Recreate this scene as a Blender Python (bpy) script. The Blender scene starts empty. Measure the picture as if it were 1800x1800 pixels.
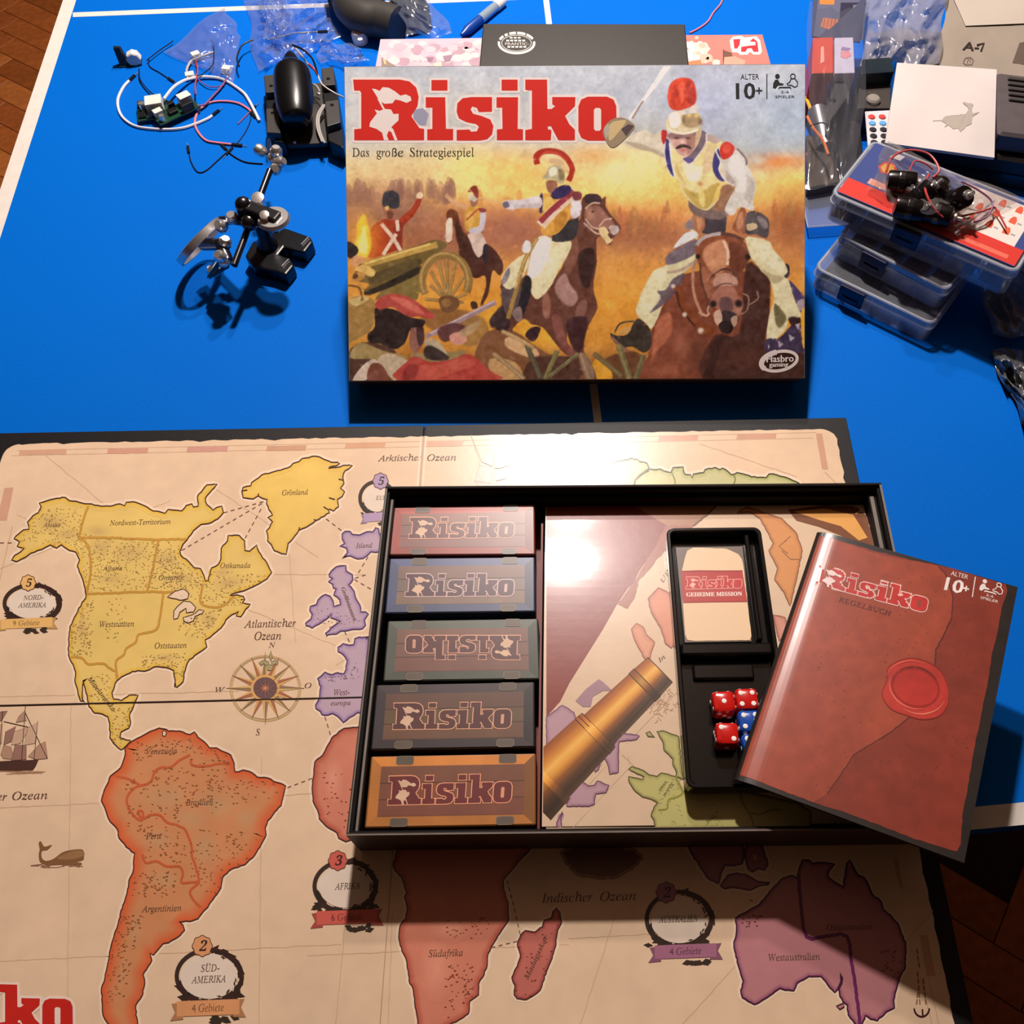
import bpy, math, random
import numpy as np
from mathutils import Vector, Matrix, Euler

# ------------------------------------------------------------------ camera, world, lamps, exposure
SC = bpy.context.scene
COL = SC.collection
CAM_F, CAM_P, CAM_Y, CAM_R, CAM_H = 1663.15, .5415, -.09802, .00862, .69352   # focal px (of 1800), tilt, turn, roll, height over table
CAM_CX, CAM_CY = 900 + 124.16, 900.
CAM_M = Matrix.Rotation(CAM_Y, 3, 'Z') @ Matrix.Rotation(CAM_P, 3, 'X') @ Matrix.Rotation(CAM_R, 3, 'Z')
CAM_C = Vector((0, 0, CAM_H))
cd = bpy.data.cameras.new('camera')
cd.sensor_width = 36; cd.lens = CAM_F / 1800 * 36
cd.shift_x = -(CAM_CX - 900) / 1800; cd.clip_start = .02; cd.clip_end = 50
cam = bpy.data.objects.new('camera', cd); COL.objects.link(cam)
cam.matrix_world = Matrix.Translation(CAM_C) @ CAM_M.to_4x4()
SC.camera = cam

wd = bpy.data.worlds.new('room_light'); SC.world = wd; wd.use_nodes = True
wd.node_tree.nodes['Background'].inputs[0].default_value = (1, .84, .70, 1)
wd.node_tree.nodes['Background'].inputs[1].default_value = .01

def bulb(name, loc, power, radius, col):
    l = bpy.data.lights.new(name, 'POINT'); l.energy = power; l.shadow_soft_size = radius; l.color = col
    o = bpy.data.objects.new(name, l); COL.objects.link(o); o.location = loc
    return o
bulb('pendant_bulb', (.083, 1.36, 1.30), 108, .035, (1, .89, .83))
bulb('pendant_bulb', (.125, 1.63, 1.28), 39, .035, (1, .89, .83))

SC.view_settings.view_transform = 'Standard'
SC.view_settings.look = 'None'
SC.view_settings.exposure = 0.0
SC.view_settings.gamma = 1
SC.view_settings.use_curve_mapping = False
# ------------------------------------------------------------------ helpers
random.seed(7)
RNG = np.random.default_rng(7)

def W(u, v, z=0.):
    """the point at height z that the photograph shows at pixel u, v"""
    d = CAM_M @ Vector(((u - CAM_CX) / CAM_F, -(v - CAM_CY) / CAM_F, -1))
    return CAM_C + d * ((z - CAM_H) / d.z)
def onplane(u, v, P, N):
    d = CAM_M @ Vector(((u - CAM_CX) / CAM_F, -(v - CAM_CY) / CAM_F, -1))
    return CAM_C + d * ((P - CAM_C).dot(N) / d.dot(N))
def pix(P):
    q = CAM_M.transposed() @ (Vector(P) - CAM_C)
    return (CAM_CX + CAM_F * q.x / -q.z, CAM_CY - CAM_F * q.y / -q.z)
def ln(c):
    c = c / 255.
    return c / 12.92 if c <= .04045 else ((c + .055) / 1.055) ** 2.4
def lin(c): return tuple(ln(x) for x in c[:3])
def T(pts, ox, oy, s): return [(ox + x / s, oy + y / s) for x, y in pts]

class Fr:
    """a local frame: origin and three unit axes"""
    def __init__(s, o, x, y, z): s.o, s.x, s.y, s.z = Vector(o), Vector(x), Vector(y), Vector(z)
    def __call__(s, a, b, c=0.): return s.o + s.x * a + s.y * b + s.z * c
    def at(s, a, b, c=0.): return Fr(s(a, b, c), s.x, s.y, s.z)
    def rot(s, ang, axis='z'):
        c, n = math.cos(ang), math.sin(ang)
        if axis == 'z': return Fr(s.o, s.x * c + s.y * n, s.y * c - s.x * n, s.z)
        if axis == 'x': return Fr(s.o, s.x, s.y * c + s.z * n, s.z * c - s.y * n)
        return Fr(s.o, s.x * c - s.z * n, s.y, s.z * c + s.x * n)
def fz(o, ang=0.):
    c, n = math.cos(ang), math.sin(ang)
    return Fr(o, (c, n, 0), (-n, c, 0), (0, 0, 1))
def fr_dir(o, d, up=(0, 0, 1)):
    """frame with z along d"""
    z = Vector(d).normalized(); u = Vector(up)
    if abs(z.dot(u)) > .98: u = Vector((1, 0, 0))
    x = u.cross(z).normalized(); return Fr(o, x, z.cross(x), z)

def cr(pts, closed=False, n=5):
    """Catmull-Rom through points of any dimension"""
    p = [np.array(q, float) for q in pts]; m = len(p); out = []
    for i in range(m if closed else m - 1):
        a = p[(i - 1) % m] if closed or i > 0 else p[0]
        b, c = p[i], p[(i + 1) % m]
        d = p[(i + 2) % m] if closed or i + 2 < m else p[-1]
        for k in range(n):
            t = k / n
            out.append(.5 * ((2 * b) + (c - a) * t + (2 * a - 5 * b + 4 * c - d) * t * t + (3 * b - a - 3 * c + d) * t ** 3))
    if not closed: out.append(p[-1])
    return [tuple(q) for q in out]
def rough(pts, amp, step, closed=True, seed=1):
    """subdivide a 2D outline and jitter it"""
    r = random.Random(seed); out = []; m = len(pts)
    for i in range(m if closed else m - 1):
        a, b = pts[i], pts[(i + 1) % m]; d = math.hypot(b[0] - a[0], b[1] - a[1]); k = max(1, int(d / step))
        for j in range(k):
            t = j / k; q = (a[0] + (b[0] - a[0]) * t, a[1] + (b[1] - a[1]) * t)
            if j: q = (q[0] + r.uniform(-amp, amp), q[1] + r.uniform(-amp, amp))
            out.append(q)
    if not closed: out.append(pts[-1])
    return out
def inside(x, y, poly):
    c = False; j = len(poly) - 1
    for i in range(len(poly)):
        a, b = poly[i], poly[j]
        if (a[1] > y) != (b[1] > y) and x < (b[0] - a[0]) * (y - a[1]) / (b[1] - a[1]) + a[0]: c = not c
        j = i
    return c

class MB:
    """collects geometry in world coordinates"""
    def __init__(s): s.v = []; s.f = []; s.c = []
    def add(s, vs, fs, col=None):
        k = len(s.v); s.v += [Vector(q) for q in vs]; s.f += [tuple(i + k for i in f) for f in fs]
        if col is None: col = (.5, .5, .5)
        s.c += list(col) if isinstance(col, list) else [col] * len(vs)
        return s
    def hexa(s, b, t, col=None):
        n = len(b); fs = [tuple(range(n - 1, -1, -1)), tuple(range(n, 2 * n))]
        fs += [(i, (i + 1) % n, n + (i + 1) % n, n + i) for i in range(n)]
        return s.add(list(b) + list(t), fs, col)
    def box(s, F, x0, x1, y0, y1, z0, z1, col=None):
        c = ((x0, y0), (x1, y0), (x1, y1), (x0, y1))
        return s.hexa([F(*q, z0) for q in c], [F(*q, z1) for q in c], col)
    def prism(s, F, poly, z0, z1, col=None, poly2=None):
        return s.hexa([F(*q, z0) for q in poly], [F(*q, z1) for q in (poly2 or poly)], col)
    def tube(s, pts, r, seg=8, col=None, caps=True, closed=False):
        p = [Vector(q) for q in pts]; n = len(p); vs = []; fs = []; up = Vector((.13, .21, .97)); px = None
        for i in range(n):
            d = (p[(i + 1) % n] - p[i - 1]) if closed else (p[min(i + 1, n - 1)] - p[max(i - 1, 0)])
            if d.length < 1e-9: d = Vector((0, 0, 1))
            d.normalize()
            if px is None: px = d.cross(up); px = px.normalized() if px.length > 1e-4 else d.orthogonal().normalized()
            px = (px - d * px.dot(d)); px = px.normalized() if px.length > 1e-6 else d.orthogonal().normalized()
            y = d.cross(px); rr = r[i] if isinstance(r, (list, tuple)) else r
            for k in range(seg):
                a = 2 * math.pi * k / seg; vs.append(p[i] + px * (math.cos(a) * rr) + y * (math.sin(a) * rr))
        for i in range(n if closed else n - 1):
            for k in range(seg):
                a, b = i * seg + k, i * seg + (k + 1) % seg; c, d2 = ((i + 1) % n) * seg + (k + 1) % seg, ((i + 1) % n) * seg + k
                fs.append((a, b, c, d2))
        if caps and not closed: fs += [tuple(range(seg - 1, -1, -1)), tuple(range((n - 1) * seg, n * seg))]
        return s.add(vs, fs, col)
    def lathe(s, F, prof, seg=20, col=None, caps=True):
        vs = []; fs = []; n = len(prof)
        for r, z in prof:
            for k in range(seg):
                a = 2 * math.pi * k / seg; vs.append(F(r * math.cos(a), r * math.sin(a), z))
        for i in range(n - 1):
            for k in range(seg):
                fs.append((i * seg + k, i * seg + (k + 1) % seg, (i + 1) * seg + (k + 1) % seg, (i + 1) * seg + k))
        if caps: fs += [tuple(range(seg - 1, -1, -1)), tuple(range((n - 1) * seg, n * seg))]
        return s.add(vs, fs, col)
    def sheet(s, P, nu, nv, col=None):
        """P(i, j) for i in 0..nu, j in 0..nv"""
        vs = [P(i, j) for j in range(nv + 1) for i in range(nu + 1)]
        fs = [(j * (nu + 1) + i, j * (nu + 1) + i + 1, (j + 1) * (nu + 1) + i + 1, (j + 1) * (nu + 1) + i) for j in range(nv) for i in range(nu)]
        return s.add(vs, fs, col)
    def rbox(s, F, x0, x1, y0, y1, z0, z1, r, seg=4, col=None, top=0.):
        """box with rounded vertical corners, optional chamfer on top"""
        p = rrect(x0, x1, y0, y1, r, seg)
        if top > 0:
            q = rrect(x0 + top, x1 - top, y0 + top, y1 - top, max(r - top, r * .3), seg); n = len(p)
            vs = [F(*a, z0) for a in p] + [F(*a, z1 - top) for a in p] + [F(*a, z1) for a in q]
            fs = [tuple(range(n - 1, -1, -1)), tuple(range(2 * n, 3 * n))]
            for L in (0, n): fs += [(L + i, L + (i + 1) % n, L + n + (i + 1) % n, L + n + i) for i in range(n)]
            return s.add(vs, fs, col)
        return s.prism(F, p, z0, z1, col)
def rrect(x0, x1, y0, y1, r, seg=4):
    out = []
    for cx, cy, a0 in ((x1 - r, y1 - r, 0), (x0 + r, y1 - r, 90), (x0 + r, y0 + r, 180), (x1 - r, y0 + r, 270)):
        for k in range(seg + 1):
            a = math.radians(a0 + 90 * k / seg); out.append((cx + r * math.cos(a), cy + r * math.sin(a)))
    return out

WM = {}                       # object name -> world matrix
def wm(o):
    m = WM.get(o.name)
    return m if m is not None else Matrix.Identity(4)
def obj(name, mb, mat, parent=None, smooth=False, loc=None, bevel=0.):
    """links the collected geometry as ONE mesh object"""
    me = bpy.data.meshes.new(name)
    if parent is not None: M0 = wm(parent)
    else:
        if loc is None: loc = sum(mb.v, Vector()) / max(1, len(mb.v)); loc.z = min(q.z for q in mb.v)
        M0 = Matrix.Translation(loc)
    inv = M0.inverted()
    me.from_pydata([tuple(inv @ q) for q in mb.v], [], mb.f)
    ca = me.color_attributes.new('Col', 'FLOAT_COLOR', 'POINT')
    a = np.ones((len(mb.v), 4), np.float32)
    if mb.c: a[:, :3] = np.array(mb.c, np.float32)
    ca.data.foreach_set('color', a.ravel())
    me.materials.append(mat)
    if smooth:
        me.polygons.foreach_set('use_smooth', [True] * len(me.polygons))
        if smooth != 2: me.set_sharp_from_angle(angle=math.radians(38))
    me.update()
    o = bpy.data.objects.new(name, me); COL.objects.link(o)
    if parent is not None: o.parent = parent; WM[o.name] = M0
    else: o.matrix_world = M0; WM[o.name] = M0
    if bevel:
        b = o.modifiers.new('edge', 'BEVEL'); b.width = bevel; b.segments = 2; b.limit_method = 'ANGLE'; b.angle_limit = .6
    return o
def tag(o, label, cat, group=None, kind=None):
    if label: o['label'] = label
    if cat: o['category'] = cat
    if group: o['group'] = group
    if kind: o['kind'] = kind
    return o
def thing(name, label, cat, loc, rotz=0., group=None):
    o = bpy.data.objects.new(name, None); COL.objects.link(o)
    o.empty_display_size = .02
    o.location = loc; o.rotation_euler = (0, 0, rotz)
    WM[o.name] = Matrix.Translation(Vector(loc)) @ Matrix.Rotation(rotz, 4, 'Z')
    return tag(o, label, cat, group)
def copy_tree(o, loc, rotz, label=None, parent=None):
    c = o.copy(); COL.objects.link(c)
    if parent is None:
        c.location = loc; c.rotation_euler = (0, 0, rotz)
        if label: c['label'] = label
    else: c.parent = parent
    for ch in list(o.children): copy_tree(ch, None, None, None, c)
    return c

# ---- materials
def M(name, col, rough=.5, metal=0., var=.0, scale=60., spec=.5, coat=0., bump=0., bscale=None, trans=0., ior=1.45, attr=False, var2=0., scale2=8., sheen=0.):
    """procedural principled material; attr=True takes the printed colour stored on the mesh"""
    m = bpy.data.materials.new(name); m.use_nodes = True; nt = m.node_tree; N = nt.nodes; L = nt.links
    b = N['Principled BSDF']; b.inputs['Roughness'].default_value = rough; b.inputs['Metallic'].default_value = metal
    b.inputs['Specular IOR Level'].default_value = spec; b.inputs['Coat Weight'].default_value = coat; b.inputs['Coat Roughness'].default_value = .12
    b.inputs['Transmission Weight'].default_value = trans; b.inputs['IOR'].default_value = ior
    c = (*lin(col), 1) if col else (1, 1, 1, 1)
    tc = N.new('ShaderNodeTexCoord'); src = None
    if attr:
        at = N.new('ShaderNodeAttribute'); at.attribute_name = 'Col'; src = at.outputs['Color']
    else:
        rgb = N.new('ShaderNodeRGB'); rgb.outputs[0].default_value = c; src = rgb.outputs[0]
    for vv, ss in ((var, scale), (var2, scale2)):
        if vv:
            no = N.new('ShaderNodeTexNoise'); no.inputs['Scale'].default_value = ss; no.inputs['Detail'].default_value = 4
            L.new(tc.outputs['Object'], no.inputs['Vector'])
            mr = N.new('ShaderNodeMapRange'); mr.inputs[1].default_value = .25; mr.inputs[2].default_value = .75; mr.inputs[3].default_value = 1 - vv; mr.inputs[4].default_value = 1 + vv
            L.new(no.outputs[0], mr.inputs[0])
            mx = N.new('ShaderNodeVectorMath'); mx.operation = 'SCALE'; L.new(src, mx.inputs[0]); L.new(mr.outputs[0], mx.inputs['Scale']); src = mx.outputs[0]
    L.new(src, b.inputs['Base Color'])
    if bump:
        no = N.new('ShaderNodeTexNoise'); no.inputs['Scale'].default_value = bscale or scale; no.inputs['Detail'].default_value = 3
        L.new(tc.outputs['Object'], no.inputs['Vector'])
        bp = N.new('ShaderNodeBump'); bp.inputs['Strength'].default_value = bump; bp.inputs['Distance'].default_value = .001
        L.new(no.outputs[0], bp.inputs['Height']); L.new(bp.outputs[0], b.inputs['Normal'])
    return m
def film(name, col=(255, 255, 255), haze=.08, gloss=.03, rough=.12, bump=.4, bscale=60, fres=.3):
    """thin clear plastic: lets light through, mirrors a little, a trace of milky haze"""
    m = bpy.data.materials.new(name); m.use_nodes = True; nt = m.node_tree; N = nt.nodes; L = nt.links; N.clear()
    out = N.new('ShaderNodeOutputMaterial'); tr = N.new('ShaderNodeBsdfTransparent'); gl = N.new('ShaderNodeBsdfGlossy'); df = N.new('ShaderNodeBsdfDiffuse'); tl = N.new('ShaderNodeBsdfTranslucent')
    fr = N.new('ShaderNodeFresnel'); fr.inputs[0].default_value = 1.45
    gl.inputs['Roughness'].default_value = rough
    for n_ in (df, tl): n_.inputs[0].default_value = (*lin(col), 1)
    tr.inputs[0].default_value = (*[min(1, .6 + .4 * x) for x in lin(col)], 1)
    ad = N.new('ShaderNodeMath'); ad.operation = 'MULTIPLY_ADD'; ad.inputs[1].default_value = fres; ad.inputs[2].default_value = gloss; L.new(fr.outputs[0], ad.inputs[0])
    m0 = N.new('ShaderNodeMixShader'); m0.inputs[0].default_value = .35; L.new(df.outputs[0], m0.inputs[1]); L.new(tl.outputs[0], m0.inputs[2])
    m1 = N.new('ShaderNodeMixShader'); m2 = N.new('ShaderNodeMixShader'); m1.inputs[0].default_value = haze
    L.new(tr.outputs[0], m1.inputs[1]); L.new(m0.outputs[0], m1.inputs[2]); L.new(ad.outputs[0], m2.inputs[0]); L.new(m1.outputs[0], m2.inputs[1]); L.new(gl.outputs[0], m2.inputs[2]); L.new(m2.outputs[0], out.inputs[0])
    if bump:
        tc = N.new('ShaderNodeTexCoord'); no = N.new('ShaderNodeTexNoise'); no.inputs['Scale'].default_value = bscale; no.inputs['Detail'].default_value = 2
        bp = N.new('ShaderNodeBump'); bp.inputs['Strength'].default_value = bump; bp.inputs['Distance'].default_value = .004
        L.new(tc.outputs['Object'], no.inputs['Vector']); L.new(no.outputs[0], bp.inputs['Height']); L.new(bp.outputs[0], gl.inputs['Normal'])
    return m

# ---- lettering (Blender's own built-in face; the slanted and bold serif letters are its mathematical alphabets)
def _sty(s, st):
    o = ''
    for ch in s:
        k = ord(ch)
        if st == 'i':
            if ch == 'h': o += '\u210e'
            elif 'A' <= ch <= 'Z': o += chr(0x1d434 + k - 65)
            elif 'a' <= ch <= 'z': o += chr(0x1d44e + k - 97)
            else: o += ch
        elif st == 'b':
            if 'A' <= ch <= 'Z': o += chr(0x1d400 + k - 65)
            elif 'a' <= ch <= 'z': o += chr(0x1d41a + k - 97)
            elif '0' <= ch <= '9': o += chr(0x1d7ce + k - 48)
            else: o += ch
        else: o += ch
    return o
_TC = {}
_tcu = bpy.data.curves.new('lettering_source', 'FONT'); _tcu.resolution_u = 2
_tob = bpy.data.objects.new('lettering_source', _tcu); COL.objects.link(_tob)
def text_mesh(s, st):
    if (s, st) in _TC: return _TC[(s, st)]
    _tcu.body = _sty(s, st)
    dg = bpy.context.evaluated_depsgraph_get(); dg.update()
    e = _tob.evaluated_get(dg); me = e.to_mesh()
    v = np.array([(q.co.x, q.co.y) for q in me.vertices]) if len(me.vertices) else np.zeros((1, 2)); f = [tuple(p.vertices) for p in me.polygons]
    e.to_mesh_clear(); _TC[(s, st)] = (v, f); return v, f
CAP = {}
UML = {'ä': 'a', 'ö': 'o', 'ü': 'u', 'Ä': 'A', 'Ö': 'O', 'Ü': 'U'}

class PR:
    """flat print on a plane, laid out along the photographed print; layers a seventh of a millimetre apart, pieces of a layer a few microns"""
    def __init__(s, P0, N, eps=.00005): s.P0, s.N, s.eps = Vector(P0), Vector(N).normalized(), eps; s.mb = MB(); s.k = 0
    def P(s, u, v, lay): return onplane(u, v, s.P0, s.N) + s.N * (s.eps * lay + 1.2e-6 * (s.k % 40))
    def poly(s, pts, col, lay=1, cols=None):
        c = lin(col); s.k += 1
        s.mb.add([s.P(*q, lay) for q in pts], [tuple(range(len(pts)))], [lin(k) for k in cols] if cols else c)
    def ribbon(s, pts, w, col, lay=2, closed=False, col2=None, side=0, taper=False):
        """side 0: centred; -1 / 1: only to one side, fading to col2"""
        p = [np.array(q, float) for q in pts]; n = len(p); a = []; b = []
        for i in range(n):
            d = (p[(i + 1) % n] - p[i - 1]) if closed else (p[min(i + 1, n - 1)] - p[max(i - 1, 0)])
            L = np.hypot(*d); d = d / L if L > 1e-9 else np.array((1., 0)); nn = np.array((-d[1], d[0]))
            ww = w * (min(1, .25 + 1.5 * min(i, n - 1 - i) / n) if taper else 1)
            if side == 0: a.append(p[i] + nn * ww / 2); b.append(p[i] - nn * ww / 2)
            else: a.append(p[i]); b.append(p[i] + nn * ww * side)
        c1, c2 = lin(col), lin(col2 or col)
        for i in range(n if closed else n - 1):
            j = (i + 1) % n; s.k += 1
            s.mb.add([s.P(*a[i], lay), s.P(*a[j], lay), s.P(*b[j], lay), s.P(*b[i], lay)], [(0, 1, 2, 3)], [c1, c1, c2, c2])
    def text(s, t, p0, p1, h, col, lay=6, st='i', shear=0., up=None):
        p0 = np.array(p0, float); p1 = np.array(p1, float); base = ''.join(UML.get(c, c) for c in t)
        if st not in CAP: CAP[st] = text_mesh('H', st)[0][:, 1].max()
        s.k += 1; v, f = text_mesh(base, st); x0, x1 = v[:, 0].min(), v[:, 0].max(); ex = p1 - p0; L = np.hypot(*ex)
        ey = np.array((ex[1], -ex[0])) / L if up is None else np.array(up, float)
        def mp(x, y): return p0 + ex * ((x - x0) / (x1 - x0)) + (ey + ex / L * shear) * (y / CAP[st] * h)
        vs = [s.P(*mp(x, y), lay) for x, y in v]; s.mb.add(vs, f, lin(col))
        for i, c in enumerate(t):
            if c in UML:
                a = text_mesh(base[:i + 1], st)[0][:, 0].max(); w = np.ptp(text_mesh(base[i], st)[0][:, 0]); yy = CAP[st] * (1.15 if c.isupper() else .95)
                for k in (.3, .68):
                    cx = a - w * (1 - k); r = CAP[st] * .075
                    s.mb.add([s.P(*mp(cx + dx * r, yy + dy * r), lay) for dx, dy in ((-1, -1), (1, -1), (1, 1), (-1, 1))], [(0, 1, 2, 3)], lin(col))
    def soft(s, u, v, rx, ry, col, rim, lay=2, ang=0.):
        s.k += 1; c, n = math.cos(ang), math.sin(ang); q = [(u, v)] + [(u + rx * math.cos(t_) * c - ry * math.sin(t_) * n, v + rx * math.cos(t_) * n + ry * math.sin(t_) * c) for t_ in np.linspace(0, 2 * math.pi, 18, endpoint=False)]
        s.mb.add([s.P(*p, lay) for p in q], [(0, i, i % 18 + 1) for i in range(1, 19)], [lin(col)] + [lin(rim)] * 18)
    def mark(s, u, v, w, h, col, lay=4, ang=0.):
        s.k += 1; c, n = math.cos(ang), math.sin(ang)
        s.mb.add([s.P(u + a * c - b * n, v + a * n + b * c, lay) for a, b in ((-w, 0), (0, -h), (w, 0), (0, h))], [(0, 1, 2, 3)], lin(col))
    def dashes(s, pts, w, col, on=7, off=6, lay=3):
        q = rough(pts, 0, 1.0, False); i = 0
        while i + on < len(q): s.ribbon([q[i], q[i + on]], w, col, lay); i += on + off
    def obj(s, name, mat, parent): return obj(name, s.mb, mat, parent)
# ------------------------------------------------------------------ the room: parquet floor, table
m_plank = [M('oak_block_%d' % i, c, .38, var=.22, scale=55, var2=.15, scale2=9, spec=.4) for i, c in enumerate(((180, 100, 48), (160, 88, 40), (196, 116, 58), (172, 94, 46)))]
m_sub = M('floor_joint', (52, 32, 20), .8, var=.1)
FZ = -.76
fb = MB(); fb.box(fz((0, 0, 0)), -2.6, 2.2, -1.2, 3.4, FZ - .05, FZ - .004)
floor = tag(obj('floor', fb, m_sub), None, None, kind='structure')
tabx0, tabx1, taby0, taby1 = -.5445, .676, .1275, 2.0

m_wall = M('dark_warm_plaster', (84, 64, 48), .9, var=.05, scale=6)
for nm, r in (('wall_left', (-2.65, -2.6, -1.2, 3.4, FZ, 1.95)), ('wall_right', (2.2, 2.25, -1.2, 3.4, FZ, 1.95)), ('wall_back', (-2.6, 2.2, 3.4, 3.45, FZ, 1.95)), ('wall_front', (-2.6, 2.2, -1.25, -1.2, FZ, 1.95)), ('ceiling', (-2.65, 2.25, -1.25, 3.45, 1.95, 2.0))):
    b = MB(); b.box(fz((0, 0, 0)), *r); tag(obj(nm, b, m_wall), None, None, kind='structure')
# herringbone blocks where the floor shows beside and before the table
PW, PL = .062, .248
pm = {}
def plank_mesh(k, turn):
    if (k, turn) in pm: return pm[(k, turn)]
    b = MB(); g = .0007; L2, W2 = PL / 2 - g, PW / 2 - g
    if turn: L2, W2 = W2, L2
    b.rbox(fz((0, 0, 0)), -L2, L2, -W2, W2, -.006, 0, .0006, 1, top=.0009)
    me = bpy.data.meshes.new('plank'); me.from_pydata([tuple(q) for q in b.v], [], b.f); me.materials.append(m_plank[k]); pm[(k, turn)] = me
    return me
ang = math.radians(52)
ca, sa = math.cos(ang), math.sin(ang)
npl = 0
def vis(x, y):
    u, v = pix((x, y, FZ))
    if not (-170 < u < 1970 and -170 < v < 1970): return False
    return (x < tabx0 + .05 and y > .9) or (y < taby0 + .12 and x > .3)
cells = []
nr = int(PL / PW)
for a in range(-70, 71):
    for b in range(-16, 17):
        # along a diagonal stair: one lying, one standing block per step
        for turn in (0, 1):
            if turn == 0: lx, ly = a * PW + b * 2 * PL + PL / 2, a * PW + PW / 2
            else: lx, ly = a * PW + b * 2 * PL + PL + PW / 2, a * PW + PW - PL / 2 + 0.0
            x, y = -.6 + lx * ca - ly * sa, 1.6 + lx * sa + ly * ca
            if vis(x, y): cells.append((x, y, turn))
cells.sort(key=lambda q: (pix((q[0], q[1], FZ))[0] - 60) ** 2)
for x, y, turn in cells[:300]:
    o = bpy.data.objects.new('plank', plank_mesh(random.randrange(4), turn)); COL.objects.link(o)
    o.parent = floor; o.rotation_euler = (0, 0, ang)
    fl = wm(floor).translation
    o.location = (x - fl.x, y - fl.y, FZ - fl.z)

# table tennis table
m_blue = M('blue_table_paint', (0, 100, 200), .6, var=.04, scale=300, var2=.03, scale2=3, spec=.06, bump=.05, bscale=400)
m_line = M('white_line_paint', (222, 214, 204), .5, var=.05, scale=90)
m_edge = M('dark_table_edge', (48, 34, 26), .6, var=.1)
m_leg = M('grey_table_steel', (70, 72, 76), .4, .6, var=.05)
tb = thing('table_tennis_table', 'blue table tennis table with white lines, standing on the parquet', 'table', ((tabx0 + tabx1) / 2, .9, FZ))
F0 = fz((0, 0, 0))
b = MB(); b.box(F0, tabx0, tabx1, taby0, taby1, -.018, 0); tb_top = obj('table_top', b, m_blue, tb)
def strip(name, x0, x1, y0, y1, t=.00008): b = MB(); b.box(F0, x0, x1, y0, y1, 0.00001, t); return obj(name, b, m_line, tb)
strip('side_line', tabx0, tabx0 + .0165, taby0, taby1)
strip('side_line', tabx1 - .0165, tabx1, taby0, taby1)
strip('end_line', tabx0 + .0165, tabx1 - .0165, taby0, taby0 + .0155)
strip('centre_line', .0633 - .0036, .0633 + .0036, taby0 + .0155, 1.1955)
b = MB()
p = [W(128, 30), W(930, -1), W(930, -8), W(128, 22)]
b.hexa([q + Vector((0, 0, .00001)) for q in p], [q + Vector((0, 0, .00008)) for q in p]); obj('cross_line', b, m_line, tb)
b = MB(); b.box(F0, tabx0 + .02, tabx1 - .02, taby0 + .03, taby0 + .05, -.06, -.018); b.box(F0, tabx0 + .03, tabx0 + .05, taby0 + .05, 1.95, -.06, -.018); b.box(F0, tabx1 - .05, tabx1 - .03, taby0 + .05, 1.95, -.06, -.018); obj('frame', b, m_edge, tb)
for x in (tabx0 + .09, tabx1 - .09):
    for y in (.42, 1.75):
        b = MB(); b.box(F0, x - .018, x + .018, y - .018, y + .018, FZ, -.018); obj('leg', b, m_leg, tb)
# ------------------------------------------------------------------ the folding game board with its printed map
m_bblack = M('black_linen_board', (20, 18, 19), .55, var=.25, scale=500, spec=.35, bump=.12, bscale=900)
m_mapprint = M('map_print', None, .27, attr=True, var=.05, scale=70, var2=.06, scale2=11, spec=.5, bump=.03, bscale=160)
m_fold = M('fold_tape', (46, 28, 20), .5, var=.1)
m_foldw = M('fold_highlight_paint', (238, 216, 194), .25, var=.05)  # pale tone paints the highlight along the hinge edges
BX, BY, BR, BW, BH, BZ = .28724, .49079, -.06469, .76126, .50898, .005
FB = fz((BX, BY, 0), BR)                                     # right far corner; x to the right, y away
board = thing('game_board', 'open folding board with a parchment world map and a black border', 'game board', FB(-BW / 2, -BH / 2, 0), BR)
g = .0006
for (x0, x1) in ((-BW, -BW / 2 - g), (-BW / 2 + g, 0)):
    for (y0, y1) in ((-BH, -BH / 2 - g), (-BH / 2 + g, 0)):
        b = MB(); b.box(FB, x0, x1, y0, y1, .0006, BZ - .0003); obj('board_panel', b, m_bblack, board, bevel=.0006)
b = MB(); b.box(FB, -BW / 2 - .004, -BW / 2 + .004, -BH, 0, .0001, .0006); b.box(FB, -BW, -BW / 2 - .004, -BH / 2 - .004, -BH / 2 + .004, .0001, .0006); b.box(FB, -BW / 2 + .004, 0, -BH / 2 - .004, -BH / 2 + .004, .0001, .0006); obj('hinge_tape', b, m_bblack, board)

def PBd(): return PR((0, 0, BZ), (0, 0, 1))
def bl(x, y): return pix(FB(x, y, BZ))                        # board position -> photo pixel
# parchment with torn edge, one sheet per quarter
def torn(x, y, k):
    r = random.Random(int(k * 977)); return r.uniform(-.0008, .0008)
b = MB()
ins, rad = .0125, .014
for sx in (0, 1):
    for sy in (0, 1):
        xa, xb = (-BW + ins, -BW / 2 - .0001) if sx == 0 else (-ins, -BW / 2 + .0001)
        ya, yb = (-BH + ins, -BH / 2 - .0002) if sy == 0 else (-ins, -BH / 2 + .0002)
        dx, dy = (1 if sx == 0 else -1), (1 if sy == 0 else -1)
        pts = [(xb, yb)]
        n = 60
        for i in range(n): t = i / (n - 1); pts.append((xb + (xa + dx * rad - xb) * t, ya + (random.uniform(-.0005, .0006) if random.random() < .8 else dy * random.uniform(0, .0016))))
        for i in range(1, 6): a = math.pi / 2 * i / 6; pts.append((xa + dx * rad * (1 - math.sin(a)) + random.uniform(-.0004, .0004), ya + dy * rad * (1 - math.cos(a)) * .8))
        n = 40
        for i in range(n): t = i / (n - 1); pts.append((xa + (random.uniform(-.0005, .0006) if random.random() < .8 else dx * random.uniform(0, .0016)), ya + dy * rad * .8 + (yb - ya - dy * rad * .8) * t))
        b.add([FB(x, y, BZ) for x, y in pts], [tuple(range(len(pts)))], lin((226, 196, 164)))
parch = obj('map_sheet', b, m_mapprint, board)

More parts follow.
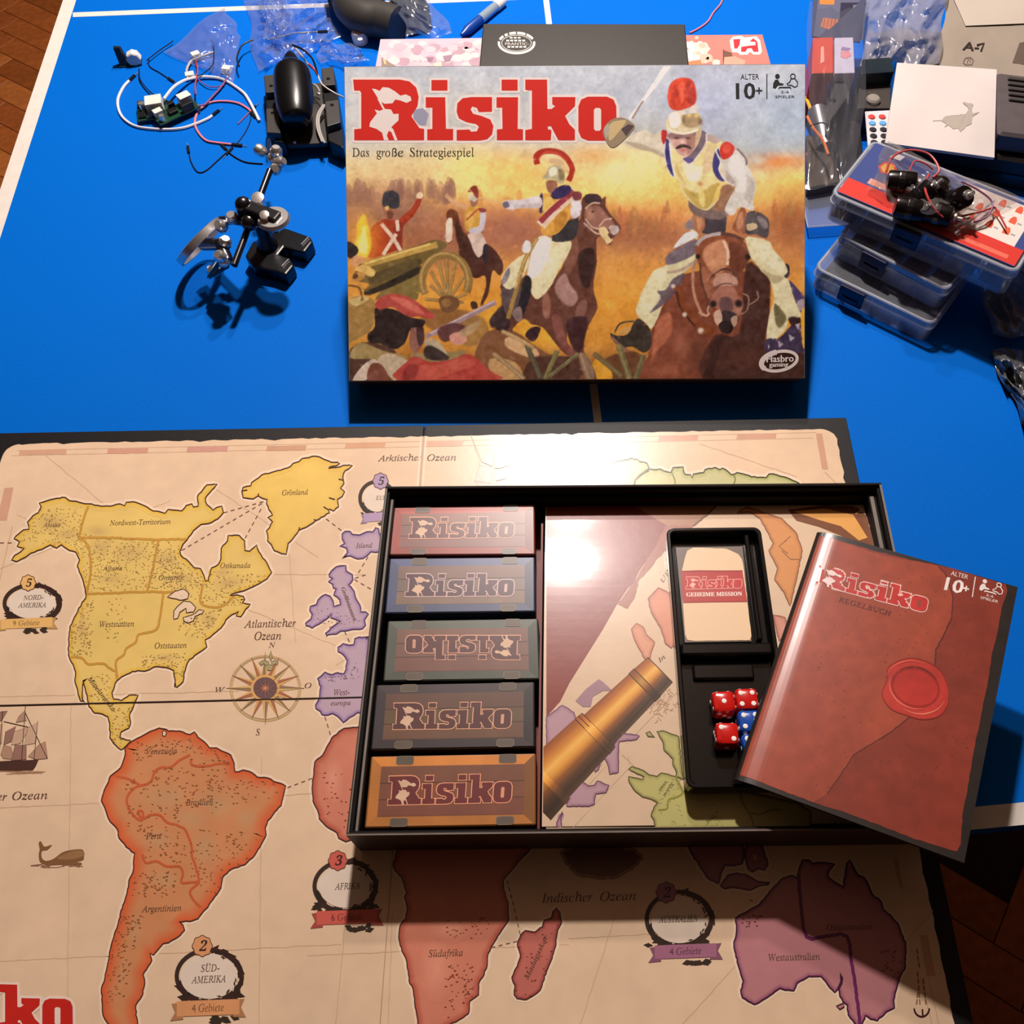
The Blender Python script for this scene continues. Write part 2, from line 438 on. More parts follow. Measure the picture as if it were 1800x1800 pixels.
pr = PBd()
def part_print(name):
    if pr.mb.v:
        o_ = obj(name, pr.mb, m_mapprint, board)
        if name in ('chart_lines', 'margin_line', 'small_print', 'sea_routes'): o_['kind'] = 'stuff'
    pr.mb = MB()
INK = (74, 44, 40)
def edge_inner(pts, w, rim, fill, lay):
    # orientation: shoelace in pixel coordinates
    A = sum(pts[i - 1][0] * pts[i][1] - pts[i][0] * pts[i - 1][1] for i in range(len(pts)))
    pr.ribbon(pts, w, rim, lay, True, fill, 1 if A > 0 else -1)
def land(pts, fill, rim, name, seed=1, w=9, amp=.9, step=5, halo=True, ink=INK, iw=2.0):
    p = rough(pts, amp, step, True, seed)
    if halo: pr.ribbon(p, 11, (238, 212, 184), 1, True)
    pr.poly(p, fill, 2)
    edge_inner(p, w, rim, fill, 3)
    pr.ribbon(p, iw, ink, 7, True)
    return p
def border(pts, col, w=3.2, seed=3, amp=.8): pr.ribbon(rough(cr(pts, False, 3), amp, 4, False, seed), w, col, 5)
def stipple(poly, n, col, size=(2.2, .9), seed=5, lay=6, keep=None):
    r = random.Random(seed); xs = [q[0] for q in poly]; ys = [q[1] for q in poly]; k = 0
    for _ in range(n * 12):
        if k >= n: break
        x, y = r.uniform(min(xs), max(xs)), r.uniform(min(ys), max(ys))
        if inside(x, y, poly) and (keep is None or inside(x, y, keep)):
            s = r.uniform(.6, 1.25); d = tuple(c * r.uniform(.85, 1.15) for c in col)
            pr.mark(x, y, size[0] * s, size[1] * s, d, lay, r.uniform(-.5, .5)); k += 1

K1 = lambda p: T(p, 0, 740, 3.6)
K2 = lambda p: T(p, 380, 740, 4.737)
K3 = lambda p: T(p, 0, 1200, 3.)
K4 = lambda p: T(p, 160, 1240, 3.214)
K5 = lambda p: T(p, 380, 1020, 5.294)
K6 = lambda p: T(p, 540, 1440, 3.6)
K7 = lambda p: T(p, 960, 1440, 3.3333)
K8 = lambda p: T(p, 1260, 1380, 3.3333)
KA = lambda p: T(p, 1040, 740, 3.913)

# faint chart lines, stained tape pieces along the margin
for a, c2 in (((30, 905), (700, 1180)), ((0, 1000), (300, 880)), ((80, 800), (330, 1010)), ((0, 1420), (560, 1395)), ((0, 1690), (600, 1660)), ((125, 1240), (118, 1800)), ((460, 1330), (455, 1800)), ((610, 1590), (590, 1800)), ((690, 1600), (682, 1800)), ((540, 1680), (1000, 1660)),
              ((1085, 1600), (1020, 1800)), ((1300, 1690), (1200, 1800)), ((1000, 1650), (1180, 1640)), ((420, 1010), (640, 1010)), ((520, 1130), (500, 860)), ((590, 1170), (740, 1080)), ((1230, 780), (1400, 838)), ((830, 770), (850, 840)), ((0, 1225), (420, 1215)), ((380, 860), (560, 980)), ((1500, 1760), (1640, 1600))):
    pr.ribbon(rough([a, c2], .8, 12, False, 3), 1.3, (205, 170, 138), 1)
part_print('chart_lines'); TAPE = (205, 158, 132)
def tape_h(x0, x1, y0, h=9.):
    p = [(x0, y0), (x1, y0 - .02 * (x1 - x0)), (x1 - 2, y0 + h - .02 * (x1 - x0)), (x0 - 2, y0 + h)]
    pr.poly(rough(p, .5, 8, True, int(x0)), tuple(c + random.uniform(-6, 6) for c in TAPE), 2); part_print('tape_print')
for x0, x1, y in ((35, 118, 791), (190, 261, 789), (330, 401, 786), (470, 539, 784), (608, 678, 779), (750, 815, 776), (883, 930, 774), (1022, 1090, 771), (1159, 1228, 767), (1296, 1365, 764)): tape_h(x0, x1, y)
part_print('tape_print'); pr.ribbon([(20, 801), (1430, 770)], 1.0, (212, 176, 148), 2); pr.ribbon([(30, 792), (1435, 760)], 1.0, (212, 176, 148), 2)
for p in ([(1434, 762), (1445, 762), (1456, 825), (1445, 825)], [(8, 858), (24, 857), (12, 915), (-6, 915)], K8([(1190, 880), (1235, 880), (1282, 1120), (1230, 1120)]), K8([(1038, 430), (1060, 430), (1092, 600), (1070, 600)])): pr.poly(p, TAPE, 2); part_print('tape_print')
for p in (K8([(1240, 1130), (1300, 1400)]), K8([(1195, 1130), (1260, 1400)]), [(1450, 830), (1470, 850)], [(22, 925), (-10, 1060)]): pr.ribbon(p, 1.1, (196, 156, 122), 2)

part_print('margin_line')
# --- North America
NAf, NAr = (226, 194, 112), (220, 178, 62)
na = K1([(250, 520), (300, 505), (360, 490), (415, 485), (440, 505), (500, 515), (560, 525), (640, 540), (700, 540), (760, 525), (790, 537), (800, 515), (860, 515), (910, 535), (970, 570), (1000, 572), (1045, 585), (1065, 560), (1110, 565), (1150, 570), (1180, 535), (1215, 525), (1225, 545), (1255, 540), (1250, 480), (1285, 435), (1310, 405), (1375, 400), (1340, 440), (1300, 490), (1310, 530), (1350, 565), (1380, 545), (1405, 540), (1415, 580), (1380, 620), (1320, 650), (1275, 655), (1225, 695), (1195, 735), (1160, 780), (1140, 825), (1145, 850), (1195, 890), (1230, 930), (1270, 935), (1290, 975), (1300, 1015), (1320, 1010), (1330, 970), (1340, 930), (1380, 910), (1400, 870), (1400, 810), (1440, 760), (1445, 725), (1515, 725), (1550, 760), (1550, 820), (1580, 825), (1610, 800), (1625, 785), (1640, 830), (1690, 900), (1720, 960), (1690, 1000), (1620, 1040), (1545, 1075), (1500, 1085), (1455, 1105), (1500, 1100), (1540, 1110), (1550, 1130), (1535, 1150), (1585, 1160), (1545, 1210), (1525, 1240), (1495, 1235), (1510, 1205), (1470, 1225), (1430, 1260), (1400, 1310), (1330, 1370), (1300, 1385), (1310, 1430), (1270, 1460), (1200, 1510), (1180, 1550), (1165, 1600), (1160, 1650), (1120, 1685), (1105, 1680), (1110, 1640), (1100, 1580), (1050, 1560), (985, 1555), (930, 1580), (840, 1585), (770, 1620), (730, 1660), (710, 1720), (720, 1760), (770, 1770), (820, 1735), (875, 1735)]) \
    + K3([(722, 85), (700, 140), (685, 165), (690, 210), (680, 240), (640, 260), (635, 292), (665, 302), (690, 305), (670, 330), (655, 345), (640, 355), (625, 345), (600, 320), (580, 290), (580, 230), (570, 180), (540, 165), (500, 160), (470, 125)]) \
    + K1([(555, 1760), (540, 1690), (527, 1640), (522, 1720), (525, 1775), (510, 1772), (492, 1700), (475, 1640), (480, 1590), (470, 1560), (445, 1510), (435, 1480), (435, 1380), (445, 1300), (480, 1230), (520, 1150), (545, 1120), (540, 1060), (520, 990), (490, 920), (505, 880), (480, 830), (440, 820), (390, 785), (360, 805), (320, 785), (290, 800), (240, 820), (180, 850), (110, 890), (75, 880), (95, 850), (130, 830), (155, 805), (110, 795), (125, 765), (90, 745), (120, 715), (150, 690), (185, 685), (175, 640), (210, 600), (245, 580), (262, 545)])
na = land(na, NAf, NAr, 'na', 1)
GB_ = (196, 148, 66)
for q in ([(560, 540), (530, 620), (510, 700), (500, 740)], [(500, 740), (700, 740), (930, 750), (1180, 748)], [(1005, 755), (975, 900), (935, 1070)], [(545, 1095), (700, 1090), (930, 1080), (1035, 1085), (1100, 1080)], [(500, 745), (560, 790), (575, 950), (548, 1090)], [(1035, 1090), (1020, 1200), (990, 1320), (880, 1350), (860, 1400), (800, 1440), (785, 1480), (735, 1520), (740, 1600), (745, 1620)], [(450, 1495), (520, 1500), (560, 1540), (650, 1535), (720, 1580), (740, 1575)], [(1285, 1040), (1270, 1150), (1350, 1180), (1420, 1165), (1480, 1110)], [(735, 1600), (745, 1640)]):
    border(K1(q), GB_, 4.2)
STN = (168, 136, 80)
for q, rx, ry in (((330, 640), 34, 22), ((420, 720), 30, 14), ((640, 800), 40, 20), ((820, 830), 40, 22), ((1060, 880), 30, 20), ((620, 700), 30, 16), ((700, 1000), 30, 14), ((1150, 1000), 26, 14), ((1450, 1020), 44, 18), ((520, 1300), 12, 30), ((1320, 1260), 18, 18), ((1050, 1500), 30, 10), ((1400, 960), 24, 12)): pr.soft(*K1([q])[0], rx, ry, (204, 172, 108), NAf, 2)
stipple(K1([(220, 560), (520, 545), (510, 700), (1250, 790), (1260, 900), (1260, 1060), (560, 1080), (500, 850), (480, 800), (130, 760)]), 700, STN, (1.7, .8), 11, keep=na)
stipple(K1([(960, 760), (1240, 950), (1690, 960), (1540, 1180), (1280, 1150), (960, 1060)]), 300, STN, (1.7, .8), 12, keep=na)
stipple(K1([(450, 1120), (600, 1120), (580, 1500), (440, 1480)]), 130, STN, (2, .9), 13, keep=na)
stipple(K1([(1180, 1250), (1420, 1180), (1300, 1380), (1100, 1340)]), 90, STN, (2, .9), 14, keep=na)
stipple(K1([(900, 1480), (1180, 1470), (1170, 1640), (1110, 1600), (900, 1560)]), 80, STN, (2, .9), 15, keep=na)
stipple(K1([(560, 1600), (700, 1600), (690, 1800), (560, 1780)]) , 40, STN, (2, .9), 16, keep=na)
stipple(K3([(590, 130), (700, 130), (680, 240), (640, 340), (590, 310)]), 60, STN, (1.8, .9), 17, keep=na)
stipple(K1([(670, 1120), (820, 1120), (760, 1420), (670, 1400)]), 30, STN, (2, .9), 18, keep=na)
LAKE = (232, 204, 176)
for q in ([(1060, 1115), (1110, 1078), (1165, 1065), (1195, 1090), (1190, 1125), (1150, 1135), (1100, 1125)], [(1165, 1140), (1205, 1145), (1240, 1180), (1225, 1210), (1180, 1215), (1178, 1185), (1140, 1210), (1125, 1250), (1100, 1255), (1100, 1205), (1135, 1165)], [(1160, 1245), (1215, 1230), (1240, 1215), (1260, 1195), (1292, 1200), (1280, 1220), (1235, 1237), (1225, 1265), (1190, 1280), (1165, 1265)]):
    p = rough(K1(q), .5, 4); pr.poly(p, LAKE, 6); pr.ribbon(p, 1.6, INK, 7, True)
part_print('continent_print')
# --- Greenland
gr = land(K2([(735, 310), (800, 295), (860, 300), (910, 325), (960, 345), (1010, 345), (1030, 355), (1000, 375), (945, 385), (935, 395), (1000, 388), (1060, 370), (1135, 370), (1105, 400), (1075, 415), (1055, 470), (1065, 520), (1035, 560), (1070, 590), (1050, 630), (1010, 655), (1020, 715), (980, 750), (945, 735), (935, 740), (945, 765), (830, 830), (740, 890), (690, 910), (640, 980), (600, 1020), (585, 1110), (545, 1105), (485, 1080), (460, 1030), (430, 1000), (430, 950), (420, 915), (445, 890), (470, 840), (430, 805), (470, 785), (440, 740), (420, 690), (425, 655), (385, 645), (350, 625), (310, 650), (225, 640), (215, 590), (225, 555), (290, 540), (295, 515), (330, 490), (380, 450), (460, 430), (540, 410), (620, 380), (640, 355), (690, 340), (715, 315)]), (230, 194, 104), (224, 182, 74), 'greenland', 2, 7)
for q in ([(215, 585), (260, 575)], [(350, 625), (355, 605)], [(940, 640), (990, 655)], [(895, 715), (935, 740)], [(690, 910), (695, 885)], [(1020, 485), (1060, 495)], [(830, 830), (815, 820)]): pr.ribbon(K2(q), 2, INK, 7)
part_print('continent_print')
# --- Europe
EUf, EUr, EUi = (188, 162, 178), (140, 112, 170), (84, 58, 92)
land(K2([(1050, 940), (1075, 920), (1115, 920), (1135, 945), (1195, 950), (1250, 925), (1305, 925), (1330, 890), (1355, 900), (1370, 960), (1420, 1000), (1420, 1060), (1330, 1095), (1290, 1090), (1260, 1120), (1225, 1145), (1180, 1150), (1120, 1125), (1060, 1130), (1095, 1095), (1085, 1060), (1030, 1045), (1070, 1020), (1050, 985)]), EUf, EUr, 'iceland', 3, 6, ink=EUi)
land(K2([(1000, 1215), (1080, 1205), (1085, 1250), (1135, 1280), (1140, 1320), (1105, 1365), (1150, 1420), (1170, 1490), (1200, 1540), (1205, 1590), (1245, 1590), (1268, 1610), (1235, 1660), (1245, 1700), (1220, 1730), (1160, 1735), (1100, 1745), (1040, 1750), (1000, 1775), (920, 1785), (910, 1770), (960, 1720), (990, 1700), (1035, 1670), (1000, 1655), (955, 1640), (960, 1605), (920, 1650), (860, 1690), (800, 1725), (750, 1705), (745, 1685), (790, 1650), (800, 1610), (780, 1580), (785, 1545), (835, 1530), (850, 1490), (880, 1460), (910, 1445), (950, 1460), (975, 1500), (982, 1545), (1035, 1530), (1030, 1490), (980, 1450), (1000, 1400), (975, 1390), (970, 1360), (935, 1340), (970, 1310), (945, 1300), (940, 1280), (960, 1250)]), EUf, EUr, 'britain', 4, 6, ink=EUi)
land(K5([(1420, 525), (1330, 530), (1290, 545), (1280, 600), (1240, 605), (1180, 590), (1135, 625), (1135, 665), (1190, 700), (1220, 745), (1210, 830), (1190, 870), (1130, 860), (1080, 880), (1040, 870), (1015, 855), (975, 895), (945, 915), (975, 990), (965, 1060), (950, 1120), (925, 1165), (930, 1195), (970, 1220), (985, 1250), (1040, 1255), (1085, 1240), (1130, 1265), (1165, 1300), (1185, 1325), (1240, 1280), (1310, 1235), (1420, 1230)]), EUf, EUr, 'west europe', 5, 7, ink=EUi)
stipple(K5([(1000, 880), (1190, 890), (1300, 760), (1340, 900), (1050, 960)]), 40, (130, 104, 128), (1.6, .8), 21)
stipple(K2([(800, 1560), (950, 1560), (1230, 1660), (1000, 1740), (820, 1680)]), 36, (130, 104, 128), (1.4, .8), 22)
part_print('continent_print')
# --- South America
SAf, SAr = (204, 138, 94), (212, 92, 50)
sa = land(K4([(190, 240), (215, 215), (265, 185), (330, 150), (385, 128), (425, 135), (440, 145), (500, 145), (560, 165), (585, 150), (605, 180), (640, 205), (670, 240), (710, 240), (760, 265), (790, 280), (810, 330), (815, 375), (835, 375), (860, 365), (910, 380), (940, 405), (1000, 410), (1050, 435), (1100, 455), (1085, 520), (1075, 565), (1040, 600), (1000, 650), (985, 690), (990, 730), (965, 780), (955, 800), (915, 860), (870, 900), (810, 918), (780, 935), (745, 970), (735, 1030), (700, 1080), (650, 1150), (605, 1205), (555, 1220), (500, 1220), (520, 1240), (530, 1270), (490, 1310), (440, 1340), (410, 1345), (355, 1410), (335, 1400), (345, 1440), (315, 1490), (295, 1520), (305, 1560), (290, 1640), (255, 1690), (255, 1750), (265, 1800), (270, 1850), (120, 1850), (100, 1800), (70, 1750), (65, 1680), (60, 1600), (80, 1540), (95, 1460), (110, 1380), (130, 1310), (155, 1230), (180, 1130), (205, 1060), (215, 990), (240, 930), (248, 835), (200, 800), (160, 750), (150, 700), (100, 640), (80, 580), (60, 540), (70, 500), (85, 460), (110, 400), (170, 350), (185, 310), (195, 260)]), SAf, SAr, 'sa', 6, 24)
SB = (196, 96, 58)
for q in ([(140, 400), (210, 415), (260, 440), (290, 452), (340, 430), (360, 375), (400, 350), (450, 350), (500, 310), (560, 280)], [(570, 300), (570, 335), (640, 345), (720, 330), (790, 330)], [(290, 450), (240, 470), (205, 520), (210, 570), (250, 630), (290, 650), (265, 600), (292, 600), (300, 640), (330, 620), (390, 620), (430, 660), (520, 690), (550, 740), (570, 800), (570, 850), (590, 900), (610, 990), (600, 1010), (560, 1050), (580, 1100), (620, 1140)], [(290, 840), (310, 890), (370, 880), (430, 910), (500, 910), (520, 950), (510, 1000), (560, 1000), (610, 995)]): border(K4(q), SB, 4.2)
SST = (150, 92, 56)
for q, rx, ry in (((420, 520), 60, 34), ((700, 560), 60, 34), ((380, 760), 34, 24), ((420, 980), 34, 20), ((640, 800), 28, 40), ((880, 640), 30, 26), ((240, 1260), 20, 40), ((170, 1480), 14, 40), ((560, 640), 40, 26)): pr.soft(*K4([q])[0], rx, ry, (194, 148, 106), SAf, 2)
stipple(K4([(120, 430), (560, 300), (780, 360), (560, 690), (420, 640), (220, 640)]), 130, SST, (2.6, 1.1), 31, keep=sa)
stipple(K4([(640, 420), (1050, 430), (1060, 540), (760, 560), (560, 700), (720, 760)]), 60, SST, (2.6, 1.1), 32, keep=sa)
stipple(K4([(200, 660), (520, 700), (560, 900), (300, 860)]), 60, SST, (2.6, 1.1), 33, keep=sa)
stipple(K4([(240, 940), (480, 930), (470, 1080), (230, 1080)]), 60, SST, (2.6, 1.1), 34, keep=sa)
stipple(K4([(140, 1180), (300, 1190), (220, 1500), (180, 1700), (80, 1680), (110, 1400)]), 110, SST, (2.6, 1.1), 35, keep=sa)
stipple(K4([(560, 760), (700, 760), (960, 660), (920, 830), (690, 1090), (560, 1000)]), 90, SST, (2.4, 1.0), 36, keep=sa)
stipple(K4([(220, 190), (560, 190), (800, 300), (780, 350), (560, 260), (230, 320)]), 90, SST, (2.4, 1.0), 37, keep=sa)
p = rough(K4([(405, 150), (415, 140), (428, 155), (420, 175), (405, 172)]), .3, 3); pr.poly(p, LAKE, 6); pr.ribbon(p, 1.6, INK, 7, True)
part_print('continent_print')
# --- Africa, Madagascar
AFf, AFr = (206, 128, 104), (176, 78, 62)
af = land(K4([(1540, 115), (1500, 125), (1430, 130), (1360, 185), (1330, 240), (1310, 280), (1265, 320), (1260, 380), (1250, 460), (1255, 540), (1280, 590), (1290, 640), (1340, 690), (1390, 720), (1400, 750), (1440, 770), (1475, 758), (1560, 740)]) + [(690, 1478)]
          + K6([(570, 200), (545, 290), (560, 330), (600, 370), (620, 440), (630, 470), (615, 490), (635, 570), (625, 630), (590, 670), (580, 740), (600, 830), (625, 880), (640, 960), (645, 1020), (670, 1070), (680, 1150), (695, 1240), (700, 1296), (720, 1340), (840, 1340), (900, 1300), (960, 1270), (1020, 1230), (1030, 1150), (1085, 1110), (1085, 1040), (1110, 1000), (1140, 920), (1145, 850), (1165, 805), (1220, 720), (1275, 640), (1270, 520), (1245, 450), (1240, 390), (1280, 340), (1340, 265), (1420, 180)]) + [(945, 1470), (900, 1300), (700, 1260)], AFf, AFr, 'africa', 7, 12)
for q, rx, ry in (((820, 950), 34, 60), ((900, 700), 40, 24)): pr.soft(*K6([q])[0], rx, ry, (222, 150, 124), AFf, 2)
pr.soft(*K4([(1370, 420)])[0], 20, 44, (220, 150, 126), AFf, 2)
stipple(K6([(840, 640), (1180, 620), (1100, 760), (850, 740)]), 30, (140, 66, 52), (2.4, 1.2), 41, keep=af)
stipple(K6([(870, 930), (1080, 900), (1040, 1150), (860, 1280)]), 60, (140, 66, 52), (2.4, 1.2), 42, keep=af)
stipple(K4([(1290, 380), (1500, 380), (1500, 700), (1340, 680)]), 30, (140, 66, 52), (2.4, 1.2), 43, keep=af)
mg = land(K6([(1580, 560), (1600, 590), (1610, 650), (1585, 700), (1575, 790), (1550, 880), (1515, 960), (1475, 1080), (1440, 1110), (1390, 1140), (1330, 1135), (1310, 1110), (1315, 1050), (1295, 1000), (1330, 930), (1350, 860), (1330, 790), (1350, 735), (1380, 705), (1440, 715), (1490, 680), (1500, 640), (1545, 625), (1555, 585)]), (190, 108, 96), (150, 60, 60), 'madagascar', 8, 7)
stipple(mg, 26, (120, 52, 52), (2, 1.2), 44, keep=mg)
part_print('continent_print')
# --- Australia and the islands north of it
AUf, AUr, AUi = (184, 124, 128), (140, 74, 108), (70, 30, 58)
au = land(K8([(110, 780), (130, 765), (180, 740), (250, 700), (300, 640), (330, 600), (390, 545), (440, 530), (470, 545), (480, 500), (500, 440), (540, 440), (560, 460), (620, 455), (690, 465), (660, 500), (650, 535), (690, 570), (740, 600), (750, 540), (760, 460), (780, 440), (800, 480), (830, 530), (860, 540), (890, 590), (910, 640), (960, 680), (975, 730), (1020, 765), (1060, 810), (1080, 870), (1105, 920), (1105, 1020), (1100, 1080), (1070, 1130), (1050, 1200), (1035, 1260), (1040, 1305), (990, 1330), (940, 1380), (900, 1370), (870, 1350), (850, 1410), (820, 1410), (770, 1345), (765, 1290), (740, 1270), (720, 1235), (715, 1190), (690, 1215), (650, 1170), (610, 1120), (540, 1120), (470, 1160), (450, 1205), (400, 1200), (370, 1190), (300, 1240), (220, 1285), (150, 1245), (140, 1200), (155, 1150), (130, 1070), (105, 970), (100, 920), (115, 860)]), AUf, AUr, 'australia', 9, 8, ink=AUi, iw=2.6)
pr.poly(K8([(720, 1095), (740, 1130), (735, 1165), (712, 1205), (705, 1190), (722, 1150)]), AUi, 7)
border(K8([(480, 520), (492, 700), (525, 890), (640, 885), (760, 885), (790, 1050), (815, 1200), (838, 1400)]), (108, 42, 92), 6)
stipple(K8([(140, 770), (270, 760), (230, 840), (150, 830)]), 22, (120, 70, 66), (2.4, 1.2), 45)
stipple(K8([(960, 960), (1090, 960), (1060, 1150), (960, 1120)]), 30, (120, 70, 66), (2.4, 1.2), 46)
p = K8([(700, 1295), (740, 1278), (745, 1300), (720, 1314)]); pr.poly(p, AUf, 3); pr.ribbon(p, 2.4, AUi, 7, True)
for q in ([(810, 120), (850, 200), (900, 280), (950, 350), (1010, 380), (1025, 320), (1050, 270), (1100, 275), (1150, 260), (1160, 190), (1140, 120)], [(1020, 390), (1060, 330), (1120, 315), (1180, 330), (1240, 365), (1310, 370), (1300, 385), (1240, 395), (1200, 415), (1150, 410), (1100, 400), (1050, 410)], [(1165, 170), (1200, 140), (1260, 150), (1280, 200), (1300, 270), (1280, 300), (1240, 290), (1210, 310), (1180, 290), (1165, 230)]):
    land(K7(q), (168, 110, 118), AUr, 'isles', 10, 6, ink=AUi)
pr.poly(K7([(1210, 210), (1230, 205), (1235, 235), (1215, 245)]), (206, 172, 140), 8)
p = rough(K7([(90, 200), (130, 170), (240, 150), (400, 150), (520, 180), (560, 230), (500, 290), (400, 340), (300, 345), (180, 320), (120, 260)]), 1.5, 6, True, 3); pr.poly(p, (120, 84, 68), 3); pr.ribbon(p, 6, (160, 122, 96), 4, True)
part_print('continent_print')
# --- Asia along the top
ASf, ASr, ASi = (196, 192, 136), (150, 156, 72), (62, 58, 34)
land(KA([(20, 360), (60, 330), (110, 300), (180, 275), (250, 265), (270, 255), (320, 265), (330, 280), (380, 290), (395, 320), (350, 360), (300, 405), (290, 470), (-60, 470), (-20, 400)]), (198, 194, 150), ASr, 'north land', 11, 7, ink=ASi)
land(KA([(300, 405), (350, 365), (390, 345), (395, 330), (430, 335), (470, 330), (500, 345), (545, 355), (560, 320), (630, 318), (640, 365), (680, 370), (690, 390), (700, 365), (770, 355), (780, 335), (850, 320), (880, 335), (900, 325), (940, 350), (960, 370), (1000, 355), (1060, 370), (1100, 385), (1200, 390), (1220, 365), (1270, 370), (1340, 390), (1425, 428), (1440, 480), (280, 480)]), ASf, ASr, 'asia', 12, 7, ink=ASi)
for q in ([(550, 355), (570, 400), (575, 440)], [(975, 372), (988, 400), (975, 440)]): border(KA(q), (124, 128, 52), 2.4)
for q in ([(1385, 315), (1395, 330), (1440, 305)], [(1430, 300), (1470, 270), (1495, 265), (1495, 280), (1460, 300), (1435, 305)]): pr.ribbon(T(q, 700, 730, 4.5), 1.4, (150, 128, 116), 4)
part_print('continent_print')
# --- dashed sea routes
DS = (110, 78, 66)
for q in (K1([(1415, 582), (1670, 510)]), K1([(1150, 820), (1670, 515)]), K1([(1550, 745), (1670, 525)]), K2([(915, 815), (1050, 918)]), K2([(1265, 1130), (1170, 1290), (1155, 1310)]), K2([(1155, 1310), (1300, 1265)]), K2([(1150, 1320), (1305, 1410)]), K5([(1195, 475), (1245, 585)]), K5([(1012, 1270), (1075, 1475)]), K4([(1110, 465), (1255, 410)]), K6([(1165, 812), (1340, 770)]), K6([(1265, 385), (1310, 560), (1350, 740)]), K1([(0, 772), (100, 772)]), K7([(1190, 470), (1240, 500)])): pr.dashes(q, 1.7, DS)

part_print('sea_routes')
# --- place names
TX = (100, 72, 56)
def tk(K, t, a, c2, h, **k): p = K([a, c2]); pr.text(t, p[0], p[1], h, k.pop('col', TX), **k); part_print('place_name')
def tx2(*a): pr.text(*a); part_print('place_name')
tk(K1, 'Alaska', (272, 672), (385, 668), 7); tk(K1, 'Nordwest-Territorium', (695, 662), (1080, 652), 9); tk(K1, 'Alberta', (650, 948), (775, 945), 8); tk(K1, 'Ontario', (1005, 1008), (1152, 1004), 9)
tk(K1, 'Ostkanada', (1395, 932), (1585, 929), 9); tk(K1, 'Weststaaten', (632, 1305), (850, 1300), 10); tk(K1, 'Oststaaten', (980, 1440), (1182, 1436), 10); tk(K1, 'Mittelamerika', (552, 1632), (712, 1840), 9)
tk(K5, 'Atlantischer', (258, 442), (745, 430), 13); tk(K5, 'Ozean', (358, 556), (606, 550), 14); tk(K5, 'N', (490, 628), (556, 624), 9); tk(K5, 'W', (-8, 1040), (88, 1036), 8); tk(K5, 'O', (824, 1003), (888, 1003), 9); tk(K5, 'S', (370, 1442), (412, 1440), 11)
tk(K2, 'Grönland', (550, 620), (766, 612), 9); tk(K2, 'Island', (1165, 1058), (1300, 1054), 8); tk(K2, 'Großbritannien', (1040, 1392), (1142, 1668), 7); tk(K5, 'West-', (1098, 1072), (1242, 1066), 10); tk(K5, 'europa', (1068, 1165), (1252, 1160), 8)
tx2('Arktischer', (664, 811), (742, 809), 10.5, TX); tx2('Ozean', (751, 810), (802, 809), 11, TX)
tk(K4, 'Venezuela', (315, 276), (486, 270), 10); tk(K4, 'Brasilien', (535, 566), (690, 561), 11); tk(K4, 'Peru', (310, 756), (397, 752), 11); tk(K4, 'Argentinien', (285, 1168), (512, 1160), 11)
tx2('er', (-5, 1407), (13, 1407), 14, TX); tx2('Ozean', (22, 1406), (84, 1404), 14, TX)
tk(K6, 'Südafrika', (768, 872), (986, 864), 12); tk(K6, 'Madagaskar', (1398, 1018), (1525, 742), 9)
tx2('Indischer', (952, 1587), (1042, 1584), 16, TX); tx2('Ozean', (1055, 1584), (1118, 1582), 16, TX)
tk(K8, 'Westaustralien', (308, 1030), (606, 1022), 12, shear=-.2); tk(K8, 'Ostaustralien', (646, 852), (916, 846), 11, shear=-.2)

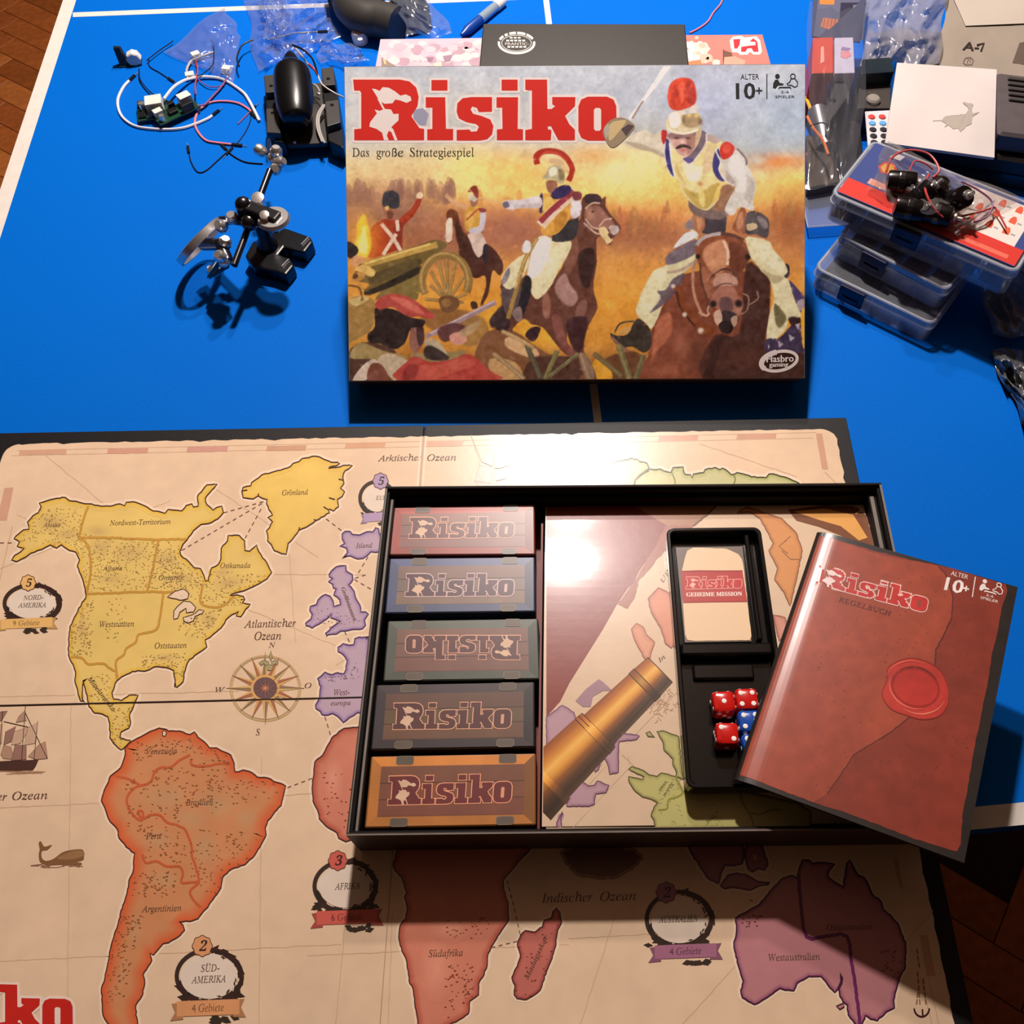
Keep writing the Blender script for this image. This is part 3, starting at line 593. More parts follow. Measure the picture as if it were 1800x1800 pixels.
# --- continent medallions: laurel wreath, number badge, ribbon
def medallion(c, rx, ry, badge, br, num, bcol, rib, rcol, rtxt, lines, th):
    cx, cy = c; r = random.Random(int(cx))
    ring = [(cx + (rx + 4) * math.cos(a) * 1.04, cy + (ry + 4) * math.sin(a) * 1.05) for a in np.linspace(0, 2 * math.pi, 40, endpoint=False)]
    pr.ribbon(ring, 5 + rx * .05, (62, 48, 42), 3, True)
    for k in range(34):                                       # leaves
        a = math.radians(-80 + 250 * k / 34); rr = 1.06 + r.uniform(-.05, .10); s = r.uniform(.8, 1.4) * rx * .19
        x, y = cx + rx * rr * math.cos(a), cy + (ry + 2) * rr * math.sin(a); d = a + r.uniform(.5, 2.2)
        pr.mark(x, y, s, s * .42, (54 + r.uniform(-8, 14), 42, 36), 4, d)
    for sx in (-1, 1):
        for k in range(7): pr.mark(cx + sx * rx * r.uniform(.6, 1.12), cy + ry * r.uniform(.8, 1.12), rx * .17, rx * .08, (56, 44, 36), 4, r.uniform(-.6, .6))
    el = [(cx + rx * .98 * math.cos(a) * (1 + r.uniform(-.02, .02)), cy + ry * math.sin(a)) for a in np.linspace(0, 2 * math.pi, 36, endpoint=False)]
    pr.poly(el, (226, 208, 190), 5)
    for k in range(10):
        a = math.radians(r.uniform(-60, 70)); pr.mark(cx + rx * .93 * math.cos(a), cy + ry * .95 * math.sin(a), rx * .1, rx * .03, (66, 52, 44), 6, a + r.uniform(1, 2.5))
    pts = [(badge[0] + br * (1 + .06 * math.cos(8 * a)) * math.cos(a), badge[1] + br * (1 + .06 * math.cos(8 * a)) * math.sin(a) * 1.05) for a in np.linspace(0, 2 * math.pi, 48, endpoint=False)]
    pr.poly(pts, bcol, 7); pr.ribbon(pts, 1.4, (96, 62, 50), 8, True)
    pr.text(num, (badge[0] - br * .34, badge[1] + br * .52), (badge[0] + br * .36, badge[1] + br * .5), br * 1.05, (58, 38, 40), 9, 'b', shear=.25)
    x0, x1, y0, y1 = rib; w = x1 - x0; hh = y1 - y0
    pr.poly([(x0, y0 + hh * .25), (x0 + w * .16, y0 + hh * .1), (x0 + w * .16, y1 + hh * .25), (x0 - w * .02, y1 + hh * .35), (x0 + w * .05, y0 + hh * .8)], tuple(k * .82 for k in bcol), 6)
    pr.poly([(x1, y0 - hh * .1), (x1 - w * .16, y0), (x1 - w * .16, y1 + hh * .1), (x1 + w * .02, y1 + hh * .1), (x1 - w * .05, y0 + hh * .45)], tuple(k * .82 for k in bcol), 6)
    for k in range(8): pr.mark(x0 + w * r.uniform(.5, .9), y1 + hh * r.uniform(.05, .45), w * .07, hh * .2, (60, 48, 40), 5, r.uniform(-.5, .5))
    pr.poly([(x0 + w * .07, y0 + 2), (x0 + w * .93, y0 - 2), (x0 + w * .93, y1 - 2), (x0 + w * .07, y1 + 2)], bcol, 7)
    if rtxt: pr.text(rtxt, (x0 + w * .28, y1 - hh * .22), (x0 + w * .72, y1 - hh * .30), hh * .5, tuple(k * .55 for k in bcol), 9)
    for t, a, c2 in lines: pr.text(t, a, c2, th, (90, 70, 58), 9)
    part_print('medallion')
medallion((57, 1061), 43, 27, (50, 1025), 13, '5', (226, 180, 110), (-6, 100, 1087, 1104), (0, 0, 0), '9 Gebiete', (('NORD-', *K1([(150, 1135), (277, 1130)])), ('AMERIKA', *K1([(115, 1182), (292, 1179)]))), 8)
medallion((663, 876), 25, 24, (669, 846), 13, '5', (178, 152, 182), (635, 700, 901, 916), 0, None, (('EUROPA', (661, 879), (696, 878)),), 7)
medallion((368, 1716), 51, 40, (356, 1663), 17, '2', (216, 152, 104), (302, 430, 1758, 1785), 0, '4 Gebiete', (('SÜD-', *K4([(622, 1505), (727, 1500)])), ('AMERIKA', *K4([(568, 1570), (762, 1562)]))), 12)
medallion((607, 1558), 48, 38, (594, 1513), 16, '3', (204, 96, 84), (548, 672, 1600, 1624), 0, '6 Gebiete', (('AFRIKA', *K6([(175, 446), (332, 440)])),), 11)
medallion((1194, 1616), 51, 42, (1171, 1569), 17, '2', (162, 106, 130), (1142, 1268, 1660, 1684), 0, '4 Gebiete', (('AUSTRALIEN', *K7([(660, 606), (892, 600)])),), 11)

# --- compass rose
ccx, ccy, R1, R2 = 466.5, 1210, 63.5, 60
def cp(r, a): return (ccx + r * R1 * math.cos(a), ccy + r * R2 * math.sin(a) * .98 - (0 if True else 0))
pr.ribbon([cp(.97, a) for a in np.linspace(0, 2 * math.pi, 60, endpoint=False)], 3.4, (196, 166, 118), 3, True)
pr.ribbon([cp(.92, a) for a in np.linspace(0, 2 * math.pi, 60, endpoint=False)], 1.0, (170, 140, 100), 3, True)
for k in range(16):
    a = -math.pi / 2 + k * math.pi / 8; L = 1.08 if k % 4 == 0 else (.98 if k % 2 == 0 else .99)
    w = .13; c1, c2 = ((176, 112, 84), (214, 164, 104)) if k % 2 else ((150, 120, 92), (204, 172, 116))
    for sgn, cc in ((-1, c1), (1, c2)): pr.poly([cp(.30, a), cp(.42, a + sgn * w * 1.6), cp(L, a)], cc, 4 + (k % 2 == 0))
    pr.ribbon([cp(.3, a), cp(L, a)], .8, (120, 84, 60), 6)
pr.poly([cp(.40, a) for a in np.linspace(0, 2 * math.pi, 30, endpoint=False)], (214, 168, 98), 6)
pr.poly([cp(.33, a) for a in np.linspace(0, 2 * math.pi, 30, endpoint=False)], (112, 84, 84), 7)
for k in range(20): a = k * math.pi / 10; pr.poly([cp(.06, a - .1), cp(.32, a), cp(.06, a + .1)], (150, 112, 100) if k % 2 else (86, 64, 70), 8)
for k in range(8): a = k * math.pi / 4; pr.poly([cp(.02, a - 1.5), cp(.15, a), cp(.02, a + 1.5)], (212, 130, 92), 9)
for q in ([(510, 655), (525, 710), (510, 760), (495, 710)], [(400, 770), (440, 745), (490, 760), (500, 790), (460, 790), (440, 775), (420, 795)], [(580, 765), (545, 745), (520, 760), (510, 790), (540, 790), (555, 775), (570, 790)], [(470, 790), (530, 790), (520, 840), (480, 840)]): pr.poly(K5(q), (168, 156, 116), 7); pr.ribbon(K5(q), 1, (110, 100, 74), 8, True)

part_print('compass_rose')
# --- sailing ships and a whale
def ship(K, hull, sails, masts, hc, scs):
    pr.poly(K(hull), hc, 4)
    for i, q in enumerate(sails): pr.poly(K(q), scs[i % len(scs)], 5); pr.ribbon(K(q), .9, tuple(c * .75 for c in scs[i % len(scs)]), 6, True)
    for q in masts: pr.ribbon(K(q), 1.2, tuple(c * .8 for c in hc), 6)
ship(K3, [(-60, 420), (40, 412), (130, 410), (205, 405), (190, 440), (175, 462), (60, 466), (-60, 460)],
     [[(20, 330), (60, 340), (75, 405), (20, 400), (5, 380)], [(-40, 160), (40, 150), (10, 200), (-40, 210)], [(75, 260), (135, 240), (150, 250), (110, 320), (60, 330)], [(130, 150), (140, 200), (85, 210), (100, 180)], [(30, 260), (85, 230), (60, 310), (20, 330)], [(145, 240), (200, 210), (185, 320), (130, 330)], [(205, 330), (240, 310), (252, 400), (195, 405), (150, 390)], [(80, 330), (140, 330), (140, 405), (60, 410)], [(-40, 230), (15, 220), (10, 320), (-40, 340)]],
     [[(135, 120), (115, 410)], [(15, 150), (-5, 410)], [(200, 205), (180, 410)], [(130, 150), (250, 400)], [(20, 205), (150, 235)]], (78, 52, 44), ((176, 138, 116), (150, 112, 98), (200, 166, 140)))
part_print('ship_drawing')
for k in range(14): pr.ribbon(K3([(random.uniform(-40, 160), 478 + random.uniform(-12, 10)), (random.uniform(160, 240), 472 + random.uniform(-8, 8))]), .9, (170, 130, 100), 3)
pr.poly(K3(cr([(205, 845), (218, 838), (235, 865), (275, 855), (250, 882), (222, 888), (222, 925), (245, 940), (285, 928), (330, 895), (380, 882), (435, 880), (443, 905), (440, 935), (400, 945), (430, 950), (420, 962), (330, 960), (250, 962), (212, 945), (205, 905), (210, 880)], True, 3)), (132, 92, 62), 4)
pr.poly(K3(cr([(300, 925), (380, 890), (438, 888), (440, 915), (360, 935)], True, 3)), (156, 116, 78), 5)
for k in range(12): x = 150 + random.uniform(0, 240); pr.ribbon(K3([(x, 962 + random.uniform(-8, 14)), (x + random.uniform(30, 80), 962 + random.uniform(-6, 14))]), 1.2, (150, 110, 84), 3)
part_print('whale_drawing')
KS = lambda p: T(p, 700, 730, 4.5)
ship(KS, [(600, 520), (760, 545), (900, 540), (880, 580), (640, 570)], [[(640, 400), (745, 410), (735, 540), (605, 520)], [(705, 285), (755, 345), (745, 405), (665, 370)], [(765, 290), (870, 400), (800, 420), (765, 420)], [(770, 430), (840, 430), (850, 500), (775, 520)], [(870, 330), (905, 360), (885, 400)]], [[(765, 270), (755, 545)], [(575, 160), (660, 370)], [(885, 320), (870, 540)]], (206, 180, 162), ((212, 186, 170), (222, 198, 182)))
part_print('ship_drawing')
# --- small print and the conformity mark by the right margin
for q in ([(1170, 1285), (1180, 1190)], [(1190, 1285), (1175, 1080)], [(1225, 1285), (1205, 1100)], [(1172, 960), (1190, 1090)]): pr.dashes(K8(q), 2.4, (140, 104, 74), 9, 3, 3)
a = np.linspace(math.radians(5), math.radians(175), 14)
pr.ribbon([(1620 + 13.5 * math.cos(t), 1771 + 16 * math.sin(t)) for t in a], 3, (70, 34, 34), 6); pr.ribbon([(1621, 1774), (1622, 1787)], 3, (70, 34, 34), 7)
part_print('small_print')
# ------------------------------------------------------------------ the slab-serif title, drawn once and used on lid, boxes, card, booklet and board
LOGO = dict(
    R=[(122, 420), (370, 420), (420, 430), (455, 462), (468, 510), (462, 560), (435, 602), (430, 615), (455, 650), (472, 676), (497, 680), (497, 740), (128, 740), (128, 682), (165, 678), (165, 490), (158, 478), (128, 478)],
    i1=[(505, 513), (608, 513), (612, 680), (650, 680), (650, 740), (513, 740), (513, 682), (540, 680), (540, 568), (505, 568)], d1=[(535, 422), (620, 422), (620, 478), (535, 478)],
    s=[(745, 512), (855, 512), (855, 590), (785, 592), (775, 570), (750, 562), (742, 578), (755, 600), (800, 612), (845, 630), (862, 665), (855, 710), (830, 735), (790, 742), (668, 742), (668, 685), (735, 683), (745, 695), (775, 692), (785, 668), (770, 655), (720, 645), (680, 625), (668, 590), (672, 545), (700, 518)],
    i2=[(878, 513), (992, 513), (990, 680), (1018, 682), (1018, 740), (880, 740), (880, 683), (910, 680), (908, 568), (878, 568)], d2=[(905, 420), (990, 420), (990, 478), (905, 478)],
    k=[(1030, 420), (1145, 420), (1147, 575), (1168, 575), (1188, 560), (1172, 550), (1172, 512), (1295, 512), (1292, 560), (1240, 612), (1262, 655), (1292, 685), (1292, 740), (1205, 740), (1165, 665), (1148, 668), (1150, 682), (1168, 686), (1165, 740), (1030, 740), (1030, 686), (1065, 680), (1065, 478), (1030, 474)],
    o=[(1360, 510), (1460, 510), (1495, 525), (1510, 560), (1512, 690), (1495, 725), (1460, 742), (1360, 742), (1325, 727), (1310, 690), (1310, 560), (1325, 525)])
LOGO_O = [(1400, 570), (1422, 570), (1430, 580), (1430, 680), (1422, 690), (1400, 690), (1392, 680), (1392, 580)]
LOGO_FLAG = [(222, 468), (240, 470), (262, 480), (278, 460), (310, 463), (340, 480), (372, 505), (400, 498), (425, 510), (430, 530), (405, 543), (370, 530), (345, 525), (330, 545), (290, 548), (262, 535), (245, 505)]
LOGO_RIDER = [(235, 578), (262, 585), (290, 575), (322, 578), (335, 602), (362, 600), (362, 635), (340, 655), (325, 670), (330, 700), (310, 690), (300, 715), (310, 740), (285, 740), (275, 700), (245, 680), (208, 668), (212, 645), (235, 615), (248, 598)]
def affine(bl_, br_, tl_):
    """logo coordinates -> pixels from where (128,742), (1512,742) and (128,420) fall"""
    bl_, br_, tl_ = (np.array(q, float) for q in (bl_, br_, tl_))
    return lambda p: [tuple(bl_ + (br_ - bl_) * ((x - 128) / 1384) + (tl_ - bl_) * ((742 - y) / 322)) for x, y in p]
def logo(pr, f, fill, edge, ew, lay, sil=None, only=None, back=None):
    for k, q in LOGO.items():
        if only and k not in only: continue
        p = f(q); pr.ribbon(p, ew, edge, lay, True)
        for x in p: pr.poly([(x[0] + ew / 2 * math.cos(t), x[1] + ew / 2 * math.sin(t)) for t in np.linspace(0, 2 * math.pi, 8, endpoint=False)], edge, lay)
        pr.poly(p, fill, lay + 1)
    if not only or 'o' in only: pr.poly(f(LOGO_O), back or edge, lay + 2)
    if not only or 'R' in only:
        for q in (LOGO_FLAG, LOGO_RIDER): pr.poly(f(q), sil or edge, lay + 2)
        pr.ribbon(f([(255, 520), (292, 590)]), ew * .35, sil or edge, lay + 2); pr.ribbon(f([(325, 680), (350, 742)]), ew * .5, sil or edge, lay + 2)
# the tail of the same title, large, at the board's left lower edge
fk = lambda p: [((x - 1512) * .8 / 3 + 128.5, 1200 + (1600 + (y - 420) * .76 + (1512 - x) * -.02) / 3) for x, y in p]
logo(pr, fk, (196, 42, 34), (234, 214, 200), 9, 5)
part_print('title_print')
# thin dark line in the cross fold, highlights painted as pale strips in the far half of the upright fold, a faint crease in the near half
e = .0008; m_crease = M('paper_crease', (186, 150, 116), .4, var=.1)
for x0, x1 in ((-BW + .012, -BW / 2 - .0006), (-BW / 2 + .0006, -.012)): b = MB(); b.box(FB, x0, x1, -BH / 2 - .00035, -BH / 2 + .00035, BZ + .0001, BZ + e); obj('fold_line', b, m_fold, board)
b = MB(); b.box(FB, -BW / 2 - .0003, -BW / 2 + .0003, -BH + .012, -BH / 2 - .002, BZ + .0001, BZ + .0004); obj('fold_crease', b, m_crease, board)
for x in (-.0026, .0016): b = MB(); b.box(FB, -BW / 2 + x, -BW / 2 + x + .0012, -BH / 2 + .004, -.0128, BZ + .0001, BZ + e); obj('fold_highlight', b, m_foldw, board)
b = MB(); b.box(FB, -BW / 2 - .0009, -BW / 2 + .0009, -BH / 2 + .004, -.0128, BZ + .0001, BZ + .0006); obj('fold_crease', b, m_crease, board)

# ------------------------------------------------------------------ painter for the lid's battle picture
class Paint:
    def __init__(s, x0, y0, w, h): s.x0, s.y0 = x0, y0; s.a = np.zeros((h, w, 3)); s.Y, s.X = np.mgrid[0:h, 0:w]; s.X = s.X + x0 + .5; s.Y = s.Y + y0 + .5
    def mask(s, pts):
        p = np.array(pts, float); x0, y0 = np.floor(p.min(0)) - 2; x1, y1 = np.ceil(p.max(0)) + 2; H, Wd = s.a.shape[:2]
        i0, i1 = int(max(0, x0 - s.x0)), int(min(Wd, x1 - s.x0)); j0, j1 = int(max(0, y0 - s.y0)), int(min(H, y1 - s.y0))
        if i1 <= i0 or j1 <= j0: return None
        S = 2; xs = s.x0 + i0 + (np.arange((i1 - i0) * S) + .5) / S; m = np.zeros(((j1 - j0) * S, (i1 - i0) * S), np.float32)
        q = np.roll(p, 1, 0)
        for r in range(m.shape[0]):
            y = s.y0 + j0 + (r + .5) / S; c = (p[:, 1] > y) != (q[:, 1] > y)
            if c.any():
                xc = np.sort((q[c, 0] - p[c, 0]) * (y - p[c, 1]) / (q[c, 1] - p[c, 1]) + p[c, 0]); m[r] = np.searchsorted(xc, xs) % 2
        m = m.reshape(j1 - j0, S, i1 - i0, S).mean((1, 3)); return m, i0, i1, j0, j1
    def poly(s, pts, col, al=1., sm=3, soft=0, jit=9):
        p = cr(pts, True, sm) if sm else pts
        r = s.mask(p)
        if r is None: return
        m, i0, i1, j0, j1 = r
        for _ in range(soft):
            g = np.pad(m, 1, mode='edge'); m = (g[:-2, 1:-1] + g[2:, 1:-1] + g[1:-1, :-2] + g[1:-1, 2:] + 2 * m) / 6
        n = fbm(j1 - j0, i1 - i0, 9)[..., None] * jit
        m = (m * al)[..., None]; s.a[j0:j1, i0:i1] = s.a[j0:j1, i0:i1] * (1 - m) + (np.array(col) + n) * m
    def blob(s, x, y, rx, ry, col, al=1., p=2.):
        d = ((s.X - x) / rx) ** 2 + ((s.Y - y) / ry) ** 2; m = (np.exp(-d ** (p / 2)) * al)[..., None]; s.a = s.a * (1 - m) + np.array(col) * m
    def stroke(s, pts, w, col, al=1., taper=0., jit=8):
        p = [np.array(q, float) for q in cr(pts, False, 5)]; n = len(p); a, b = [], []
        for i in range(n):
            d = p[min(i + 1, n - 1)] - p[max(i - 1, 0)]; d /= np.hypot(*d) + 1e-9; ww = w * (1 - taper * i / n) / 2; a.append(p[i] + ww * np.array((-d[1], d[0]))); b.append(p[i] - ww * np.array((-d[1], d[0])))
        s.poly([tuple(q) for q in a + b[::-1]], col, al, 0, 0, jit)
def fbm(h, w, cell):
    o = np.zeros((h, w)); amp = 1.
    for c in (cell, cell / 2.2):
        gh, gw = int(h / c) + 3, int(w / c) + 3; g = RNG.normal(0, .55, (gh, gw)); y = np.arange(h) / c; x = np.arange(w) / c
        yi, xi = y.astype(int), x.astype(int); fy, fx = (y - yi)[:, None], (x - xi)[None, :]
        fy = fy * fy * (3 - 2 * fy); fx = fx * fx * (3 - 2 * fx)
        o += amp * ((g[yi][:, xi] * (1 - fx) + g[yi][:, xi + 1] * fx) * (1 - fy) + (g[yi + 1][:, xi] * (1 - fx) + g[yi + 1][:, xi + 1] * fx) * fy); amp *= .6
    return o
P = Paint(596, 104, 830, 580)
# sky, smoke, glow, ground
st = [(104, (184, 184, 190)), (180, (182, 184, 194)), (235, (188, 184, 180)), (275, (220, 196, 152)), (310, (240, 202, 130)), (345, (240, 186, 100)), (375, (214, 142, 80)), (415, (182, 116, 76)), (460, (208, 140, 72)), (530, (220, 148, 58)), (600, (206, 138, 56)), (640, (150, 96, 50)), (690, (84, 50, 34))]
ys = np.array([q[0] for q in st]); cs = np.array([q[1] for q in st], float)
for c in range(3): P.a[..., c] = np.interp(P.Y, ys, cs[:, c])
for x, y, rx, ry, col, al in ((640, 200, 60, 70, (196, 190, 186), .7), (820, 190, 150, 40, (196, 186, 168), .6), (1250, 190, 60, 90, (172, 174, 200), .7), (1390, 220, 90, 70, (166, 178, 196), .9), (1330, 250, 60, 40, (176, 182, 190), .8),
                              (700, 310, 110, 22, (222, 190, 140), .8), (690, 375, 110, 40, (150, 104, 88), .9), (650, 350, 70, 30, (166, 120, 96), .7), (830, 300, 50, 38, (252, 218, 136), .9), (905, 300, 60, 30, (244, 180, 92), .7), (940, 345, 60, 25, (255, 214, 120), .7), (1110, 295, 70, 40, (250, 224, 156), .95), (1040, 275, 40, 18, (222, 160, 96), .7), (1190, 320, 60, 30, (250, 200, 110), .7),
                              (1370, 285, 50, 14, (226, 130, 72), .9), (1330, 282, 18, 7, (214, 206, 190), .8), (1400, 320, 50, 24, (252, 206, 108), .9), (1400, 400, 40, 60, (176, 108, 64), .9), (1120, 420, 90, 28, (168, 104, 72), .85), (1080, 470, 50, 30, (206, 142, 74), .7), (900, 400, 60, 40, (176, 112, 86), .85), (820, 420, 60, 40, (172, 110, 86), .7), (760, 440, 60, 30, (150, 96, 74), .7), (1100, 540, 60, 60, (224, 152, 62), .8), (1110, 610, 40, 30, (196, 130, 60), .7), (880, 560, 60, 40, (222, 156, 52), .8), (960, 580, 40, 30, (232, 170, 52), .7), (640, 560, 60, 40, (196, 150, 84), .6)):
    P.blob(x, y, rx, ry, col, al)
P.a += fbm(580, 830, 34)[..., None] * np.array((9, 9, 8)) + fbm(580, 830, 9)[..., None] * 4
P.blob(1090, 405, 60, 22, (150, 92, 66), .7); P.blob(1390, 395, 34, 24, (150, 88, 56), .6); P.blob(905, 405, 40, 26, (158, 98, 78), .6)
for k in range(90):                                            # distant ranks in the haze
    x = RNG.uniform(985, 1420); y = 372 + RNG.uniform(-14, 26); h = RNG.uniform(10, 26)
    if 1175 < x < 1360: continue
    P.poly([(x - 4, y + h), (x - 3, y), (x - 1, y - 9), (x + 2, y - 9), (x + 4, y), (x + 6, y + h)], (178 + RNG.uniform(-20, 14), 112 + RNG.uniform(-14, 12), 70), .5, 2)
for k in range(40):
    x = RNG.uniform(610, 800); y = 322 + RNG.uniform(-6, 16); P.poly([(x - 6, y + 26), (x - 4, y), (x, y - 6), (x + 5, y), (x + 7, y + 26)], (146, 102, 86), .45, 2)
for x, y in ((843, 352), (913, 352)): P.poly([(x - 5, y + 26), (x - 4, y + 2), (x - 6, y - 10), (x, y - 20), (x + 5, y - 8), (x + 6, y + 26)], (206, 140, 76), .7, 2)

A = lambda p: T(p, 600, 240, 4.09)
B = lambda p: T(p, 860, 240, 4.091)
C = lambda p: T(p, 1040, 110, 4.615)
D = lambda p: T(p, 1040, 360, 4.615)
def pa(K, pts, col, **k): P.poly(K(pts), col, **k)
def sa_(K, pts, w, col, sc=4.1, **k): P.stroke(K(pts), w / sc, col, **k)
# -- soldier with tall fur hat, raised arm
pa(A, [(205, 700), (220, 650), (270, 610), (330, 590), (400, 600), (450, 560), (500, 520), (545, 450), (575, 440), (570, 480), (520, 570), (450, 640), (440, 720), (440, 830), (400, 820), (280, 860), (200, 870), (180, 800)], (158, 58, 36))
pa(A, [(230, 660), (300, 620), (330, 700), (300, 840), (210, 850)], (176, 66, 38), al=.7, soft=3); pa(A, [(380, 640), (440, 620), (430, 820), (390, 800)], (120, 44, 34), al=.7, soft=3)
pa(A, [(540, 440), (545, 410), (570, 398), (588, 420), (575, 445)], (226, 192, 156))
pa(A, [(300, 500), (330, 510), (390, 520), (385, 570), (360, 600), (330, 595), (310, 560)], (152, 98, 74)); pa(A, [(330, 540), (372, 540), (366, 590), (336, 588)], (96, 52, 40), al=.8)
pa(A, [(295, 440), (310, 400), (360, 388), (405, 405), (420, 450), (415, 500), (390, 520), (320, 510), (295, 490)], (60, 55, 60)); pa(A, [(312, 505), (340, 500), (340, 528), (318, 526)], (214, 168, 96))
for q in ([(285, 625), (380, 740), (430, 830)], [(400, 600), (408, 680)], [(395, 700), (350, 770), (300, 850)]): sa_(A, q, 26, (222, 190, 168))
# -- fire
P.blob(638, 420, 26, 42, (246, 176, 60), .7); pa(A, [(100, 850), (95, 780), (115, 700), (110, 640), (145, 570), (170, 560), (185, 620), (205, 700), (215, 760), (205, 830), (180, 870), (150, 870)], (248, 190, 64), soft=3)
pa(A, [(130, 830), (125, 760), (150, 680), (165, 640), (180, 700), (190, 780), (175, 840)], (255, 232, 130), soft=3)
pa(A, [(40, 755), (110, 790), (122, 830), (80, 872), (42, 860)], (50, 42, 42)); pa(A, [(60, 900), (110, 850), (180, 890), (120, 960), (90, 940)], (206, 150, 110), al=.8)
# -- small rider
pa(A, [(850, 760), (920, 720), (1060, 780), (1130, 850), (1165, 930), (1140, 1000), (1090, 960), (1070, 1060), (1050, 1150), (1000, 1220), (1010, 1170), (1040, 1080), (1030, 1000), (960, 1020), (900, 960), (850, 860)], (76, 44, 36))
pa(A, [(760, 540), (790, 520), (835, 545), (850, 600), (880, 680), (930, 740), (900, 820), (850, 790), (830, 700), (800, 640), (790, 760), (760, 765), (750, 720), (765, 640), (755, 580)], (108, 58, 36)); pa(A, [(830, 600), (870, 680), (930, 760), (900, 850), (850, 800), (820, 700)], (70, 42, 34), soft=2)
pa(A, [(758, 600), (795, 590), (800, 660), (790, 750), (755, 755), (750, 710)], (222, 194, 172))
sa_(A, [(905, 512), (820, 480), (750, 420)], 28, (206, 156, 116)); sa_(A, [(960, 430), (1060, 458), (1165, 485)], 9, (214, 172, 118))
pa(A, [(910, 700), (1000, 690), (1040, 760), (1045, 800), (990, 870), (950, 820), (930, 760)], (210, 182, 168)); pa(A, [(1020, 790), (1050, 780), (1050, 900), (1020, 900)], (52, 42, 48))
pa(A, [(890, 540), (910, 510), (980, 500), (1040, 530), (1020, 620), (1000, 660), (900, 680), (885, 620)], (202, 148, 66)); pa(A, [(900, 560), (940, 540), (950, 620), (910, 660)], (226, 180, 96), al=.7, soft=2)
pa(A, [(1000, 540), (1040, 540), (1030, 640), (1000, 690), (920, 690), (930, 660), (990, 640)], (200, 186, 192)); pa(A, [(985, 515), (1035, 520), (1040, 540), (1000, 545)], (140, 62, 60)); sa_(A, [(900, 600), (985, 520)], 14, (176, 90, 66))
pa(A, [(925, 450), (975, 440), (975, 490), (940, 505)], (150, 98, 80)); pa(A, [(915, 440), (925, 410), (950, 425), (980, 440), (960, 470), (935, 460)], (196, 186, 168)); pa(A, [(910, 400), (930, 365), (970, 355), (988, 400), (982, 445), (958, 430), (945, 400)], (136, 62, 48))
# -- gun and carriage
pa(A, [(320, 1080), (560, 960), (620, 980), (560, 1130), (520, 1180), (330, 1140), (240, 1180)], (128, 106, 60)); pa(A, [(45, 1200), (120, 1150), (240, 1180), (230, 1350), (180, 1420), (60, 1480), (45, 1480)], (156, 118, 66)); pa(A, [(50, 1180), (140, 1150), (200, 1165), (110, 1220)], (206, 180, 120), al=.8)
pa(A, [(75, 1020), (100, 970), (130, 920), (200, 890), (400, 830), (560, 780), (650, 745), (700, 745), (760, 770), (750, 800), (700, 830), (600, 900), (560, 930), (400, 1020), (250, 1090), (180, 1130), (160, 1110), (200, 1060), (110, 1040)], (112, 90, 50))
sa_(A, [(150, 930), (400, 858), (690, 775)], 46, (192, 152, 74), soft=0) if False else P.stroke(A([(150, 930), (400, 858), (690, 775)]), 11, (188, 150, 76), .9)
P.stroke(A([(170, 915), (400, 842), (640, 772)]), 4, (224, 190, 110), .8)
pa(A, [(165, 1120), (300, 1060), (560, 930), (560, 985), (350, 1085), (200, 1140)], (50, 42, 34), soft=1); pa(A, [(210, 1000), (380, 930), (560, 870), (560, 930), (380, 1010), (220, 1060)], (84, 68, 42), al=.8, soft=3)
pa(A, [(100, 960), (140, 925), (200, 935), (245, 970), (220, 1010), (150, 980)], (216, 172, 100)); pa(A, [(75, 1020), (95, 985), (140, 975), (175, 990), (150, 1030), (100, 1045)], (186, 134, 74)); pa(A, [(80, 1000), (110, 985), (120, 1010), (90, 1025)], (96, 62, 38)); sa_(A, [(50, 1070), (130, 1090), (150, 1180)], 16, (120, 84, 48))
wc = np.array(A([(748, 1040)])[0]); wr = (41, 46)
ring = [(wc[0] + wr[0] * math.cos(t), wc[1] + wr[1] * math.sin(t)) for t in np.linspace(math.radians(150), math.radians(385), 26)]
P.stroke(ring, 14, (140, 108, 60)); P.stroke([(x - 2, y - 3) for x, y in ring], 4, (186, 150, 92), .8)
hub = A([(768, 1185)])[0]
for q in ((640, 970), (700, 900), (760, 880), (820, 905), (880, 1010), (905, 1130), (640, 1070), (600, 1170), (880, 1190)): P.stroke([hub, A([q])[0]], 6, (146, 110, 62)); P.stroke([hub, (A([q])[0][0] - 1, A([q])[0][1] - 1)], 1.6, (196, 156, 96), .7)
pa(A, [(700, 1170), (760, 1140), (830, 1160), (850, 1210), (800, 1260), (730, 1260)], (112, 76, 48)); pa(A, [(720, 1180), (770, 1165), (790, 1200), (750, 1230)], (160, 116, 70), al=.7)
pa(A, [(560, 1240), (700, 1240), (900, 1250), (1000, 1330), (900, 1400), (700, 1400), (600, 1350)], (112, 76, 52), al=.7, soft=6); pa(A, [(860, 1300), (1000, 1290), (1060, 1380), (1020, 1480), (880, 1500)], (150, 110, 66), al=.8, soft=4); pa(A, [(930, 1190), (970, 1190), (980, 1230), (940, 1240)], (70, 46, 38))
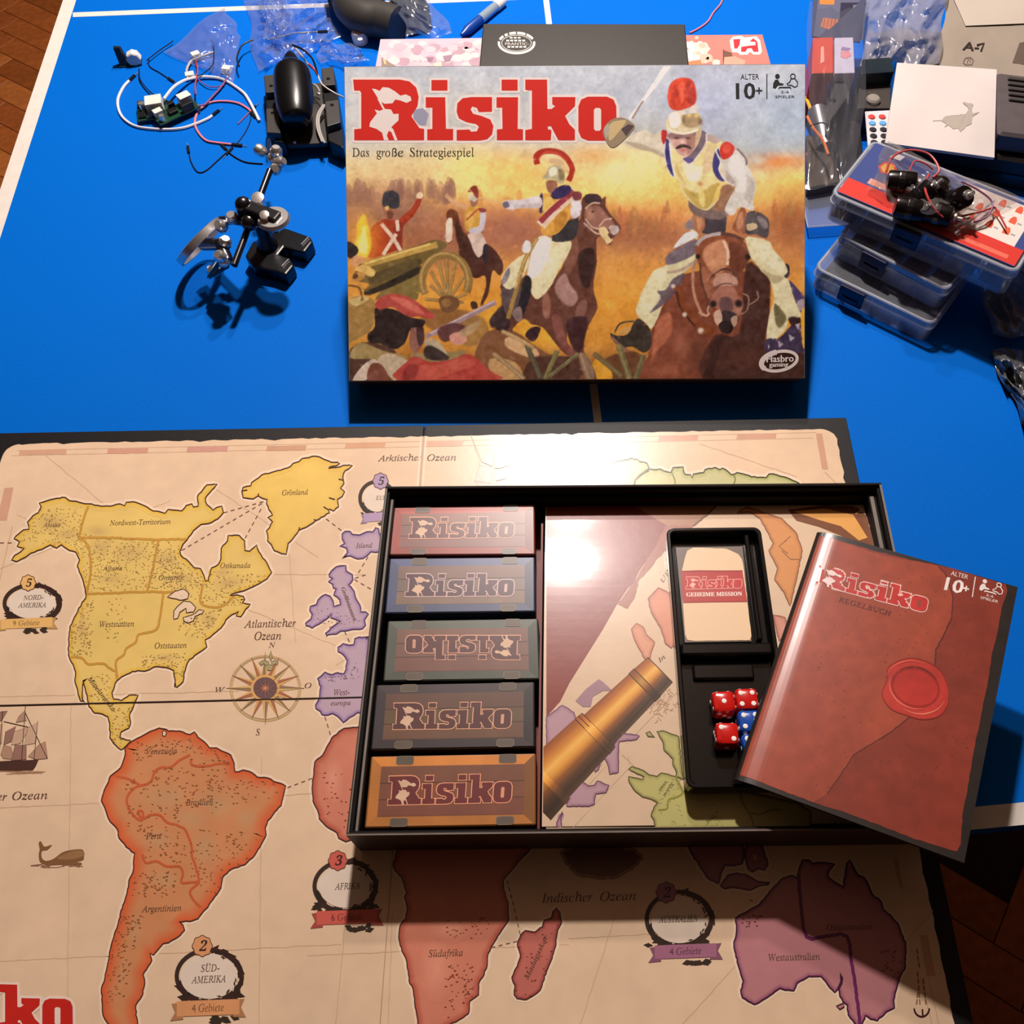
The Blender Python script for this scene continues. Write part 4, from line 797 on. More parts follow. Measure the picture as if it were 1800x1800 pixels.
# -- wreckage, stakes
pa(B, [(-60, 1450), (140, 1380), (420, 1560), (640, 1600), (640, 1760), (-60, 1760)], (128, 84, 56)); pa(B, [(140, 1440), (340, 1530), (330, 1600), (130, 1520)], (204, 160, 116)); pa(B, [(0, 1600), (180, 1620), (240, 1740), (40, 1740)], (186, 142, 94)); pa(B, [(300, 1600), (420, 1580), (640, 1600), (640, 1750), (260, 1750)], (82, 52, 42), soft=2); pa(B, [(780, 1640), (920, 1560), (1080, 1560), (1090, 1750), (790, 1750)], (104, 66, 42), soft=2); pa(B, [(760, 1600), (860, 1650), (880, 1750), (740, 1750)], (214, 150, 50), soft=2)
# -- central rider on brown horse
pa(B, [(680, 430), (700, 470), (760, 480), (800, 470), (840, 420), (835, 500), (890, 580), (940, 640), (940, 680), (900, 720), (870, 780), (830, 760), (820, 720), (770, 740), (775, 900), (750, 1050), (755, 1130), (780, 1230), (730, 1330), (700, 1400), (680, 1540), (740, 1640), (770, 1745), (690, 1745), (620, 1570), (560, 1400), (570, 1530), (640, 1560), (580, 1580), (520, 1540), (440, 1440), (380, 1370), (300, 1350), (250, 1310), (170, 1380), (160, 1410), (100, 1390), (90, 1290), (90, 1120), (85, 1060), (240, 1010), (300, 1100), (340, 1170), (450, 1050), (560, 880), (600, 750), (620, 640), (660, 580), (660, 480)], (100, 60, 48), sm=2)
pa(B, [(20, 1290), (100, 1210), (150, 1290), (130, 1400), (30, 1380), (0, 1340)], (62, 46, 46), soft=2); pa(B, [(260, 1420), (310, 1370), (370, 1380), (330, 1470), (280, 1460)], (56, 36, 40))
pa(B, [(90, 1090), (230, 1080), (250, 1230), (160, 1300), (110, 1250)], (88, 70, 70), soft=2); pa(B, [(540, 980), (580, 1060), (640, 1150), (600, 1220), (520, 1190), (470, 1080)], (164, 122, 114), soft=3); pa(B, [(540, 820), (620, 700), (640, 860), (560, 1000)], (132, 84, 68), soft=3, al=.8); pa(B, [(640, 850), (740, 800), (760, 900), (720, 1080), (660, 1050)], (58, 36, 34), soft=3)
pa(B, [(400, 1100), (440, 1180), (430, 1300), (390, 1290), (380, 1180)], (146, 96, 80), soft=3); pa(B, [(450, 1290), (510, 1300), (560, 1480), (640, 1560), (580, 1580), (480, 1440)], (128, 76, 68), soft=1); pa(B, [(640, 1200), (700, 1180), (690, 1280), (620, 1310)], (142, 98, 88), soft=2, al=.8); pa(B, [(560, 1320), (700, 1300), (690, 1420), (650, 1560), (580, 1480)], (66, 38, 40), soft=2); pa(B, [(650, 1560), (720, 1600), (760, 1740), (690, 1740)], (132, 104, 84), soft=1)
pa(B, [(700, 510), (790, 500), (850, 570), (900, 630), (820, 680), (760, 650), (690, 600)], (146, 98, 84), soft=1); pa(B, [(690, 420), (780, 415), (810, 470), (700, 480)], (62, 44, 46)); pa(B, [(720, 520), (760, 540), (740, 600), (700, 580)], (176, 124, 100), soft=2, al=.8)
for q in ([(690, 520), (740, 480), (800, 480)], [(690, 590), (740, 650), (800, 665)], [(790, 650), (830, 600), (880, 590)], [(680, 620), (760, 690), (800, 700)]): sa_(B, q, 12, (196, 160, 140))
pa(B, [(790, 660), (830, 650), (860, 690), (890, 740), (850, 775), (825, 740), (795, 700)], (224, 192, 140)); pa(B, [(860, 650), (920, 640), (935, 680), (890, 710)], (206, 186, 180), al=.8); pa(B, [(850, 700), (885, 700), (880, 740)], (90, 54, 50)); P.blob(*B([(745, 540)])[0], 2.2, 2, (40, 26, 26))
pa(B, [(240, 850), (290, 860), (250, 1000), (150, 1100), (85, 1040), (130, 940)], (220, 204, 162)); pa(B, [(85, 1040), (140, 940), (150, 990), (110, 1060)], (90, 76, 100), al=.7)
pa(B, [(340, 740), (400, 710), (480, 750), (585, 750), (575, 830), (500, 960), (440, 1080), (350, 1170), (300, 1120), (290, 1040), (270, 1000), (310, 860)], (222, 204, 160)); pa(B, [(330, 760), (430, 730), (430, 850), (350, 1000), (275, 1000)], (232, 222, 222), soft=2); pa(B, [(480, 790), (560, 780), (470, 960), (400, 1080), (350, 1140), (340, 1060)], (232, 216, 176), soft=3, al=.8)
pa(B, [(250, 1010), (300, 1020), (300, 1120), (260, 1250), (230, 1320), (165, 1300), (210, 1200)], (42, 36, 40)); pa(B, [(165, 1270), (220, 1220), (240, 1310), (200, 1330)], (150, 120, 110), al=.8)
pa(B, [(500, 640), (560, 610), (640, 580), (630, 700), (580, 750), (450, 750)], (56, 50, 52)); sa_(B, [(345, 730), (260, 880), (200, 1080), (135, 1310)], 30, (160, 122, 66)); sa_(B, [(340, 740), (250, 900), (190, 1090)], 8, (206, 170, 110)); pa(B, [(235, 800), (265, 745), (300, 770), (290, 830), (250, 835)], (222, 214, 210))
pa(B, [(375, 430), (430, 410), (520, 450), (590, 400), (620, 420), (600, 500), (570, 600), (500, 690), (440, 710), (380, 700), (370, 640), (375, 560)], (210, 152, 68)); pa(B, [(390, 450), (450, 440), (470, 520), (420, 600), (390, 560)], (232, 190, 106), soft=2, al=.8); pa(B, [(480, 560), (560, 540), (540, 640), (470, 690)], (176, 118, 50), soft=2, al=.8)
pa(B, [(590, 470), (650, 460), (665, 520), (640, 580), (590, 580)], (212, 200, 204)); pa(B, [(360, 430), (385, 410), (380, 540), (362, 540)], (58, 48, 86)); sa_(B, [(370, 640), (470, 530), (620, 395)], 74, (222, 190, 166)); sa_(B, [(366, 615), (470, 510), (610, 395)], 40, (146, 56, 62)); pa(B, [(600, 400), (660, 400), (660, 450), (610, 460)], (120, 60, 66))
pa(B, [(95, 480), (120, 460), (220, 455), (360, 430), (370, 510), (230, 515), (150, 525), (100, 505)], (208, 196, 198)); pa(B, [(95, 480), (130, 465), (150, 500), (110, 515)], (110, 96, 110)); pa(B, [(230, 490), (360, 480), (365, 510), (230, 515)], (176, 156, 152), al=.7, soft=2)
pa(B, [(410, 320), (470, 315), (490, 340), (480, 390), (440, 410), (415, 380)], (148, 98, 76)); pa(B, [(440, 420), (500, 360), (570, 350), (590, 390), (530, 440), (470, 450)], (58, 46, 84))
pa(B, [(380, 310), (405, 270), (430, 220), (480, 205), (530, 230), (545, 290), (530, 340), (490, 330), (470, 310), (420, 310)], (178, 164, 128)); pa(B, [(430, 240), (470, 215), (490, 260), (440, 290)], (226, 218, 190), soft=2); pa(B, [(500, 230), (540, 260), (530, 320), (500, 300)], (132, 116, 82), soft=2)
sa_(B, [(345, 200), (340, 140), (390, 108), (460, 105), (530, 130), (580, 190), (597, 250), (570, 320)], 44, (166, 50, 38), taper=.1); sa_(B, [(350, 170), (400, 115), (480, 120), (560, 180)], 12, (196, 80, 60), al=.7); sa_(B, [(430, 170), (510, 190), (550, 260)], 40, (190, 150, 120), al=.5)
# -- large rider on the right
pa(D, [(480, 1040), (560, 850), (650, 720), (700, 640), (830, 540), (1400, 560), (1440, 700), (1440, 1080), (1420, 1190), (1700, 1200), (1735, 1420), (440, 1420), (460, 1230)], (124, 66, 48))
pa(D, [(1250, 480), (1400, 560), (1450, 650), (1440, 900), (1420, 1180), (1735, 1200), (1735, 1420), (900, 1420), (1000, 1060), (1200, 1040)], (70, 42, 36), soft=5); pa(D, [(520, 980), (600, 880), (650, 900), (640, 1060), (520, 1200), (480, 1300)], (172, 98, 70), soft=4); P.blob(*D([(720, 1120)])[0], 14, 22, (162, 98, 76), .8); P.blob(*D([(600, 1340)])[0], 30, 12, (160, 92, 66), .8); P.blob(*D([(860, 1200)])[0], 16, 34, (92, 52, 40), .7); P.blob(*D([(1250, 1250)])[0], 40, 20, (92, 52, 42), .6); sa_(D, [(1040, 1060), (1000, 1220), (930, 1400)], 60, (58, 34, 30), sc=4.6, al=.8)
pa(D, [(790, 190), (860, 230), (850, 290), (720, 340), (620, 480), (510, 530), (440, 640), (380, 780), (360, 880), (440, 960), (490, 1000), (560, 860), (600, 700), (760, 540), (840, 460), (850, 300)], (212, 198, 158)); pa(D, [(420, 700), (500, 560), (600, 520), (560, 700), (460, 880), (390, 860)], (226, 212, 172), soft=4, al=.8); pa(D, [(660, 350), (760, 230), (850, 220), (850, 260), (720, 330)], (218, 214, 214))
pa(D, [(620, 400), (850, 280), (840, 400), (620, 490)], (112, 96, 104), soft=2); pa(D, [(760, 160), (820, 100), (830, 190), (770, 200)], (138, 120, 122)); pa(D, [(530, 700), (600, 690), (660, 600), (760, 560), (640, 760), (470, 880), (560, 760)], (84, 70, 88), soft=1, al=.85); sa_(D, [(610, 550), (720, 530), (840, 460)], 26, (176, 150, 130), sc=4.6)
pa(D, [(150, 1040), (200, 1060), (290, 1050), (350, 940), (400, 930), (480, 1020), (480, 1150), (420, 1200), (330, 1150), (250, 1160), (180, 1110)], (60, 50, 42)); sa_(D, [(185, 1040), (230, 965), (330, 945), (352, 965)], 14, (72, 60, 48), sc=4.6); sa_(D, [(160, 1070), (230, 1140), (300, 1190)], 22, (130, 92, 76), sc=4.6); pa(D, [(210, 1060), (300, 1040), (320, 990), (260, 1000)], (198, 150, 90), al=.8)
sa_(D, [(700, 660), (740, 800), (850, 960), (990, 1040)], 76, (122, 62, 36), sc=4.6); sa_(D, [(690, 700), (720, 830), (840, 990)], 14, (62, 36, 30), sc=4.6)
for x, y, r in ((755, 890, 4.5), (885, 1020, 5.5), (660, 660, 4)): P.blob(*D([(x, y)])[0], r, r, (214, 190, 172), 1, 4)
pa(D, [(900, 140), (960, 60), (1080, 50), (1090, 180), (1060, 240), (900, 230)], (70, 60, 66)); pa(D, [(850, 300), (950, 240), (1080, 230), (1220, 280), (1290, 400), (1260, 480), (1180, 620), (1230, 780), (1220, 860), (1180, 960), (1100, 1020), (1020, 1000), (990, 900), (950, 820), (1000, 680), (920, 560), (850, 440)], (136, 76, 52))
pa(D, [(1120, 300), (1270, 380), (1250, 500), (1160, 600), (1120, 500)], (98, 54, 40), soft=4, al=.8); pa(D, [(940, 330), (1060, 280), (1110, 340), (1100, 480), (1040, 560), (980, 560), (900, 420)], (194, 132, 98), soft=4); sa_(D, [(1065, 285), (1105, 380), (1100, 490)], 24, (232, 186, 156), sc=4.6); pa(D, [(900, 500), (980, 560), (1000, 660), (950, 760), (900, 640)], (150, 92, 68), soft=3)
pa(D, [(1000, 590), (1080, 550), (1170, 590), (1180, 650), (1090, 660), (990, 660)], (188, 140, 120), soft=1); pa(D, [(1000, 700), (1060, 660), (1150, 670), (1190, 740), (1230, 800), (1190, 900), (1100, 880), (1040, 850), (960, 820), (960, 780)], (164, 106, 88), soft=1); pa(D, [(1040, 760), (1120, 750), (1150, 840), (1080, 880), (1040, 840)], (104, 72, 72), soft=3)
pa(D, [(1040, 870), (1150, 870), (1190, 930), (1130, 1010), (1050, 1000)], (58, 42, 44), soft=2); pa(D, [(990, 880), (1040, 850), (1060, 930), (1030, 980), (1000, 950)], (200, 158, 136)); pa(D, [(1130, 920), (1180, 900), (1180, 960), (1150, 990)], (184, 146, 126)); pa(D, [(1030, 970), (1090, 940), (1150, 985), (1120, 1045), (1050, 1030)], (44, 30, 30))
for x, y, r in ((985, 805, 6.5), (1192, 800, 7), (862, 420, 4.5), (1268, 422, 5.5)): P.blob(*D([(x, y)])[0], r, r, (38, 26, 28), 1, 4)
pa(D, [(820, 120), (850, 10), (900, 70), (920, 180), (860, 235)], (168, 108, 76)); pa(D, [(850, 40), (890, 90), (890, 180), (860, 200)], (196, 140, 104), soft=1); pa(D, [(1140, 190), (1180, 90), (1225, 10), (1260, 90), (1250, 230), (1180, 225)], (150, 92, 66)); pa(D, [(1180, 110), (1220, 50), (1230, 160), (1180, 200)], (188, 130, 100), soft=1)
sa_(D, [(855, 330), (880, 290), (950, 250), (1050, 232)], 28, (178, 158, 156), sc=4.6); sa_(D, [(1050, 232), (1150, 250), (1235, 290)], 28, (92, 58, 50), sc=4.6); sa_(D, [(955, 610), (1000, 560), (1080, 520), (1150, 550), (1195, 610)], 15, (82, 54, 50), sc=4.6); sa_(D, [(960, 700), (1040, 650), (1120, 640), (1200, 680)], 12, (110, 74, 64), sc=4.6)
sa_(D, [(850, 440), (820, 560), (835, 740), (900, 900)], 22, (176, 128, 104), sc=4.6); sa_(D, [(880, 470), (890, 620), (930, 740), (940, 860)], 16, (92, 56, 46), sc=4.6); sa_(D, [(1225, 720), (1272, 750), (1262, 850), (1212, 890)], 11, (156, 116, 98), sc=4.6); sa_(D, [(950, 820), (940, 860), (960, 890)], 11, (196, 160, 140), sc=4.6); sa_(D, [(1280, 810), (1350, 760), (1340, 700)], 11, (150, 112, 96), sc=4.6); sa_(D, [(870, 870), (930, 900), (950, 880)], 16, (200, 156, 130), sc=4.6)
pa(D, [(1260, 70), (1340, 55), (1430, 110), (1440, 200), (1420, 270), (1330, 240), (1250, 230)], (84, 74, 76)); pa(D, [(1260, 160), (1330, 150), (1340, 190), (1270, 210)], (200, 172, 136)); pa(D, [(1340, 90), (1410, 120), (1430, 180), (1390, 190)], (140, 124, 122), al=.8)
pa(D, [(1600, 610), (1680, 690), (1733, 760), (1720, 850), (1690, 870), (1640, 750)], (76, 60, 94)); pa(D, [(1660, 800), (1720, 760), (1722, 840), (1690, 860)], (180, 160, 160), al=.8); pa(D, [(1570, 480), (1605, 500), (1600, 580), (1560, 590)], (46, 40, 50))
pa(D, [(1250, 270), (1330, 265), (1440, 300), (1480, 370), (1550, 450), (1590, 540), (1560, 580), (1600, 620), (1640, 760), (1690, 870), (1690, 930), (1600, 920), (1580, 1000), (1500, 1080), (1420, 1090), (1440, 900), (1480, 760), (1440, 600), (1380, 540), (1330, 470), (1290, 420)], (216, 202, 162)); pa(D, [(1290, 300), (1430, 320), (1520, 450), (1560, 560), (1480, 520), (1360, 420)], (230, 216, 180), soft=4, al=.8); pa(D, [(1480, 800), (1540, 850), (1580, 920), (1530, 1000), (1490, 950)], (110, 96, 64), soft=2); pa(D, [(1380, 520), (1450, 560), (1560, 590), (1480, 640)], (160, 140, 104), soft=3, al=.7)
pa(D, [(1420, 1090), (1520, 1080), (1600, 1000), (1690, 910), (1700, 1050), (1725, 1195), (1420, 1195)], (62, 48, 70)); pa(D, [(1600, 910), (1690, 920), (1690, 990), (1620, 980)], (56, 34, 36))
for q in ([(1510, 1100), (1560, 1130), (1520, 1160)], [(1600, 1050), (1650, 1080), (1610, 1110)], [(1430, 1130), (1445, 1150), (1430, 1175)], [(1650, 970), (1690, 960), (1680, 1020)]): pa(D, q, (170, 158, 168), sm=0)
pa(D, [(1700, 880), (1733, 850), (1733, 1150), (1708, 1120)], (232, 160, 50))
for k in range(140):                                           # fleece
    x, y = (RNG.uniform(1110, 1180), RNG.uniform(470, 565)) if k % 2 else (RNG.uniform(1310, 1400), RNG.uniform(425, 590))
    i, j = int(y - P.y0), int(x - P.x0); c = P.a[i, j]
    if c.min() > 140: P.blob(x, y, 2.2, 2.2, c + RNG.uniform(-26, 14), .6)
# torso, arms, head
pa(C, [(270, 620), (420, 550), (500, 580), (570, 560), (600, 640), (590, 770), (480, 720), (380, 700), (260, 660)], (206, 192, 170)); pa(C, [(270, 640), (400, 660), (590, 740), (590, 770), (480, 725), (370, 700)], (164, 146, 122), soft=2, al=.8)
pa(C, [(790, 1100), (900, 1180), (1060, 1080), (1160, 1000), (1100, 1250), (900, 1260), (800, 1200)], (120, 98, 92), soft=1); pa(C, [(940, 580), (1060, 630), (1200, 700), (1250, 780), (1230, 800), (1150, 720), (1040, 660), (950, 690)], (184, 160, 148))
pa(C, [(640, 690), (720, 760), (800, 830), (860, 760), (930, 640), (1000, 660), (1060, 640), (1000, 800), (990, 900), (1030, 970), (1060, 1000), (1040, 1100), (970, 1180), (920, 1200), (850, 1170), (790, 1120), (740, 1060), (700, 960), (660, 900), (650, 780)], (220, 200, 142)); pa(C, [(740, 800), (850, 840), (900, 850), (870, 950), (780, 950)], (248, 234, 192), soft=4); pa(C, [(740, 1010), (850, 1060), (960, 1000), (1040, 980), (1000, 1100), (920, 1190), (820, 1140)], (188, 158, 84), soft=4); pa(C, [(860, 1000), (900, 1010), (920, 1160), (880, 1150)], (226, 204, 130), soft=3, al=.8); pa(C, [(1040, 990), (1060, 1040), (1010, 1120), (980, 1140), (1000, 1060)], (232, 186, 100), soft=1)
pa(C, [(690, 800), (720, 900), (770, 990), (730, 960), (680, 880)], (196, 164, 100), soft=2, al=.8); P.blob(*C([(880, 985)])[0], 4, 3, (190, 110, 70), .9); pa(C, [(930, 700), (990, 690), (970, 860), (900, 900)], (206, 176, 140), soft=4, al=.8)
pa(C, [(1060, 1000), (1160, 1000), (1130, 1100), (1080, 1200), (980, 1190), (1030, 1110)], (150, 108, 82), soft=1)
pa(C, [(600, 620), (630, 640), (640, 760), (672, 920), (640, 900), (600, 820), (595, 720)], (62, 56, 108)); sa_(C, [(632, 650), (645, 780), (675, 930)], 12, (226, 214, 214), sc=4.6); sa_(C, [(598, 640), (592, 740), (612, 850), (655, 930)], 8, (220, 206, 206), sc=4.6); pa(C, [(565, 560), (590, 545), (612, 570), (592, 660), (570, 640)], (182, 48, 42))
pa(C, [(880, 560), (930, 570), (930, 640), (870, 740), (800, 820), (740, 780), (780, 760), (850, 680)], (112, 94, 104)); sa_(C, [(930, 580), (925, 660), (860, 760), (790, 825), (730, 790)], 12, (214, 196, 190), sc=4.6); pa(C, [(740, 780), (790, 770), (830, 790), (790, 815)], (96, 80, 130))
pa(C, [(625, 575), (850, 555), (850, 640), (830, 700), (790, 755), (740, 760), (690, 720), (640, 640)], (198, 152, 138)); pa(C, [(628, 575), (850, 555), (842, 600), (640, 618)], (136, 100, 98), soft=2); pa(C, [(770, 600), (850, 600), (830, 700), (780, 750), (770, 690)], (164, 118, 106), soft=3); pa(C, [(850, 560), (890, 540), (880, 620), (840, 690)], (196, 166, 130)); pa(C, [(678, 695), (710, 668), (745, 660), (800, 680), (805, 702), (745, 688), (700, 702)], (78, 56, 54)); pa(C, [(718, 700), (770, 700), (760, 722), (725, 722)], (190, 110, 104)); P.blob(*C([(735, 645)])[0], 3, 4, (230, 190, 176), .9)
for x in (690, 780): P.blob(*C([(x, 612)])[0], 4, 1.8, (64, 44, 46), .9)
pa(C, [(600, 500), (640, 410), (700, 395), (800, 385), (870, 420), (900, 480), (880, 530), (850, 560), (740, 580), (640, 560)], (210, 192, 156)); pa(C, [(630, 430), (690, 400), (720, 460), (700, 520), (640, 520)], (246, 236, 210), soft=1); pa(C, [(740, 430), (850, 410), (890, 470), (860, 520), (760, 520)], (164, 136, 102), soft=2); P.blob(*C([(790, 425)])[0], 4, 4, (230, 200, 120), .9); P.blob(*C([(850, 430)])[0], 4, 4, (226, 196, 116), .9); P.blob(*C([(745, 470)])[0], 3, 8, (120, 92, 66), .8); P.blob(*C([(885, 480)])[0], 4, 6, (110, 90, 84), .9)
sa_(C, [(610, 525), (660, 560), (740, 576), (820, 562), (865, 540)], 16, (240, 226, 188), sc=4.6)
pa(C, [(720, 400), (850, 335), (862, 400), (760, 420)], (206, 196, 188)); pa(C, [(615, 260), (640, 170), (700, 128), (780, 125), (830, 160), (850, 250), (845, 320), (800, 360), (700, 390), (640, 370), (620, 320)], (204, 70, 48)); pa(C, [(770, 150), (830, 180), (842, 320), (790, 340), (760, 260)], (166, 52, 44), soft=2); pa(C, [(650, 220), (680, 170), (700, 260), (690, 350), (650, 340)], (180, 56, 42), soft=3, al=.7); pa(C, [(710, 200), (740, 160), (750, 280), (730, 340)], (226, 100, 70), soft=2, al=.8)
for k in range(26): P.blob(*C([(RNG.uniform(640, 830), RNG.uniform(160, 350))])[0], 2, 3, (150, 44, 40) if k % 2 else (222, 96, 70), .55)
pa(C, [(1060, 790), (1180, 705), (1260, 820), (1310, 930), (1335, 1000), (1310, 1120), (1310, 1200), (1200, 1170), (1150, 1240), (1080, 1200), (1130, 1080), (1170, 1000), (1100, 960), (1060, 870)], (212, 202, 192)); pa(C, [(1100, 820), (1180, 740), (1240, 880), (1230, 1000), (1180, 940)], (228, 220, 212), soft=4, al=.8); pa(C, [(1250, 900), (1320, 980), (1300, 1130), (1240, 1100), (1260, 1000)], (180, 168, 160), soft=4, al=.8); pa(C, [(1090, 870), (1170, 980), (1150, 1010), (1090, 950)], (172, 156, 146), soft=2, al=.8); sa_(C, [(1180, 700), (1250, 780), (1255, 830)], 14, (120, 104, 112), sc=4.6)
pa(C, [(985, 780), (1020, 690), (1045, 760), (1040, 870), (1080, 960), (1030, 950), (985, 880)], (64, 58, 112)); sa_(C, [(1030, 680), (1010, 720), (1045, 800), (1035, 870), (1080, 950), (1150, 1000)], 11, (228, 216, 216), sc=4.6); pa(C, [(1040, 690), (1100, 640), (1160, 690), (1130, 760), (1060, 785)], (202, 62, 50)); pa(C, [(1060, 700), (1100, 660), (1130, 700), (1090, 740)], (220, 92, 72), soft=2, al=.7)
# raised sword and fist
pa(C, [(585, 30), (645, 30), (430, 315), (355, 400), (312, 470), (298, 445), (385, 335)], (224, 222, 226), sm=0); sa_(C, [(330, 455), (385, 360), (420, 310)], 16, (150, 128, 116), sc=4.6)
pa(C, [(90, 570), (120, 500), (180, 455), (260, 450), (340, 500), (340, 540), (260, 630), (180, 690), (130, 660)], (160, 142, 116)); pa(C, [(150, 500), (230, 470), (280, 480), (190, 600), (140, 630)], (212, 188, 138), soft=1); pa(C, [(100, 540), (140, 490), (150, 540), (120, 620)], (190, 176, 160), soft=1); pa(C, [(240, 540), (300, 500), (345, 515), (280, 600)], (88, 76, 78)); P.blob(*C([(200, 635)])[0], 4, 3, (230, 206, 170), .8)
# -- foreground stakes
for q, w, c in (([(270, 1490), (310, 1600), (370, 1735)], 40, (86, 74, 58)), ([(490, 1540), (450, 1630), (400, 1745)], 36, (112, 102, 64)), ([(640, 1560), (540, 1640), (430, 1725)], 28, (106, 94, 64)), ([(750, 1560), (850, 1640), (950, 1725)], 36, (106, 88, 58)), ([(930, 1500), (970, 1620), (1010, 1745)], 46, (118, 104, 70)), ([(1110, 1570), (1080, 1660), (1050, 1745)], 40, (102, 90, 62)), ([(30, 1560), (140, 1650), (250, 1745)], 36, (152, 122, 88)), ([(90, 1400), (200, 1450), (320, 1520)], 30, (170, 136, 96)), ([(660, 1560), (690, 1660), (720, 1745)], 50, (134, 106, 84))):
    sa_(B, q, w, c); P.stroke([(x - 1.2, y - 1) for x, y in B(q)], w / 4.1 * .25, tuple(v * 1.35 for v in c), .7)
# -- soldier seen from behind, lower left
pa(A, [(50, 1560), (150, 1480), (300, 1500), (400, 1560), (300, 1640), (200, 1760), (50, 1760)], (84, 56, 46), soft=1); pa(A, [(500, 1560), (700, 1560), (900, 1540), (760, 1640), (560, 1640)], (150, 126, 84), soft=3)
pa(A, [(60, 1590), (130, 1480), (300, 1540), (480, 1590), (300, 1625), (200, 1600)], (158, 132, 86)); pa(A, [(80, 1755), (150, 1650), (230, 1600), (262, 1640), (170, 1755)], (200, 176, 158)); pa(A, [(260, 1620), (330, 1560), (480, 1610), (500, 1650), (430, 1755), (375, 1755)], (190, 166, 138)); pa(A, [(210, 1640), (290, 1640), (340, 1755), (190, 1755)], (120, 70, 56))
pa(A, [(400, 1755), (470, 1620), (540, 1580), (640, 1620), (800, 1600), (900, 1560), (980, 1600), (1060, 1680), (1130, 1755)], (172, 68, 58)); pa(A, [(560, 1650), (700, 1640), (880, 1590), (960, 1640), (800, 1700), (640, 1755), (540, 1740)], (196, 92, 76), soft=4, al=.8); pa(A, [(480, 1640), (560, 1660), (520, 1740), (430, 1750)], (130, 48, 46), soft=3, al=.7)
pa(A, [(600, 1470), (680, 1460), (760, 1560), (740, 1600), (640, 1570)], (180, 160, 132)); pa(A, [(590, 1540), (640, 1500), (770, 1580), (740, 1610), (620, 1600)], (62, 48, 44), soft=1)
pa(A, [(500, 1380), (570, 1360), (600, 1440), (570, 1520), (530, 1560), (490, 1500)], (142, 94, 82)); pa(A, [(540, 1370), (590, 1370), (590, 1480), (555, 1500)], (70, 46, 44), soft=1); sa_(A, [(610, 1440), (870, 1310), (1110, 1190)], 38, (156, 128, 132)); sa_(A, [(640, 1415), (870, 1298), (1100, 1184)], 10, (196, 172, 172)); pa(A, [(690, 1390), (800, 1340), (900, 1370), (860, 1420), (740, 1480)], (96, 58, 56), soft=1); pa(A, [(780, 1430), (850, 1405), (905, 1460), (850, 1500), (790, 1480)], (206, 144, 126)); pa(A, [(850, 1400), (1000, 1320), (960, 1400), (880, 1440)], (176, 146, 110), al=.8, soft=2)
pa(A, [(240, 1240), (300, 1230), (400, 1250), (500, 1300), (600, 1320), (580, 1370), (500, 1380), (460, 1480), (380, 1530), (280, 1490), (200, 1480), (190, 1420), (240, 1370)], (50, 38, 36)); pa(A, [(240, 1210), (290, 1150), (380, 1130), (480, 1150), (560, 1200), (640, 1260), (675, 1295), (640, 1312), (560, 1295), (480, 1295), (420, 1260), (360, 1225), (280, 1245)], (172, 72, 64)); pa(A, [(350, 1150), (460, 1170), (560, 1230), (600, 1280), (500, 1250), (400, 1190)], (206, 108, 92), soft=3, al=.9)
for _ in range(2600):                                         # short brush dabs
    x, y = RNG.uniform(600, 1420), RNG.uniform(280, 676); i, j = int(y - P.y0), int(x - P.x0); c = P.a[i, j] * RNG.uniform(.84, 1.17); a_ = RNG.uniform(0, 3.14); l_ = RNG.uniform(2, 6)
    i0, i1, j0, j1 = max(0, i - 6), i + 7, max(0, j - 6), j + 7; X2, Y2 = P.X[i0:i1, j0:j1] - x, P.Y[i0:i1, j0:j1] - y
    m = np.exp(-((X2 * math.cos(a_) + Y2 * math.sin(a_)) / l_) ** 2 - ((X2 * math.sin(a_) - Y2 * math.cos(a_)) / 1.5) ** 2)[..., None] * .6; P.a[i0:i1, j0:j1] = P.a[i0:i1, j0:j1] * (1 - m) + c * m
P.a *= 1 + fbm(580, 830, 5)[..., None] * .035 + fbm(580, 830, 12)[..., None] * .03
# thin darker bottom edge
P.a = np.clip(P.a, 12, 252)

# ------------------------------------------------------------------ the box lid, leaning on the boxes behind it
_w = Vector((.57970821, -.02994279, -.07956576)); _rm = Matrix.Rotation(_w.length, 3, _w.normalized())
LO = Vector((-.13678379, .77637894, .18392951)); LW, LH, LD = .404, .274, .0395
FL = Fr(LO, _rm.col[0], _rm.col[1], _rm.col[2])                # origin: far left top corner; x right, y up the slope, z out of the face
m_cover = M('cover_print', None, .33, attr=True, spec=.4, var=.02, scale=300)
m_lidside = M('dark_printed_box_side', (74, 44, 34), .45, var=.35, scale=35, var2=.3, scale2=12)
m_lidgrey = M('grey_box_side', (176, 174, 182), .45, var=.06, scale=25)
m_lidin = M('grey_cardboard', (120, 112, 104), .8, var=.06)
lid = thing('board_game_box', 'large board game box top with a cavalry battle picture leaning on two boxes', 'box lid', (FL(LW / 2, -LH, -LD).x, FL(LW / 2, -LH, -LD).y, 0))
t = .0018
b = MB(); b.box(FL, 0, LW, -LH, 0, -t, 0); obj('top_board', b, m_lidin, lid)
for nm, r, m in (('side_wall', (0, LW, -LH, -LH + t), m_lidside), ('side_wall', (0, LW, -t, 0), m_lidgrey), ('side_wall', (0, t, -LH + t, -t), m_lidside), ('side_wall', (LW - t, LW, -LH + t, -t), m_lidside)):
    b = MB(); b.box(FL, *r, -LD, -t); obj(nm, b, m, lid)
